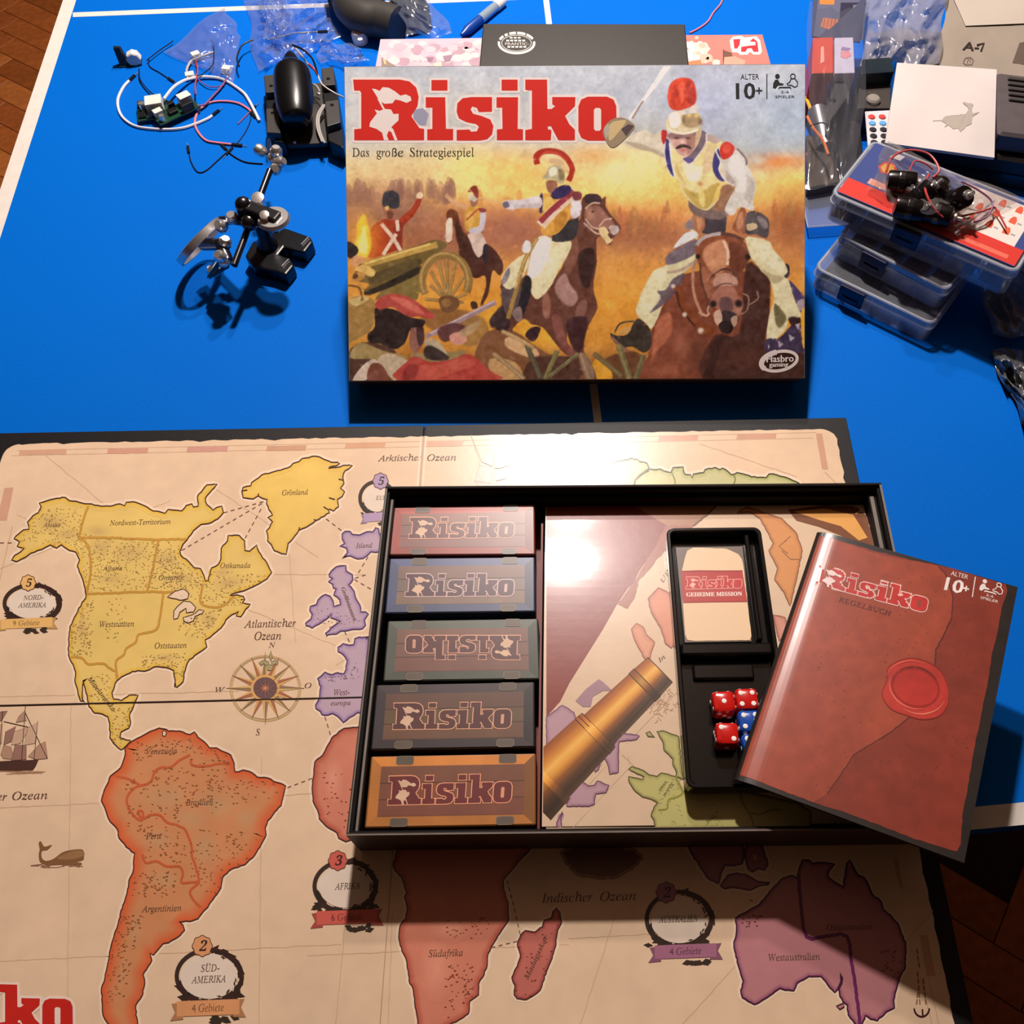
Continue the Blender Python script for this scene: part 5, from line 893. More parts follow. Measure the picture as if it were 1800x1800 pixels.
# picture: fine mesh carrying the printed colours
NU, NV = 660, 448
aa, bb = np.meshgrid(np.linspace(.0004, LW - .0004, NU + 1), np.linspace(-LH + .0004, -.0004, NV + 1))
O, X_, Y_, Z_ = (np.array(q) for q in (FL.o, FL.x, FL.y, FL.z))
V = O + aa[..., None] * X_ + bb[..., None] * Y_ + Z_ * .00015
Rc = np.array(CAM_M); q = (V - np.array(CAM_C)) @ Rc
uu = CAM_CX + CAM_F * q[..., 0] / -q[..., 2] - P.x0 - .5; vv = CAM_CY - CAM_F * q[..., 1] / -q[..., 2] - P.y0 - .5
uu = np.clip(uu, 0, P.a.shape[1] - 1.001); vv = np.clip(vv, 0, P.a.shape[0] - 1.001); i, j = uu.astype(int), vv.astype(int); fu, fv = (uu - i)[..., None], (vv - j)[..., None]
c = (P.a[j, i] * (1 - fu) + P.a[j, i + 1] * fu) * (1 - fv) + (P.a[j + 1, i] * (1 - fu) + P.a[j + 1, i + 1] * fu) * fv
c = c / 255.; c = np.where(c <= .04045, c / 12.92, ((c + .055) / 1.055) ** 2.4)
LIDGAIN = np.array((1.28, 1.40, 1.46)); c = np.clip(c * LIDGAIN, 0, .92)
me = bpy.data.meshes.new('cover_picture'); n = (NU + 1) * (NV + 1)
Vl = V.reshape(-1, 3) - np.array(wm(lid).translation)
ii, jj = np.meshgrid(np.arange(NU), np.arange(NV)); a0 = (jj * (NU + 1) + ii).ravel()
F = np.stack([a0, a0 + 1, a0 + NU + 2, a0 + NU + 1], 1).astype(np.int32)
me.vertices.add(n); me.vertices.foreach_set('co', Vl.astype(np.float32).ravel())
me.loops.add(F.size); me.loops.foreach_set('vertex_index', F.ravel()); me.polygons.add(len(F)); me.polygons.foreach_set('loop_start', np.arange(0, F.size, 4, dtype=np.int32))
me.update(calc_edges=True); me.validate()
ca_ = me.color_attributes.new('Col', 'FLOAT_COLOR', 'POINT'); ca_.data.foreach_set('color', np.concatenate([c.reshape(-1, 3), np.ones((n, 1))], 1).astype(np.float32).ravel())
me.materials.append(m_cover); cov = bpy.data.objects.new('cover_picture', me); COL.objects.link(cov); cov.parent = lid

lp = PR(FL(0, 0, .00015), FL.z)
LL = lambda p: T(p, 580, 0, 3.)
logo(lp, LL, (214, 48, 40), (240, 228, 224), 9.5, 1)
lp.poly(LL([(438, 580), (490, 570), (520, 600), (505, 660), (470, 660), (440, 625)]), (160, 160, 184), 1)
TXL = (72, 66, 56)
for tt, x0, x1 in (('Das', 118, 212), ('gro', 245, 322), ('e', 360, 392), ('Strategiespiel', 422, 766)): lp.text(tt, (580 + x0 / 3, 825 / 3), (580 + x1 / 3, 825 / 3), 15, TXL, 3, 'i', shear=-.22)
lp.text('ß', (580 + 328 / 3, 825 / 3), (580 + 354 / 3, 825 / 3), 15, TXL, 3, 'n')
# fist and guard overlap the last letter
hp = [(90, 570), (120, 500), (180, 455), (260, 450), (340, 500), (340, 540), (260, 630), (180, 690), (130, 660)]
lp.poly(C(cr(hp, True, 3)), (160, 142, 116), 5); lp.poly(C(cr([(150, 500), (230, 470), (280, 480), (190, 600), (140, 630)], True, 3)), (212, 188, 138), 6); lp.poly(C([(240, 540), (300, 500), (345, 515), (280, 600)]), (88, 76, 78), 6); lp.poly(C(cr([(100, 540), (135, 495), (145, 540), (120, 620)], True, 3)), (190, 176, 160), 6)
lp.obj('title_print', m_cover, lid); lp.mb = MB()
def age_mark(pr, f, ink, lay, bold=True):
    """ALTER 10+ | players pictogram; f maps crop C coordinates to pixels"""
    a = f([(1208, 137), (1358, 135)]); pr.text('ALTER', a[0], a[1], math.dist(*f([(1210, 137), (1208, 95)])), ink, lay, 'n')
    a = f([(1170, 295), (1320, 293)]); h = math.dist(*f([(1170, 295), (1170, 168)]))
    for k in (0, .7, 1.4, 2.1): pr.text('10', (a[0][0] + k, a[0][1]), (a[1][0] + k, a[1][1]), h, ink, lay, 'n')
    for q in ([(1332, 228), (1384, 228)], [(1358, 202), (1358, 255)]): pr.ribbon(f(q), 2.6, ink, lay)
    pr.ribbon(f([(1421, 92), (1421, 294)]), 1.8, ink, lay)
    circ = lambda x, y, r: [(x + r * math.cos(t), y + r * 1.05 * math.sin(t)) for t in np.linspace(0, 2 * math.pi, 18, endpoint=False)]
    pr.poly(f(circ(1507, 112, 19)), ink, lay); pr.poly(f([(1488, 140), (1512, 138), (1525, 165), (1558, 172), (1552, 184), (1512, 186), (1490, 212), (1470, 205), (1472, 170)]), ink, lay)
    pr.ribbon(f(circ(1632, 112, 19)), 1.7, ink, lay, True); pr.ribbon(f([(1618, 132), (1605, 160), (1584, 172), (1590, 184), (1620, 184), (1645, 200), (1668, 190), (1670, 160), (1648, 130)]), 1.7, ink, lay, True)
    pr.ribbon(f([(1516, 214), (1522, 202), (1612, 202), (1616, 214)]), 2, ink, lay)
    a = f([(1535, 248), (1600, 248)]); pr.text('2-6', a[0], a[1], 4.0, ink, lay, 'n'); a = f([(1490, 288), (1646, 287)]); pr.text('SPIELER', a[0], a[1], 4.4, ink, lay, 'n')
age_mark(lp, C, (52, 52, 56), 3)
lp.obj('age_mark', m_cover, lid); lp.mb = MB()
# maker's oval, lower right
D_ = lambda p: T(p, 1040, 360, 4.615)
ov = [(1522 + 145 * math.cos(t_), 1268 + 78 * math.sin(t_) - 22 * math.cos(t_)) for t_ in np.linspace(0, 2 * math.pi, 40, endpoint=False)]
lp.poly(D_(ov), (60, 34, 28), 2); lp.ribbon(D_(ov), 5.5, (226, 214, 210), 3, True); lp.ribbon(D_(ov[16:30]), 9, (226, 214, 210), 3)
a = D_([(1418, 1278), (1636, 1272)]); lp.text('Hasbro', a[0], a[1], 12, (230, 220, 216), 4, 'n'); lp.text('Hasbro', (a[0][0] + .8, a[0][1]), (a[1][0] + .8, a[1][1]), 12, (230, 220, 216), 4, 'n')
a = D_([(1440, 1315), (1592, 1312)]); lp.text('gaming', a[0], a[1], 8, (230, 220, 216), 4, 'n'); lp.text('gaming', (a[0][0] + .7, a[0][1]), (a[1][0] + .7, a[1][1]), 8, (230, 220, 216), 4, 'n')
lp.obj('maker_mark', m_cover, lid)
# ------------------------------------------------------------------ the open box bottom on the board, with its insert
TXo, TYo, TR, TH, TW, TD = -.11752, .42051, -.07884, .0538, .3983, .2706
TZ = .0068
FT = fz((TXo, TYo, 0), TR)                                    # far left corner; x right, y away
def tloc(u, v, z):
    d = W(u, v, z) - FT.o; return d.dot(FT.x), d.dot(FT.y)
m_traywall = M('dark_box_print', (52, 30, 24), .5, var=.4, scale=45, var2=.35, scale2=14)
m_trayin = M('black_card_lining', (18, 15, 14), .6, var=.15, scale=120, spec=.15)
m_rim = M('worn_card_edge', (120, 110, 100), .6, var=.15, scale=80)
m_rimd = M('dark_card_edge', (20, 16, 15), .6, spec=.15, var=.2, scale=80)
m_redcard = M('dark_red_card', (112, 44, 34), .5, var=.2, scale=40)
m_print = M('insert_print', None, .36, attr=True, spec=.4, coat=.22, var=.04, scale=70, bump=.06, bscale=90)
tray = thing('game_box_bottom', 'open bottom half of the game box with printed insert, lying on the board', 'box', FT(TW / 2, -TD / 2, TZ), TR)
t = .0017
b = MB(); b.box(FT, t, TW - t, -TD + t, -t, TZ, TZ + t); obj('bottom_board', b, m_trayin, tray)
for r in ((0, TW, -TD, -TD + t), (0, TW, -t, 0), (0, t, -TD + t, -t), (TW - t, TW, -TD + t, -t)):
    b = MB(); b.box(FT, *r, TZ, TH - .0003); o = obj('side_wall', b, m_traywall, tray)
    b = MB(); e_ = .0009; b.box(FT, r[0] + (e_ if r[0] == 0 and r[1] < .01 else 0), r[1], r[2], r[3] - (.0008 if r[2] == -TD and r[1] > .1 else 0), TH - .0003, TH); obj('worn_rim', b, m_rimd if r[2] > -.1 and r[1] - r[0] > .1 else m_rim, o)
    x0, x1, y0, y1 = r; cx, cy = TW / 2, -TD / 2
    sx = 0 if x1 - x0 > .1 else (1 if x0 < cx else -1); sy = 0 if y1 - y0 > .1 else (1 if y0 < cy else -1)
    b = MB(); b.box(FT, x0 + (t if sx == 0 else sx * t), x1 - (t if sx == 0 else -sx * t), y0 + sy * t, y1 + sy * t, TZ + t, TH - .0025 - (0 if sx else .0001)); obj('wall_lining', b, m_trayin, o)
# inner step of the lining
UD = tloc(955, 1200, .046)[0]                                 # where the divider stands
b = MB(); b.box(FT, .0036, TW - .0036, -.0072, -.0036, TZ + t, .0445); b.box(FT, .0036, .0066, -TD + .0036, -.0072, TZ + t, .0462); b.box(FT, TW - .0095, TW - .0036, -TD + .0036, -.0072, TZ + t, .0455); obj('lining_step', b, m_trayin, tray)
for r in ((.0042, .0058, -TD + .0042, -.008, .0462, .0468), (TW - .0085, TW - .0055, -TD + .0042, -.008, .0455, .0461)): b = MB(); b.box(FT, *r); obj('card_flange', b, m_rim, tray)
# trough for the five small boxes
b = MB(); b.box(FT, .0072, UD - .0025, -TD + .0045, -.0076, TZ + t, TZ + t + .0012); obj('trough_floor', b, m_redcard, tray)
b = MB(); b.hexa([FT(UD - .0035, -TD + .0045, .0086), FT(UD - .0022, -TD + .0045, .0086), FT(UD - .0022, -.03, .0086), FT(UD - .0035, -.03, .0086)], [FT(UD - .0030, -TD + .0045, .0455), FT(UD - .0014, -TD + .0045, .0455), FT(UD - .0014, -.03, .0445), FT(UD - .0030, -.03, .0445)]); obj('trough_wall', b, m_redcard, tray)
# printed insert panel, arched: lower at the back, almost level with the rim in front
ZB, G0, SL = .0330, .0078, .2565
def zprof(s_): s_ = min(max(s_, -.01), SL + .01); return ZB + .127 * s_ - .313 * s_ * s_
def isurf(u, v, h=0.):
    z = .042
    for _ in range(7): P_ = W(u, v, z); z = zprof(-(P_ - FT.o).dot(FT.y) - G0) + h
    return W(u, v, z)
IWd = TW - .0102 - UD
NS = 30
def strip_(z_, x0, x1): return lambda i, j: FT(UD + x0 + (x1 - x0) * i, -G0 - SL * j / NS, zprof(SL * j / NS) + z_)
b = MB(); b.sheet(strip_(-.0012, 0, IWd), 1, NS); b.sheet(lambda i, j: FT(UD, -G0 - SL * j / NS, zprof(SL * j / NS) - .0004 if i else TZ + t), 1, NS); ins = obj('insert_panel', b, m_rim, tray, smooth=True)
b = MB(); b.sheet(strip_(-.0003, 0, IWd), 1, NS, lin((214, 186, 156))); obj('insert_sheet', b, m_print, ins, smooth=2)
sA, sB = .02, .235
pA, pB, pM = FT(UD, -G0 - sA, zprof(sA)), FT(UD, -G0 - sB, zprof(sB)), zprof((sA + sB) / 2)
ey_ = (pA - pB).normalized(); ez_ = FT.x.cross(ey_).normalized()
FI = Fr(pB + ez_ * (pM - (pA.z + pB.z) / 2 + .0004), FT.x, ey_, ez_)
class PRI(PR):
    def P(s, u, v, lay): return isurf(u, v, -.0003 + s.eps * lay + 1.2e-6 * (s.k % 40))
    def poly(s, pts, col, lay=1, cols=None):
        # keep the artwork on the panel: clip at its left edge
        X = lambda p: (isurf(p[0], p[1]) - FT.o).dot(FT.x) - UD - .0006
        cs = cols or [col] * len(pts); o = []; oc = []
        for i in range(len(pts)):
            a, c2 = pts[i - 1], pts[i]; da, dc = X(a), X(c2)
            if (da >= 0) != (dc >= 0): f = da / (da - dc); o.append((a[0] + (c2[0] - a[0]) * f, a[1] + (c2[1] - a[1]) * f)); oc.append(tuple(u + (v - u) * f for u, v in zip(cs[i - 1], cs[i])))
            if dc >= 0: o.append(c2); oc.append(cs[i])
        if len(o) < 3: return
        if cols: return PR.poly(s, o, col, lay, oc)
        ys_ = [p[1] for p in o]; y0, y1 = min(ys_), max(ys_); n_ = max(1, int((y1 - y0) / 14))
        for k in range(n_):
            r = o
            for lim, sg in ((y0 + (y1 - y0) * k / n_, 1), (y0 + (y1 - y0) * (k + 1) / n_, -1)):
                w_ = []
                for i in range(len(r)):
                    p0, p1 = r[i - 1], r[i]; d0, d1 = (p0[1] - lim) * sg, (p1[1] - lim) * sg
                    if d0 >= 0: w_.append(p0)
                    if (d0 >= 0) != (d1 >= 0): f = d0 / (d0 - d1); w_.append((p0[0] + (p1[0] - p0[0]) * f, p0[1] + (p1[1] - p0[1]) * f))
                r = w_
                if len(r) < 3: break
            if len(r) > 2: s.k -= 1 if k else 0; PR.poly(s, r, col, lay)
def isplit(pts):
    # large flat patches follow the arch: cut into bands across the slope
    return pts
ip = PRI((0, 0, .04), (0, 0, 1))
IA = lambda p: T(p, 940, 840, 3.913)
IB = lambda p: T(p, 940, 1140, 3.913)
WINE = (134, 62, 54)
ip.poly(IA([(80, 195), (690, 195), (905, 325), (830, 480), (720, 640), (680, 720), (640, 760), (560, 880), (470, 1040), (240, 1409)]) + IB([(175, 365), (80, 470)]), WINE, 1)
ip.poly(IA([(690, 195), (1250, 190), (1180, 260), (1090, 330), (905, 325)]), (164, 118, 88), 1)
ip.poly(rough(IA([(905, 325), (1090, 330), (1060, 420), (900, 500), (850, 550), (780, 640), (720, 700), (690, 820), (640, 900), (570, 870), (690, 700), (820, 490)]), 1, 5), (156, 96, 80), 2)
ip.ribbon(rough(IA([(1250, 190), (1180, 260), (1090, 330)]), 1, 5, False), 3, (110, 74, 54), 3)
def iland(K, q, fill, rim, seed=1):
    p = rough(K(q), .7, 5, True, seed); ip.poly(p, fill, 3); ip.ribbon(p, 1.8, rim, 5, True)
    A = sum(p[i - 1][0] * p[i][1] - p[i][0] * p[i - 1][1] for i in range(len(p))); ip.ribbon(p, 6, tuple((a + c) / 2 for a, c in zip(fill, rim)), 4, True, fill, 1 if A > 0 else -1)
OR, PU, GR = (208, 142, 84), (182, 146, 156), (186, 180, 112)
iland(IA, [(1390, 240), (1460, 200), (1700, 280), (1800, 380), (1840, 500), (1800, 700), (1755, 880), (1720, 800), (1650, 700), (1670, 620), (1610, 500), (1640, 450), (1600, 370), (1550, 280), (1480, 235)], OR, (140, 84, 50))
iland(IA, [(780, 830), (850, 755), (920, 790), (980, 900), (980, 1100), (940, 1170), (900, 1140), (870, 1040), (800, 920)], (212, 142, 112), (150, 84, 66))
iland(IA, [(665, 1040), (700, 1000), (750, 1030), (770, 1080), (825, 1130), (800, 1200), (790, 1260), (755, 1240), (690, 1120)], (216, 152, 120), (160, 92, 72))
iland(IA, [(1640, 940), (1720, 960), (1760, 1060), (1680, 1120)], (206, 142, 122), (150, 84, 70))
for q in ([(1720, 440), (1760, 400), (1680, 470), (1740, 520)], [(1700, 500), (1760, 560), (1830, 560)]): ip.ribbon(IA(q), 1.4, (150, 100, 60), 6)
# horn of brass, upper right
ip.poly([(1385, 896), (1450, 888), (1505, 890), (1532, 915), (1548, 962), (1500, 966), (1480, 942), (1440, 926), (1400, 915)], (120, 72, 44), 4); ip.poly([(1395, 899), (1450, 894), (1500, 905), (1525, 945), (1510, 950), (1478, 925), (1440, 914)], (220, 160, 84), 5)
for q in ([(1503, 892), (1512, 888), (1513, 898), (1504, 903)], [(1528, 922), (1533, 935), (1537, 950)]): ip.ribbon(q, 2, (226, 190, 140), 6)
# telescope of brass, lower left
ax = [np.array(IB([(862, 145)])[0]), np.array(IB([(-20, 1010)])[0])]; nrm = np.array((ax[1][1] - ax[0][1], ax[0][0] - ax[1][0])); nrm /= np.hypot(*nrm)
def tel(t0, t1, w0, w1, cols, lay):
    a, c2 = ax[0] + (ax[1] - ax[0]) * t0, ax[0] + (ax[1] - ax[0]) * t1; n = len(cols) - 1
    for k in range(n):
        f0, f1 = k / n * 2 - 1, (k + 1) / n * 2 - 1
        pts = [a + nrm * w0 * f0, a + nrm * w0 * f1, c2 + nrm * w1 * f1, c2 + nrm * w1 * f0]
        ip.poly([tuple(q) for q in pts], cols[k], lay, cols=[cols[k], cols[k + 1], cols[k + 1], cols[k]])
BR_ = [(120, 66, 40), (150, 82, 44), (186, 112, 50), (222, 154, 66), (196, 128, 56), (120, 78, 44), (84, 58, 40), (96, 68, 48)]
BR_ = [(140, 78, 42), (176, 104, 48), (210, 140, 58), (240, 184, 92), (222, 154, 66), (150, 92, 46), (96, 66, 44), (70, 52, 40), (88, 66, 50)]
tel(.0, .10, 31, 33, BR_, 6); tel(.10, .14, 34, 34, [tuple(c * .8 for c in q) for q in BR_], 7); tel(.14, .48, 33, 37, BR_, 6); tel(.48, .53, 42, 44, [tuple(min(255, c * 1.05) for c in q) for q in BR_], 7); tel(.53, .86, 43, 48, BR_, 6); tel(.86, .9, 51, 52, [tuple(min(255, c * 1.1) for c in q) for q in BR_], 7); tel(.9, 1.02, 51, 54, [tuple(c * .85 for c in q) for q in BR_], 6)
for tt in (.0, .10, .14, .48, .505, .53, .86, .88, .9):
    if tt > .85: continue
    c0 = ax[0] + (ax[1] - ax[0]) * tt; w = 31 + 22 * tt; ip.ribbon([tuple(c0 + nrm * w), tuple(c0 - nrm * w)], 1.6, (74, 46, 30), 8)
iland(IB, [(80, 470), (190, 390), (270, 440), (290, 490), (170, 600), (80, 690)], PU, (120, 84, 110))
iland(IB, [(560, 640), (600, 580), (720, 600), (700, 625), (580, 640), (575, 800), (575, 850), (515, 865), (500, 790), (470, 740), (540, 670)], PU, (110, 72, 100))
iland(IB, [(240, 960), (320, 910), (370, 945), (410, 940), (430, 910), (510, 940), (490, 990), (420, 1000), (410, 1070), (370, 1085), (220, 1085)], PU, (110, 72, 100))
iland(IB, [(410, 830), (455, 760), (440, 830), (415, 850)], PU, (110, 72, 100)); iland(IB, [(150, 1200), (190, 1120), (180, 1180), (185, 1240), (150, 1220)], PU, (110, 72, 100))
ip.poly(IB([(280, 360), (350, 280), (440, 210), (470, 230), (535, 290), (470, 290), (400, 330), (385, 400), (330, 400)]), (160, 126, 136), 4)
iland(IB, [(840, 570), (880, 565), (990, 605), (1020, 900), (970, 880), (975, 850), (950, 800), (950, 760), (890, 700), (880, 640)], GR, (84, 80, 40)); iland(IB, [(765, 580), (790, 570), (825, 610), (780, 605)], GR, (84, 80, 40))
iland(IB, [(645, 830), (670, 810), (750, 840), (790, 870), (840, 880), (870, 855), (930, 870), (970, 880), (1020, 980), (1060, 975), (1400, 975), (1800, 1060), (1900, 1120), (1900, 1235), (830, 1235), (820, 1180), (800, 1150), (820, 1090), (845, 1060), (810, 1040), (740, 1020), (690, 980), (650, 920), (645, 880), (700, 890), (740, 900), (750, 880), (700, 860)], GR, (84, 80, 40))
for q in ([(970, 880), (1000, 940), (1020, 990), (980, 1020), (920, 1040), (910, 1100), (850, 1110)], [(1020, 990), (1070, 975)], [(1410, 975), (1430, 1060), (1480, 1140), (1510, 1235)], [(1480, 1130), (1560, 1140), (1620, 1110), (1700, 1110)]): ip.ribbon(rough(cr(IB(q), False, 3), .7, 4, False), 3, (140, 140, 52), 6)
for q in ([(690, 960), (640, 740)], [(600, 730), (760, 880)], [(360, 950), (760, 520), (980, 300)], [(260, 1235), (640, 830)]): ip.ribbon(IB(q), 1, (188, 158, 126), 2)
rs = random.Random(4)
for _ in range(90):
    x, y = rs.uniform(850, 1300), rs.uniform(900, 1230); ip.mark(*IB([(x, y)])[0], 1.8, .8, (160, 152, 84), 6)
for _ in range(70):                                            # sepia sketch of rigging
    x, y = rs.gauss(880, 45), rs.gauss(380, 50); ip.ribbon(IB([(x, y), (x + rs.uniform(-30, 30), y + rs.uniform(-30, 30))]), 1.2, (196, 158, 130), 4)
a = IB([(1180, 1190), (1250, 1115)]); ip.text('China', a[1], a[0], 7, (96, 84, 54), 7); a = IB([(940, 920), (880, 1010)]); ip.text('Südost', a[0], a[1], 6, (96, 84, 54), 7); a = IB([(900, 910), (850, 970)]); ip.text('asien', a[0], a[1], 6, (96, 84, 54), 7)
a = IA([(885, 720), (935, 640)]); ip.text('UR', a[0], a[1], 7, (120, 96, 78), 4); a = IB([(860, 95), (900, 60)]); ip.text('In', a[0], a[1], 7, (96, 74, 60), 7)
ip.ribbon([IB([(78, 1243)])[0], IB([(1900, 1238)])[0]], 7, (206, 180, 150), 7); ip.ribbon([IB([(78, 1232)])[0], IB([(1900, 1228)])[0]], 1.2, (150, 120, 92), 8)
ip.obj('insert_artwork', m_print, ins)

# ------------------------------------------------------------------ five small piece boxes in a row
m_boxprint = M('small_box_print', None, .36, attr=True, spec=.75, var=.1, scale=60, var2=.06, scale2=16)
KB1 = lambda p: T(p, 600, 830, 4.737)
KB2 = lambda p: T(p, 600, 1140, 4.737)
BOXES = [  # corners far-left, far-right, near-right, near-left; frame, wood, title, edge; logo corners
    ('red-framed', KB1([(432, 290), (1610, 268), (1615, 685), (395, 690)]), (150, 62, 50), (136, 92, 78), (94, 46, 46), (206, 150, 124), KB1([(562, 552), (1432, 545), (578, 380)]), 'farthest back'),
    ('blue-framed', KB1([(400, 715), (1612, 703), (1615, 1160), (360, 1175)]), (66, 76, 108), (120, 94, 88), (78, 48, 58), (196, 164, 160), KB1([(532, 1035), (1430, 1030), (548, 850)]), 'second from the back'),
    ('green-framed', KB1([(385, 1235), (1640, 1215)]) + KB2([(1655, 255), (345, 272)]), (74, 80, 70), (118, 82, 72), (88, 48, 48), (204, 150, 124), KB1([(1490, 1362), (540, 1362), (1482, 1560)]), 'title upside down'),
    ('black-framed', KB2([(290, 300), (1610, 275), (1612, 820), (240, 845)]), (54, 46, 48), (106, 74, 58), (84, 44, 44), (206, 152, 120), KB2([(430, 674), (1408, 662), (444, 458)]), 'fourth from the back'),
    ('yellow-framed', KB2([(245, 895), (1620, 870), (1620, 1470), (190, 1495)]), (176, 110, 46), (122, 74, 52), (104, 36, 36), (220, 150, 112), KB2([(388, 1304), (1412, 1280), (404, 1066)]), 'nearest the camera')]
ZBX = .0405
labs = {'red-framed': 'small cardboard box printed as a red-framed wooden crate, farthest back in the row', 'blue-framed': 'small cardboard box printed as a blue-framed wooden crate, behind the green-framed one', 'green-framed': 'small green-framed crate box whose title stands upside down, middle of the row', 'black-framed': 'small cardboard box printed as a black-framed crate, just behind the yellow one', 'yellow-framed': 'small cardboard box printed as a yellow-framed crate, nearest of the five in the row'}
for nm, cs, frame, wood, ttl, edge, lg, _ in BOXES:
    top = [W(*q, ZBX) for q in cs]; c0 = sum(top, Vector()) / 4
    bx = thing('piece_box', labs[nm], 'box', (c0.x, c0.y, TZ + t + .0012), TR, 'small boxes for the playing pieces')
    b = MB(); low = [Vector((q.x, q.y, .0100)) for q in top]; n4 = [3, 2, 1, 0]
    b.hexa([low[k] for k in n4], [top[k] - Vector((0, 0, .0004)) for k in n4], lin(tuple(c * .8 for c in frame))); body = obj('carton', b, m_boxprint, bx, bevel=.0012)
    q = PR((0, 0, ZBX - .0003), (0, 0, 1)); C4 = [np.array(x, float) for x in cs]
    def bil(a, c): return tuple((C4[0] * (1 - a) + C4[1] * a) * (1 - c) + (C4[3] * (1 - a) + C4[2] * a) * c)
    e = .012; q.poly([bil(e, .02), bil(1 - e, .02), bil(1 - e, .98), bil(e, .98)], frame, 1)
    q.poly([bil(.07, .15), bil(.93, .15), bil(.93, .85), bil(.07, .85)], wood, 2)
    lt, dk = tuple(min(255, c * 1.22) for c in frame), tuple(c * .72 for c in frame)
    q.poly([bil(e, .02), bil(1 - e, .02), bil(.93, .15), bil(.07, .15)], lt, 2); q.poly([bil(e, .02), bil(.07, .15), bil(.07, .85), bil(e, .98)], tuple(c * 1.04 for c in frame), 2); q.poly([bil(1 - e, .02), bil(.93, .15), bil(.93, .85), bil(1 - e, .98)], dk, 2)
    for i, v in enumerate((.385, .61)): q.ribbon([bil(.07, v), bil(.93, v - .005)], 1.3, tuple(c * .62 for c in wood), 3)
    for a in ((.15, .38), (.38, .61), (.61, .84)): q.poly([bil(.075, a[0]), bil(.925, a[0]), bil(.925, a[1]), bil(.075, a[1])], tuple(c * random.uniform(.93, 1.06) for c in wood), 3)
    for i, v in enumerate((.385, .61)): q.ribbon([bil(.07, v), bil(.93, v - .005)], 1.4, tuple(c * .62 for c in wood), 4)
    for a, v in ((.2, .93), (.82, .93), (.21, .07), (.83, .07)):
        p = rrect(-.052, .052, -.05, .05, .02, 3); pts = [bil(a + x, v + y * 1.15) for x, y in p]; mc = (94, 82, 70); q.poly(pts, mc, 5); q.ribbon(pts, 1.1, tuple(c * 1.35 for c in mc), 6, True)
    logo(q, affine(*lg), ttl, tuple(min(255, c * 1.1) for c in edge), 3.2, 6, sil=(212, 176, 146), back=edge)
    q.obj('lid_print', m_boxprint, body)

# ------------------------------------------------------------------ black plastic card tray with the mission cards and dice
m_blackpl = M('glossy_black_plastic', (10, 10, 11), .16, spec=.6, bump=.04, bscale=60)
def ipl(u, v, h): return onplane(u, v, FI(0, 0, h), FI.z)
HT = .013
c4 = [ipl(1171, 928, HT), ipl(1337, 926, HT), ipl(1196, 1386, HT)]
exv = (c4[1] - c4[0]).normalized(); CWd = (c4[1] - c4[0]).length; eyv = FI.z.cross(exv).normalized(); CL = (c4[2] - c4[0]).dot(-eyv)
FC = Fr(c4[2] + exv * 0 - FI.z * HT, exv, eyv, FI.z); FC.o = c4[0] - eyv * CL - FI.z * HT
ct = thing('card_tray', 'glossy black plastic tray holding the mission cards and dice', 'tray', FC(CWd / 2, CL / 2, .0012), TR)
yd = CL * .50
b = MB(); b.rbox(FC, 0, CWd, 0, CL, .0012, .0026, .006); obj('tray_floor', b, m_blackpl, ct)
def ringwall(x0, x1, y0, y1, r, w, z0, z1, slant=.0015):
    b = MB(); o0 = rrect(x0, x1, y0, y1, r, 5); i0 = rrect(x0 + w, x1 - w, y0 + w, y1 - w, max(.001, r - w * .6), 5); i1 = rrect(x0 + w + slant, x1 - w - slant, y0 + w + slant, y1 - w - slant, max(.001, r - w * .6), 5); n = len(o0)
    vs = [FC(*q, z0) for q in o0] + [FC(*q, z1) for q in o0] + [FC(*q, z1) for q in i0] + [FC(*q, z0) for q in i1]; fs = []
    for L in range(3): fs += [(L * n + i, L * n + (i + 1) % n, (L + 1) * n + (i + 1) % n, (L + 1) * n + i) for i in range(n)]
    return b.add(vs, fs)
obj('tray_rim', ringwall(0, CWd, 0, CL, .006, .0032, .0026, HT), m_blackpl, ct, bevel=.0008)
b = MB(); b.box(FC, .0036, CWd - .0036, yd - .006, yd + .004, .0026, HT - .001); obj('divider', b, m_blackpl, ct, bevel=.002)
b = MB(); b.box(FC, CWd - .0135, CWd - .0095, yd + .006, CL - .005, .0026, HT - .002); obj('side_rail', b, m_blackpl, ct, bevel=.0015)
b = MB(); b.box(FC, .012, CWd - .018, yd - .022, yd - .010, .0026, .006); obj('ledge', b, m_blackpl, ct, bevel=.0015)
# the deck
m_card = M('card_print', None, .4, attr=True, spec=.4)
HC = .0085
kc = [ipl(u, v, HC) for u, v in ((1188, 962), (1305, 960), (1321, 1127), (1204, 1129))]
cdk = thing('card_deck', 'stack of cream mission cards with a red title band in the black tray', 'cards', sum(kc, Vector()) / 4 - FI.z * (HC - .0028), TR)
b = MB(); b.hexa([kc[k] - FI.z * (HC - .0028) for k in (3, 2, 1, 0)], [kc[k] - FI.z * .0002 for k in (3, 2, 1, 0)], lin((112, 96, 84))); obj('deck', b, m_card, cdk)
q = PR(kc[0], FI.z)
q.poly(rough(IA([(1030, 560), (1050, 500), (1090, 480), (1180, 482), (1320, 488), (1400, 525), (1425, 560), (1440, 640), (1490, 1090), (1480, 1115), (1100, 1122), (1050, 1115), (1035, 1080), (1020, 880), (1012, 640)]), .5, 8), (228, 196, 158), 1)
q.poly(IA([(1005, 640), (1120, 635), (1300, 637), (1428, 636), (1462, 855), (1200, 858), (1020, 862)]), (178, 48, 42), 2)
q.ribbon(IA([(1010, 645), (1430, 640)]), 1, (120, 30, 28), 3); q.ribbon(IA([(1020, 856), (1458, 850)]), 1, (120, 30, 28), 3)
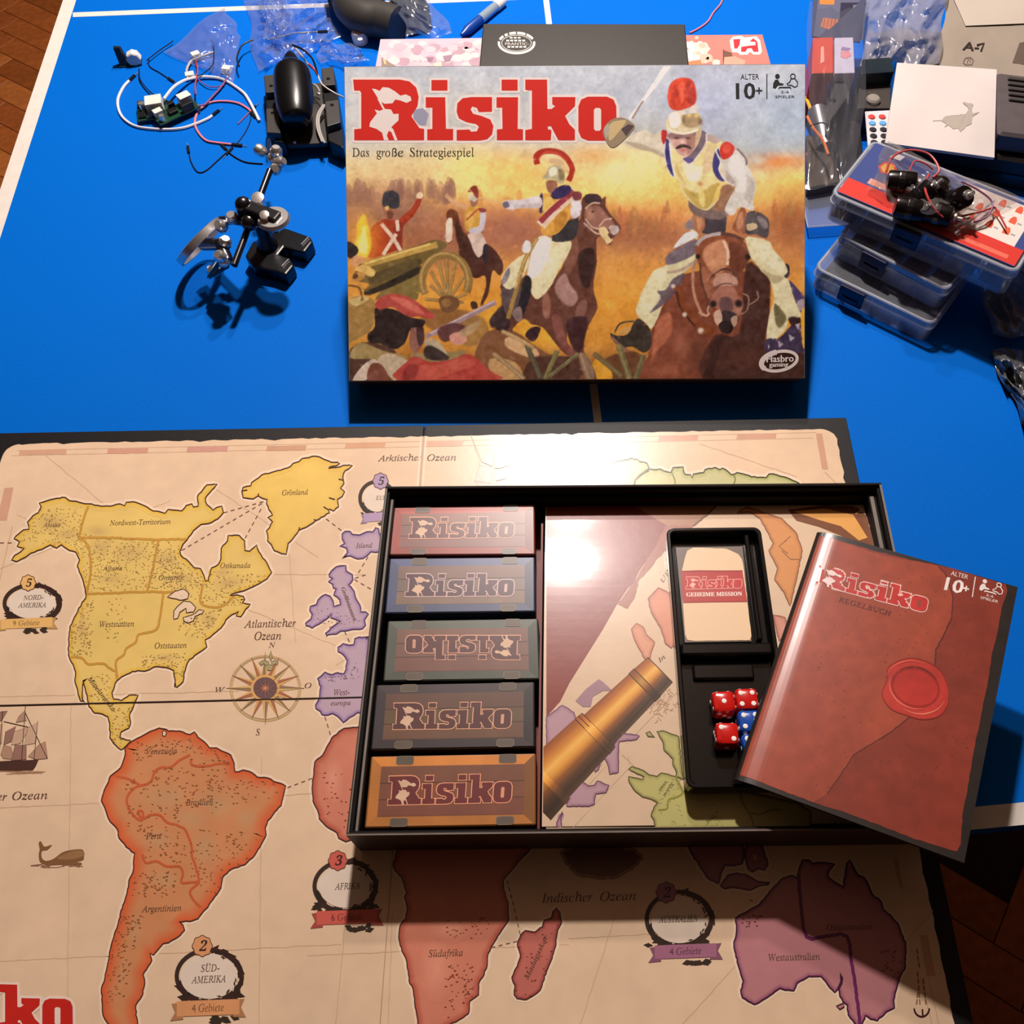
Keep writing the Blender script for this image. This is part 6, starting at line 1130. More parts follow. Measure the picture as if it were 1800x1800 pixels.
logo(q, affine(*IA([(1040, 765), (1422, 757), (1044, 684)])), (190, 44, 40), (234, 176, 160), 2.2, 3, back=(178, 48, 42))
a = IA([(1042, 818), (1424, 812)])
for dx in (0, .5): q.text('GEHEIME MISSION', (a[0][0] + dx, a[0][1]), (a[1][0] + dx, a[1][1]), 7.2, (240, 214, 200), 4, 'b')
q.obj('card_face', m_card, cdk)

# dice
m_red = M('red_dice_resin', (196, 26, 22), .18, spec=.5, coat=.4)
m_bluedie = M('blue_dice_resin', (18, 74, 168), .18, spec=.5, coat=.4)
m_pip = M('white_pip_paint', (238, 232, 224), .4)
PIP = {1: [(0, 0)], 2: [(-1, 1), (1, -1)], 3: [(-1, 1), (0, 0), (1, -1)], 4: [(-1, 1), (1, 1), (-1, -1), (1, -1)], 5: [(-1, 1), (1, 1), (-1, -1), (1, -1), (0, 0)], 6: [(-1, 1), (1, 1), (-1, 0), (1, 0), (-1, -1), (1, -1)]}
def die(u, v, rot, topn, sides, m, label, col):
    S = .0155; h = S / 2; p = ipl(u, v, .0028 + S); F = Fr(p - FI.z * S, FC.x, FC.y, FC.z).rot(rot)
    d = thing('die', label, 'die', tuple(p - FI.z * (S - .0001)), TR, 'dice in the black tray')
    b = MB(); c = .0022; prof = [(h - c, 0.0001), (h - c * .3, c * .35), (h, c), (h, S - c), (h - c * .3, S - c * .35), (h - c, S)]
    vs = []; fs = []; n = 0
    for k, (r, z) in enumerate(prof):
        ring = rrect(-r, r, -r, r, .0026, 3); n = len(ring); vs += [F(*q_, z) for q_ in ring]
    fs = [tuple(range(n - 1, -1, -1)), tuple(range((len(prof) - 1) * n, len(prof) * n))]
    for L in range(len(prof) - 1): fs += [(L * n + i, L * n + (i + 1) % n, (L + 1) * n + (i + 1) % n, (L + 1) * n + i) for i in range(n)]
    obj('cube', b.add(vs, fs), m, d, smooth=True)
    faces = ((Fr(F(0, 0, S), F.x, F.y, F.z), topn), (Fr(F(-h, 0, h), F.y, F.z, F.x * -1), sides[0]), (Fr(F(0, -h, h), F.x, F.z, F.y * -1), sides[1]), (Fr(F(h, 0, h), F.y, F.z, F.x), sides[2]), (Fr(F(0, h, h), F.x, F.z, F.y), 7 - sides[1]))
    for G, k in faces:
        for (x, y) in PIP[k]:
            b = MB(); s_ = .0040 if k != 1 else 0
            b.lathe(G.at(x * s_, y * s_), [(.0017, -.0006), (.0017, .00012), (.0011, .0003)], 12); obj('pip', b, m_pip, d)
die(1273, 1232, .05, 1, (2, 3, 5), m_red, 'red die showing one white pip on top', 'red')
die(1313.5, 1227, .02, 4, (1, 2, 6), m_red, 'red die showing four white pips on top', 'red')
die(1279, 1288, -.03, 2, (3, 1, 4), m_red, 'red die showing two white pips on top', 'red')
die(1319, 1266, .04, 4, (2, 6, 5), m_bluedie, 'blue die next to the red dice, half under the booklet', 'blue')
die(1326, 1307, .1, 3, (1, 5, 6), m_bluedie, 'second blue die, almost wholly hidden under the booklet edge', 'blue')
# ------------------------------------------------------------------ rule booklet lying across the box corner
_w = Vector((-.05363552, -.0929457, -.48815494)); _rm = Matrix.Rotation(_w.length, 3, _w.normalized())
KS_ = .990; FK = Fr(CAM_C + (Vector((.21693063, .34760442, .05992372)) - CAM_C) * KS_, _rm.col[0], _rm.col[1], _rm.col[2]); KW_, KH_ = .148 * KS_, .210 * KS_
m_paperedge = M('white_page_edges', (206, 196, 184), .6, var=.1, scale=400)
m_bookprint = M('booklet_print', None, .3, attr=True, spec=.5, var=.14, scale=90, var2=.12, scale2=22, coat=.25)
bk = thing('rule_booklet', 'reddish brown rule booklet with a red wax seal, lying across the open box', 'booklet', tuple(FK(KW_ / 2, -KH_ / 2, -.0024)), -.49)
def drop(x):
    r = .017; return 0 if x > r else -.0055 * (1 - math.sqrt(max(0, 1 - ((r - x) / r) ** 2)))
xs = [0, .0006, .0016, .003, .005, .0075, .0105, .0137, .017, .03, .06, .09, .12, KW_]
def plate(z0, z1, x1=KW_, inset=0.):
    b = MB(); n = len(xs)
    q = [min(max(x, inset), x1) for x in xs]
    up = [FK(x, y, z1 + drop(x)) for y in (-inset, -KH_ + inset) for x in q]; lo = [FK(x, y, z0 + drop(x) * .75) for y in (-inset, -KH_ + inset) for x in q]
    vs = up + lo; m = 2 * n; fs = []
    for i in range(n - 1): fs += [(i, n + i, n + i + 1, i + 1), (m + i, m + i + 1, m + n + i + 1, m + n + i), (i, i + 1, m + i + 1, m + i), (n + i, m + n + i, m + n + i + 1, n + i + 1)]
    fs += [(0, m, m + n, n), (n - 1, 2 * n - 1, m + 2 * n - 1, m + n - 1)]
    return b.add(vs, fs, lin((34, 28, 26)))
obj('pages', plate(-.0022, -.0005, KW_ - .0006, .0006), m_paperedge, bk)
cov2 = obj('cover', plate(-.0005, -.0001), m_bookprint, bk, smooth=True)
obj('back_cover', plate(-.0026, -.0022), m_bookprint, bk)
class PRB(PR):
    def P(s, u, v, lay):
        q = onplane(u, v, s.P0, s.N); x = (q - FK.o).dot(FK.x); return q + s.N * (s.eps * lay + 3.2e-6 * (s.k % 40) + drop(max(0, x)))
kp = PRB(FK(0, 0, 0), FK.z)
KC = lambda p: T(p, 1280, 900, 2.8115)
def kstrips(pts, col, lay):
    """clip a page-sized patch into narrow strips so that it follows the curve at the spine"""
    # polygon in booklet coordinates
    q = [((onplane(u, v, kp.P0, kp.N) - FK.o).dot(FK.x), (onplane(u, v, kp.P0, kp.N) - FK.o).dot(FK.y)) for u, v in pts]
    cuts = [0, .0006, .0016, .003, .005, .0075, .0105, .0137, .017, .2]
    for a, c2 in zip(cuts[:-1], cuts[1:]):
        r = q
        for lim, sg in ((a, 1), (c2, -1)):
            o = []
            for i in range(len(r)):
                p0, p1 = r[i - 1], r[i]; d0, d1 = (p0[0] - lim) * sg, (p1[0] - lim) * sg
                if d0 >= 0: o.append(p0)
                if (d0 >= 0) != (d1 >= 0): f = d0 / (d0 - d1); o.append((p0[0] + (p1[0] - p0[0]) * f, p0[1] + (p1[1] - p0[1]) * f))
            r = o
            if not r: break
        if len(r) > 2: kp.mb.add([FK(x, y, kp.eps * lay + drop(x)) for x, y in r], [tuple(range(len(r)))], lin(col))
kstrips(rough(KC([(450, 108), (545, 140), (700, 186), (900, 236), (1100, 276), (1300, 336), (1372, 358), (1380, 390), (1350, 480), (1330, 600), (1300, 720), (1290, 800), (1250, 1000), (1210, 1200), (1190, 1330), (1160, 1480), (1150, 1640), (1130, 1678), (1090, 1668), (900, 1608), (750, 1548), (560, 1478), (420, 1436), (250, 1372), (90, 1308), (42, 1288)]), .8, 9), (128, 50, 36), 1)
kstrips(rough(KC([(450, 108), (560, 150), (760, 215), (1040, 268), (1075, 310), (1110, 420), (1105, 520), (1060, 620), (1025, 680), (1022, 760), (960, 960), (900, 1010), (800, 1090), (620, 1200), (560, 1290), (490, 1390), (420, 1434), (250, 1370), (90, 1306), (42, 1286)]), .8, 9), (152, 66, 46), 2)
kp.ribbon(rough(KC([(1040, 268), (1075, 310), (1110, 420), (1105, 520), (1060, 620), (1025, 680), (1022, 760)]), .6, 6, False), 2.2, (84, 38, 32), 3); kp.ribbon(rough(KC([(900, 1010), (800, 1090), (620, 1200), (560, 1290), (490, 1390)]), .6, 6, False), 1.6, (92, 42, 34), 3)
rs = random.Random(9)
for _ in range(160):
    x, y = rs.uniform(430, 1200), rs.uniform(300, 1400); kp.mark(*KC([(x, y)])[0], rs.uniform(.5, 2.4), rs.uniform(.4, .9), (104, 48, 38), 3, rs.uniform(-.6, .6))
sl = [(790, 770), (860, 730), (930, 725), (1010, 755), (1060, 800), (1085, 880), (1080, 960), (1040, 1010), (960, 1025), (880, 1005), (800, 970), (760, 900), (785, 830)]
kp.poly(KC(cr(sl, True, 4)), (176, 50, 40), 4); kp.ribbon(KC(cr(sl, True, 4)), 2, (130, 36, 30), 5, True)
el = lambda cx, cy, rx, ry, a0=0, a1=360: KC([(cx + rx * math.cos(math.radians(t_)), cy + ry * math.sin(math.radians(t_)) + .12 * rx * math.cos(math.radians(t_))) for t_ in np.linspace(a0, a1, 34)])
kp.poly(el(925, 866, 122, 100)[:-1], (146, 34, 30), 6); kp.poly(el(925, 870, 108, 88)[:-1], (172, 44, 36), 7)
kp.ribbon(el(925, 866, 128, 108, 70, 200), 4, (206, 88, 72), 8, taper=True); kp.ribbon(el(925, 866, 118, 98, 230, 330), 4.5, (112, 26, 26), 8, taper=True); kp.ribbon(el(935, 880, 140, 118, 20, 120), 3, (214, 110, 92), 8, taper=True); kp.ribbon(el(925, 866, 150, 128, 200, 290), 3, (206, 84, 68), 8, taper=True)
for q in ([(905, 820), (912, 880), (900, 910)], [(930, 830), (925, 890)], [(890, 850), (940, 846)], [(880, 900), (950, 905)]): kp.ribbon(KC(q), 1.6, (146, 34, 30), 8)
logo(kp, affine(*KC([(427, 356), (975, 498), (449, 260)])), (184, 44, 40), (226, 186, 178), 3.4, 4, sil=(236, 214, 208), back=(132, 64, 52))
a = KC([(545, 443), (806, 516)])
kp.text('REGELBUCH', a[0], a[1], 8.5, (74, 34, 28), 5, 'i', shear=-.22)
age_mark(kp, lambda p: KC([(1065 + (x - 1170) * .561 + (y - 295) * -.076, 385 + (x - 1170) * .147 + (y - 295) * .497) for x, y in p]), (228, 216, 212), 5)
kp.obj('cover_artwork', m_bookprint, cov2)
# ------------------------------------------------------------------ boxes behind the lid
def frame_on(p0, p1, z):
    """frame at pixel p0 on height z with x towards pixel p1"""
    a, c2 = W(*p0, z), W(*p1, z); d = c2 - a; return fz(a, math.atan2(d.y, d.x)), d.length
m_blackbox = M('black_card_box', (44, 40, 36), .42, var=.12, scale=200, spec=.5)
m_jigprint = M('game_box_print', None, .3, attr=True, spec=.45, var=.06, scale=40)
F, L = frame_on((668, 68), (1340, 60), .068)
pz = thing('puzzle_box', 'wide flat game box with pink battle smoke print and a red maker mark', 'box', F(L / 2, -.15, -.068), math.atan2(F.x.y, F.x.x))
b = MB(); b.box(F, 0, L, -.298, 0, -.068, -.0002, lin((176, 150, 156))); pb_ = obj('carton', b, m_jigprint, pz, bevel=.001)
q = PR(F(0, 0, 0), (0, 0, 1))
PJ = lambda p: T(p, 640, 40, 8.18)
q.poly([(669, 69), (1000, 65), (1000, 118), (660, 118)], (196, 178, 190), 1)
rs = random.Random(3)
for _ in range(70):
    x, y, r = rs.uniform(672, 850), rs.uniform(76, 116), rs.uniform(4, 13); c = rs.choice(((214, 194, 196), (224, 206, 200), (196, 172, 182), (180, 150, 162), (206, 184, 190)))
    q.poly([(x + r * math.cos(a) * rs.uniform(.8, 1.2), y + r * .6 * math.sin(a)) for a in np.linspace(0, 2 * math.pi, 10, endpoint=False)], c, 2)
for p, c in (([(250, 490), (350, 560), (480, 640), (250, 640)], (150, 132, 120)), ([(270, 500), (310, 540), (320, 600), (290, 590)], (222, 186, 140)), ([(900, 500), (1000, 500), (980, 560), (920, 560)], (150, 116, 136)), ([(1130, 480), (1270, 460), (1240, 560), (1160, 570)], (158, 128, 146)), ([(1000, 590), (1110, 570), (1120, 640), (1020, 640)], (240, 220, 180))): q.poly(PJ(p), c, 4)
q.obj('smoke_print', m_jigprint, pb_); q.mb = MB()
JR = lambda p: T(p, 1180, 40, 6.43)
q.poly([(1190, 62), (1340, 61), (1356, 118), (1190, 118)], (204, 126, 116), 1)
for _ in range(60):
    x, y, r = rs.gauss(1222, 16), rs.gauss(88, 14), rs.uniform(4, 10)
    if y < 66 or x < 1196: continue
    q.poly([(x + r * math.cos(a) * rs.uniform(.8, 1.2), y + r * .7 * math.sin(a)) for a in np.linspace(0, 2 * math.pi, 9, endpoint=False)], rs.choice(((244, 232, 222), (250, 244, 234), (232, 210, 190), (226, 180, 160))), 2)
for p, c in (([(590, 310), (680, 340), (700, 400), (640, 460), (590, 470)], (120, 84, 74)), ([(600, 390), (720, 380), (760, 400), (840, 430), (820, 480), (590, 480)], (222, 160, 140)), ([(180, 440), (330, 420), (350, 480), (180, 480)], (214, 130, 90))): q.poly(JR(p), c, 3)
q.ribbon(JR([(588, 300), (588, 480)]), 1.2, (90, 60, 56), 4)
lgo = JR([(660, 200), (700, 158), (790, 150), (830, 170), (960, 155), (1002, 200), (1025, 330), (1000, 362), (925, 362), (890, 330), (860, 365), (780, 365), (750, 340), (690, 335), (672, 290)]); q.poly(lgo, (240, 226, 216), 5)
for p in ([(700, 190), (780, 185), (772, 250), (745, 295), (712, 295)], [(790, 275), (880, 262), (950, 255), (952, 220), (885, 215), (925, 178), (972, 215), (986, 332), (930, 332), (905, 290), (860, 295), (838, 332), (788, 332)]): q.poly(JR(p), (200, 58, 66), 6)
q.obj('lid_print', m_jigprint, pb_)

F, L = frame_on((849, 41), (1204, 42), .118)
bb = thing('card_game_box', 'matt black card game box with a white oval emblem, on the puzzle box', 'box', F(L / 2, -.11, -.0492), math.atan2(F.x.y, F.x.x))
b = MB(); b.box(F, 0, L, -.225, 0, -.0492, 0); bo = obj('carton', b, m_blackbox, bb, bevel=.0012)
q = PR(F(0, 0, .0001), (0, 0, 1)); EM = (214, 208, 200)
el = lambda rx, ry, a0, a1, n=30: [(908 + rx * math.cos(math.radians(t_)), 76 + ry * math.sin(math.radians(t_))) for t_ in np.linspace(a0, a1, n)]
q.ribbon(el(31, 17.5, -10, 190), 4.2, EM, 1); q.ribbon(el(26, 14, 0, 360), 1, EM, 2)
for a0, a1 in ((200, 222), (228, 240), (246, 268), (272, 300), (304, 336)): q.ribbon(el(31, 18, a0, a1, 8), 4.5, EM, 1)
for y, x0, x1, h in ((66.5, 896, 921, 2.6), (71.5, 890, 928, 3), (82.5, 892, 926, 3)): q.dashes([(x0, y), (x1, y)], h, EM, 5, 2, 2)
q.text('FRANTIC-', (888, 79.5), (930, 79.5), 4.6, EM, 2, 'n'); q.obj('emblem', m_jigprint, bo)

# ------------------------------------------------------------------ wires, circuit boards and tools on the left
m_wpl = M('white_plastic', (226, 220, 210), .4, var=.04, scale=80)
m_bpl = M('black_plastic', (20, 20, 22), .38, spec=.5, bump=.03)
m_gpl = M('dark_grey_plastic', (56, 53, 50), .5, var=.06, scale=90)
m_pcb = M('green_circuit_board', (24, 66, 48), .35, var=.15, scale=180)
m_chr = M('chrome_steel', (222, 218, 214), .3, .85, var=.03)
m_gun = M('dark_gun_metal', (70, 68, 70), .25, .9)
m_iron = M('black_enamelled_iron', (12, 12, 14), .3, spec=.5)
def wm_(nm, c, r=.45): return M(nm, c, r, spec=.4)
m_w = {'white': wm_('white_wire', (222, 220, 220)), 'pink': wm_('pink_wire', (226, 128, 138)), 'navy': wm_('navy_wire', (18, 24, 60)), 'black': wm_('black_wire', (16, 16, 20)), 'red': wm_('red_wire', (186, 62, 60)), 'grey': wm_('grey_wire', (176, 170, 164)), 'purple': wm_('purple_wire', (136, 84, 120)), 'orange': wm_('orange_wire', (232, 120, 50)), 'yellow': wm_('yellow_wire', (232, 176, 40))}
G1 = lambda p: T(p, 190, 0, 3.766)
G2 = lambda p: T(p, 440, 60, 4.75)
G3 = lambda p: T(p, 290, 240, 3.64)
def wire(pts, r, m, label, z=None, plugs=(), name='jumper_wire', cat='wire', group='loose wires'):
    n = len(pts); zz = z or [r] * n
    if not isinstance(zz, (list, tuple)): zz = [zz] * n
    P3 = cr([tuple(W(*p, max(r, k))) for p, k in zip(pts, zz)], False, 5)
    o = thing(name, label, cat, (P3[0][0], P3[0][1], 0.), 0, group)
    b = MB(); b.tube(P3, r, 7); obj('lead', b, m, o, smooth=True)
    for end in plugs:
        a = Vector(P3[0] if end == 0 else P3[-1]); c2 = Vector(P3[2] if end == 0 else P3[-3]); d = (a - c2).normalized(); G = fr_dir(a - d * .001, d)
        b = MB(); b.box(G, -.0013, .0013, -.0013, .0013, 0, .012); obj('plug', b, m_bpl, o)
        b = MB(); b.tube([G(0, 0, .012), G(0, 0, .018)], .0004, 6); obj('pin', b, m_chr, o)
    return o
wire(G1([(140, 535), (100, 580), (65, 660), (75, 740), (120, 800), (200, 840), (350, 856), (480, 850), (580, 820), (660, 785), (690, 765)]), .0016, m_w['white'], 'white wire curving below the two circuit boards', plugs=(0, 1))
wire(G1([(370, 655), (430, 580), (500, 535), (560, 518), (640, 508), (760, 525), (880, 600), (930, 660), (1002, 800)]), .0017, m_w['white'], 'thick white wire running from the circuit board towards the black chassis', z=[.012, .012, .008, .004, .003, .002, .002, .002, .002])
wire(G1([(540, 515), (520, 470), (545, 410), (590, 385), (640, 365), (700, 345)]), .0014, m_w['grey'], 'short pale grey wire beside the clear bag', z=.004)
wire(G1([(825, 957), (720, 945), (650, 930), (600, 880), (575, 820), (590, 750), (650, 690), (740, 670), (850, 680), (920, 715), (950, 745)]), .0013, m_w['pink'], 'pink wire bent into an open loop', plugs=(0, 1))
wire(G1([(255, 400), (330, 340), (400, 292), (430, 270)]), .0007, m_w['navy'], 'thin dark wire from the white plug towards the clear bag', z=.004)
wire(G1([(205, 455), (210, 520), (250, 580), (300, 625), (340, 640)]), .0008, m_w['navy'], 'thin navy wire hanging between plug and circuit board', z=.003)
wire(G1([(270, 395), (275, 440), (340, 480), (400, 520)]), .0007, m_w['navy'], 'thin navy wire with a black plug left of the white wires', plugs=(1,))
wire(G1([(960, 262), (900, 290), (870, 330), (853, 390), (868, 440)]), .0010, m_w['black'], 'black wire arching over the clear bag', z=.012)
wire(G1([(680, 265), (698, 300), (695, 420), (640, 480), (590, 505)]), .0006, m_w['black'], 'hair-thin dark wire crossing the clear bag', z=.006)
wire(G1([(580, 395), (592, 470), (578, 560), (580, 625)]), .0009, m_w['red'], 'short red wire dropping to the right circuit board', z=[.004, .005, .006, .012])
wire(G1([(795, 505), (745, 580), (690, 640), (640, 692), (585, 700)]), .0011, m_w['purple'], 'purple wire pair running to the right circuit board', z=[.004, .003, .003, .004, .008])
wire(G1([(600, 530), (660, 570), (720, 575), (770, 560)]), .0007, m_w['purple'], 'thin purple wire below the white plug', z=.003)
wire(G1([(1000, 800), (940, 740), (945, 790), (900, 890), (820, 985)]), .0006, m_w['navy'], 'thin dark wire below the pink loop', plugs=(1,))
wire([(332, 268), (336, 285), (347, 302), (362, 300), (385, 280), (405, 262)], .0007, m_w['black'], 'black wire with bare pin pointing up, nearest to the table middle', plugs=(0,))
wire([(397, 262), (410, 274), (432, 285), (462, 288)], .0008, m_w['black'], 'black wire bending under the clip of the magnifier stand', plugs=(0,))
wire(G1([(940, 740), (900, 780), (860, 820)]), .0008, m_w['purple'], 'very short lead with a black plug beside the pink loop', plugs=(0,))
wire([(1272, -6), (1266, 8), (1254, 22), (1244, 38), (1228, 50), (1212, 58)], .0011, m_w['pink'], 'pink wire lying behind the card game box')
wire([(560, 56), (520, 58), (510, 60), (470, 70)], .0009, m_w['grey'], 'grey lead lying over the crumpled bag', z=.01, plugs=(0,))
# white wire connectors
def jst(px, ang, label, s=1.):
    F = fz(W(*px, 0), ang); o = thing('wire_connector', label, 'connector', tuple(F.o), ang, 'white wire connectors')
    b = MB(); b.box(F, -.005 * s, .005 * s, -.004 * s, .004 * s, .0002, .007 * s); obj('housing', b, m_wpl, o, bevel=.0006)
    for k in (-1, 1): b = MB(); b.box(F, k * .0028 * s - .0008, k * .0028 * s + .0008, -.0052 * s, -.004 * s, .002, .0055 * s); obj('latch', b, m_wpl, o)
jst((346, 102), .5, 'white wire connector at the edge of the clear bag'); jst((400, 127), -.3, 'white wire connector above the pink loop'); jst((336, 138), .2, 'white wire connector where three wires meet')
# the plug module
F = fz(W(232, 114, 0), .12); o = thing('terminal_module', 'black module with a white screw terminal at the far left', 'module', tuple(F.o), .12)
b = MB(); b.box(F, -.014, .012, -.004, .008, .0003, .0018); obj('board', b, m_pcb, o)
b = MB(); b.hexa([F(-.013, -.003, .0018), F(-.003, -.003, .0018), F(-.003, .007, .0018), F(-.013, .007, .0018)], [F(-.013, .001, .022), F(-.006, .001, .022), F(-.005, .007, .02), F(-.013, .007, .022)]); obj('black_housing', b, m_bpl, o, bevel=.0008)
b = MB(); b.lathe(Fr(F(.005, .001, .0075), F.x, F.z, F.y * -1), [(.0075, -.006), (.0085, -.004), (.0085, .004), (.0072, .005)], 8); obj('white_terminal', b, m_wpl, o)
# two circuit boards
def pcb(F, w, d, label, parts):
    o = thing('circuit_board', label, 'circuit board', (F.o.x, F.o.y, 0), 0, 'small circuit boards')
    b = MB(); b.box(F, 0, w, 0, d, 0, .0016); obj('board', b, m_pcb, o)
    for nm, m, (x0, x1, y0, y1, h) in parts:
        b = MB()
        if nm == 'capacitor': b.lathe(F.at((x0 + x1) / 2, (y0 + y1) / 2, .0016), [((x1 - x0) / 2, 0), ((x1 - x0) / 2, h * .9), ((x1 - x0) / 2 * .85, h)], 14); obj(nm, b, m, o)
        else: b.box(F, x0, x1, y0, y1, .0016, .0016 + h); obj(nm, b, m, o, bevel=.0004)
    return o
F = fz(W(243, 215, .004), .18); F = F.rot(.0)
pcb(F, .034, .030, 'left small green circuit board with a large grey terminal', [('terminal', m_wpl, (.012, .030, .010, .027, .011)), ('chip', m_bpl, (.002, .010, .003, .012, .003)), ('capacitor', m_chr, (.004, .011, .015, .022, .009)), ('header', m_bpl, (.013, .031, .001, .005, .008)), ('trimmer', m_gpl, (.002, .008, .022, .028, .006))])
F = fz(W(283, 222, .006), .62)
pcb(F, .050, .022, 'right long green circuit board standing askew with white sockets', [('socket', m_wpl, (.034, .048, .010, .021, .011)), ('socket', m_wpl, (.002, .012, .012, .020, .007)), ('chip', m_bpl, (.016, .026, .006, .014, .004)), ('header', m_bpl, (.030, .044, .001, .006, .009)), ('capacitor', m_chr, (.003, .009, .002, .008, .007)), ('button', m_bpl, (.020, .028, .015, .021, .008))])

# crumpled clear bags
m_film = film('clear_bag_film', (214, 226, 250), .16, .03, .16, .5, 40, .22)
def crumple(corners, nu, nv, amp, seed, z0=.002, fold=6.):
    r = np.random.default_rng(seed); c = [np.array(q, float) for q in corners]
    hs = np.zeros((nv + 1, nu + 1))
    for k in range(14):
        a = r.uniform(0, math.pi); f = r.uniform(1.2, fold); ph = r.uniform(0, 6.28)
        y, x = np.mgrid[0:nv + 1, 0:nu + 1]; t_ = (x / nu * math.cos(a) + y / nv * math.sin(a)) * f * 2 * math.pi + ph; hs += (1 - np.abs(np.sin(t_ / 2))) ** 2 * r.uniform(.3, 1) / (1 + .12 * f)
    hs = (hs - hs.min()) / (hs.max() - hs.min())
    def Pf(i, j):
        a, d = i / nu, j / nv; p = (c[0] * (1 - a) + c[1] * a) * (1 - d) + (c[3] * (1 - a) + c[2] * a) * d
        wob = 4 * np.array((math.sin(d * 9 + seed), math.sin(a * 8 + seed * 2))); edge = min(1, 6 * min(a, 1 - a, d, 1 - d) + .15)
        return W(*(p + wob), z0 + amp * hs[j, i] * edge)
    return MB().sheet(Pf, nu, nv)
def bag(corners, label, nu=44, nv=34, amp=.02, seed=1, z0=.002, mat=None, name='plastic_bag', group='clear plastic bags', fold=6.):
    mb = crumple(corners, nu, nv, amp, seed, z0, fold); c0 = sum(mb.v, Vector()) / len(mb.v)
    o = thing(name, label, 'plastic bag', (c0.x, c0.y, max(0, z0 - .002)), 0, group); obj('film', mb, mat or m_film, o, smooth=2); return o
bag([(286, 92), (395, 8), (425, 60), (412, 148)], 'flat clear plastic bag below the white cross line', seed=3, amp=.010, nu=34, nv=26, fold=4)
bg = bag([(432, 4), (560, -20), (600, 66), (450, 128)], 'crumpled clear plastic bag behind the black chassis', seed=5, amp=.022, nu=44, nv=34, fold=5)
obj('twisted_neck', crumple([(452, -20), (500, -30), (520, 60), (470, 70)], 24, 24, .035, 8, .010, 5), m_film, bg, smooth=2)
obj('side_fold', crumple([(560, 66), (622, 80), (648, 110), (560, 112)], 24, 24, .012, 11, .004, 4), m_film, bg, smooth=2)

# black model chassis with rounded pod
F, L = frame_on((470, 262), (598, 250), .0)
ch = thing('model_chassis', 'black plastic model chassis with a glossy rounded pod and loose wires', 'model chassis', F(L / 2, .03, 0), math.atan2(F.x.y, F.x.x))
z = .016
b = MB(); q = [W(*p, z) for p in G2([(300, 925), (640, 905), (620, 400), (480, 410), (250, 600)])]; b.hexa([v - Vector((0, 0, .006)) for v in q], q); obj('base_plate', b, m_gpl, ch, bevel=.0015)
for nm, pts, zz in (('side_rail', [(110, 345), (225, 330), (250, 830), (290, 905), (200, 895), (140, 700)], .022), ('side_rail', [(590, 285), (690, 270), (765, 760), (775, 950), (650, 890), (620, 700)], .022)):
    b = MB(); q = [W(*p, zz) for p in G2(pts)]; b.hexa([Vector((v.x, v.y, .0005)) for v in q], q); obj(nm, b, m_bpl, ch, bevel=.0015)
for pts in ([(110, 345), (225, 330), (230, 480), (125, 488)], [(130, 620), (240, 615), (250, 825), (135, 820)], [(590, 285), (690, 270), (708, 420), (605, 430)], [(622, 560), (735, 545), (752, 735), (640, 770)]):
    b = MB(); q = [W(*p, .030) for p in G2(pts)]; b.hexa([v - Vector((0, 0, .010)) for v in q], q); blk = obj('mounting_block', b, m_gpl, ch, bevel=.001)
    c0 = (q[0] + q[1]) / 2 * .35 + (q[2] + q[3]) / 2 * .65 if pts[0][1] < 400 else (q[0] + q[1]) / 2 * .8 + (q[2] + q[3]) / 2 * .2
    b = MB(); b.lathe(fz(c0), [(.0022, -.001), (.0022, .0003)], 12); obj('screw_hole', b, m_iron, blk)
A0, A1 = W(*G2([(330, 150)])[0], .055), W(*G2([(385, 720)])[0], .040)
ax_ = (A1 - A0); n = 26; vs = []; prof = []
for i in range(n + 1):
    t_ = i / n; r = .0225 * (1 - abs(2 * t_ - 1.12) ** 2.6 * .75) ** .5 if abs(2 * t_ - 1.12) < 1.1 else .004
    prof.append((A0 + ax_ * t_, max(.003, r * (.60 if t_ < .16 else .60 + .40 * min(1, (t_ - .16) / .12)))))
G = fr_dir(A0, ax_); b = MB(); seg = 24
vs = [p + G.x * (rr * .92 * math.cos(2 * math.pi * k / seg)) + G.y * (rr * .8 * math.sin(2 * math.pi * k / seg)) for p, rr in prof for k in range(seg)]
fs = [(i * seg + k, i * seg + (k + 1) % seg, (i + 1) * seg + (k + 1) % seg, (i + 1) * seg + k) for i in range(n) for k in range(seg)] + [tuple(range(seg - 1, -1, -1)), tuple(range(n * seg, (n + 1) * seg))]
b.add(vs, fs); obj('pod', b, m_iron, ch, smooth=2)
b = MB(); b.hexa([W(*p, .012) for p in G2([(250, 600), (480, 600), (470, 780), (290, 780)])], [W(*p, .03) for p in G2([(260, 560), (480, 560), (470, 760), (280, 770)])]); obj('pod_mount', b, m_iron, ch)
for pts, zs, m, nm in (([(370, 110), (430, 180), (470, 240), (550, 320), (600, 420), (700, 490), (775, 525)], [.06, .058, .05, .045, .04, .035, .03], 'grey', 'grey_lead'), ([(350, 90), (440, 130), (520, 210), (560, 330)], [.062, .06, .055, .045], 'black', 'black_lead'), ([(490, 250), (530, 290), (560, 340)], [.05, .05, .045], 'red', 'red_lead'), ([(610, 590), (560, 680), (560, 790), (600, 900)], [.026, .024, .022, .02], 'grey', 'ribbon_lead'), ([(625, 590), (575, 690), (580, 800), (620, 910)], [.027, .024, .022, .02], 'grey', 'ribbon_lead'), ([(500, 415), (550, 430), (580, 480)], [.03, .028, .024], 'grey', 'grey_lead')):
    b = MB(); b.tube(cr([tuple(W(*p, k)) for p, k in zip(G2(pts), zs)], False, 5), .0011, 6); obj(nm, b, m_w[m], ch, smooth=True)
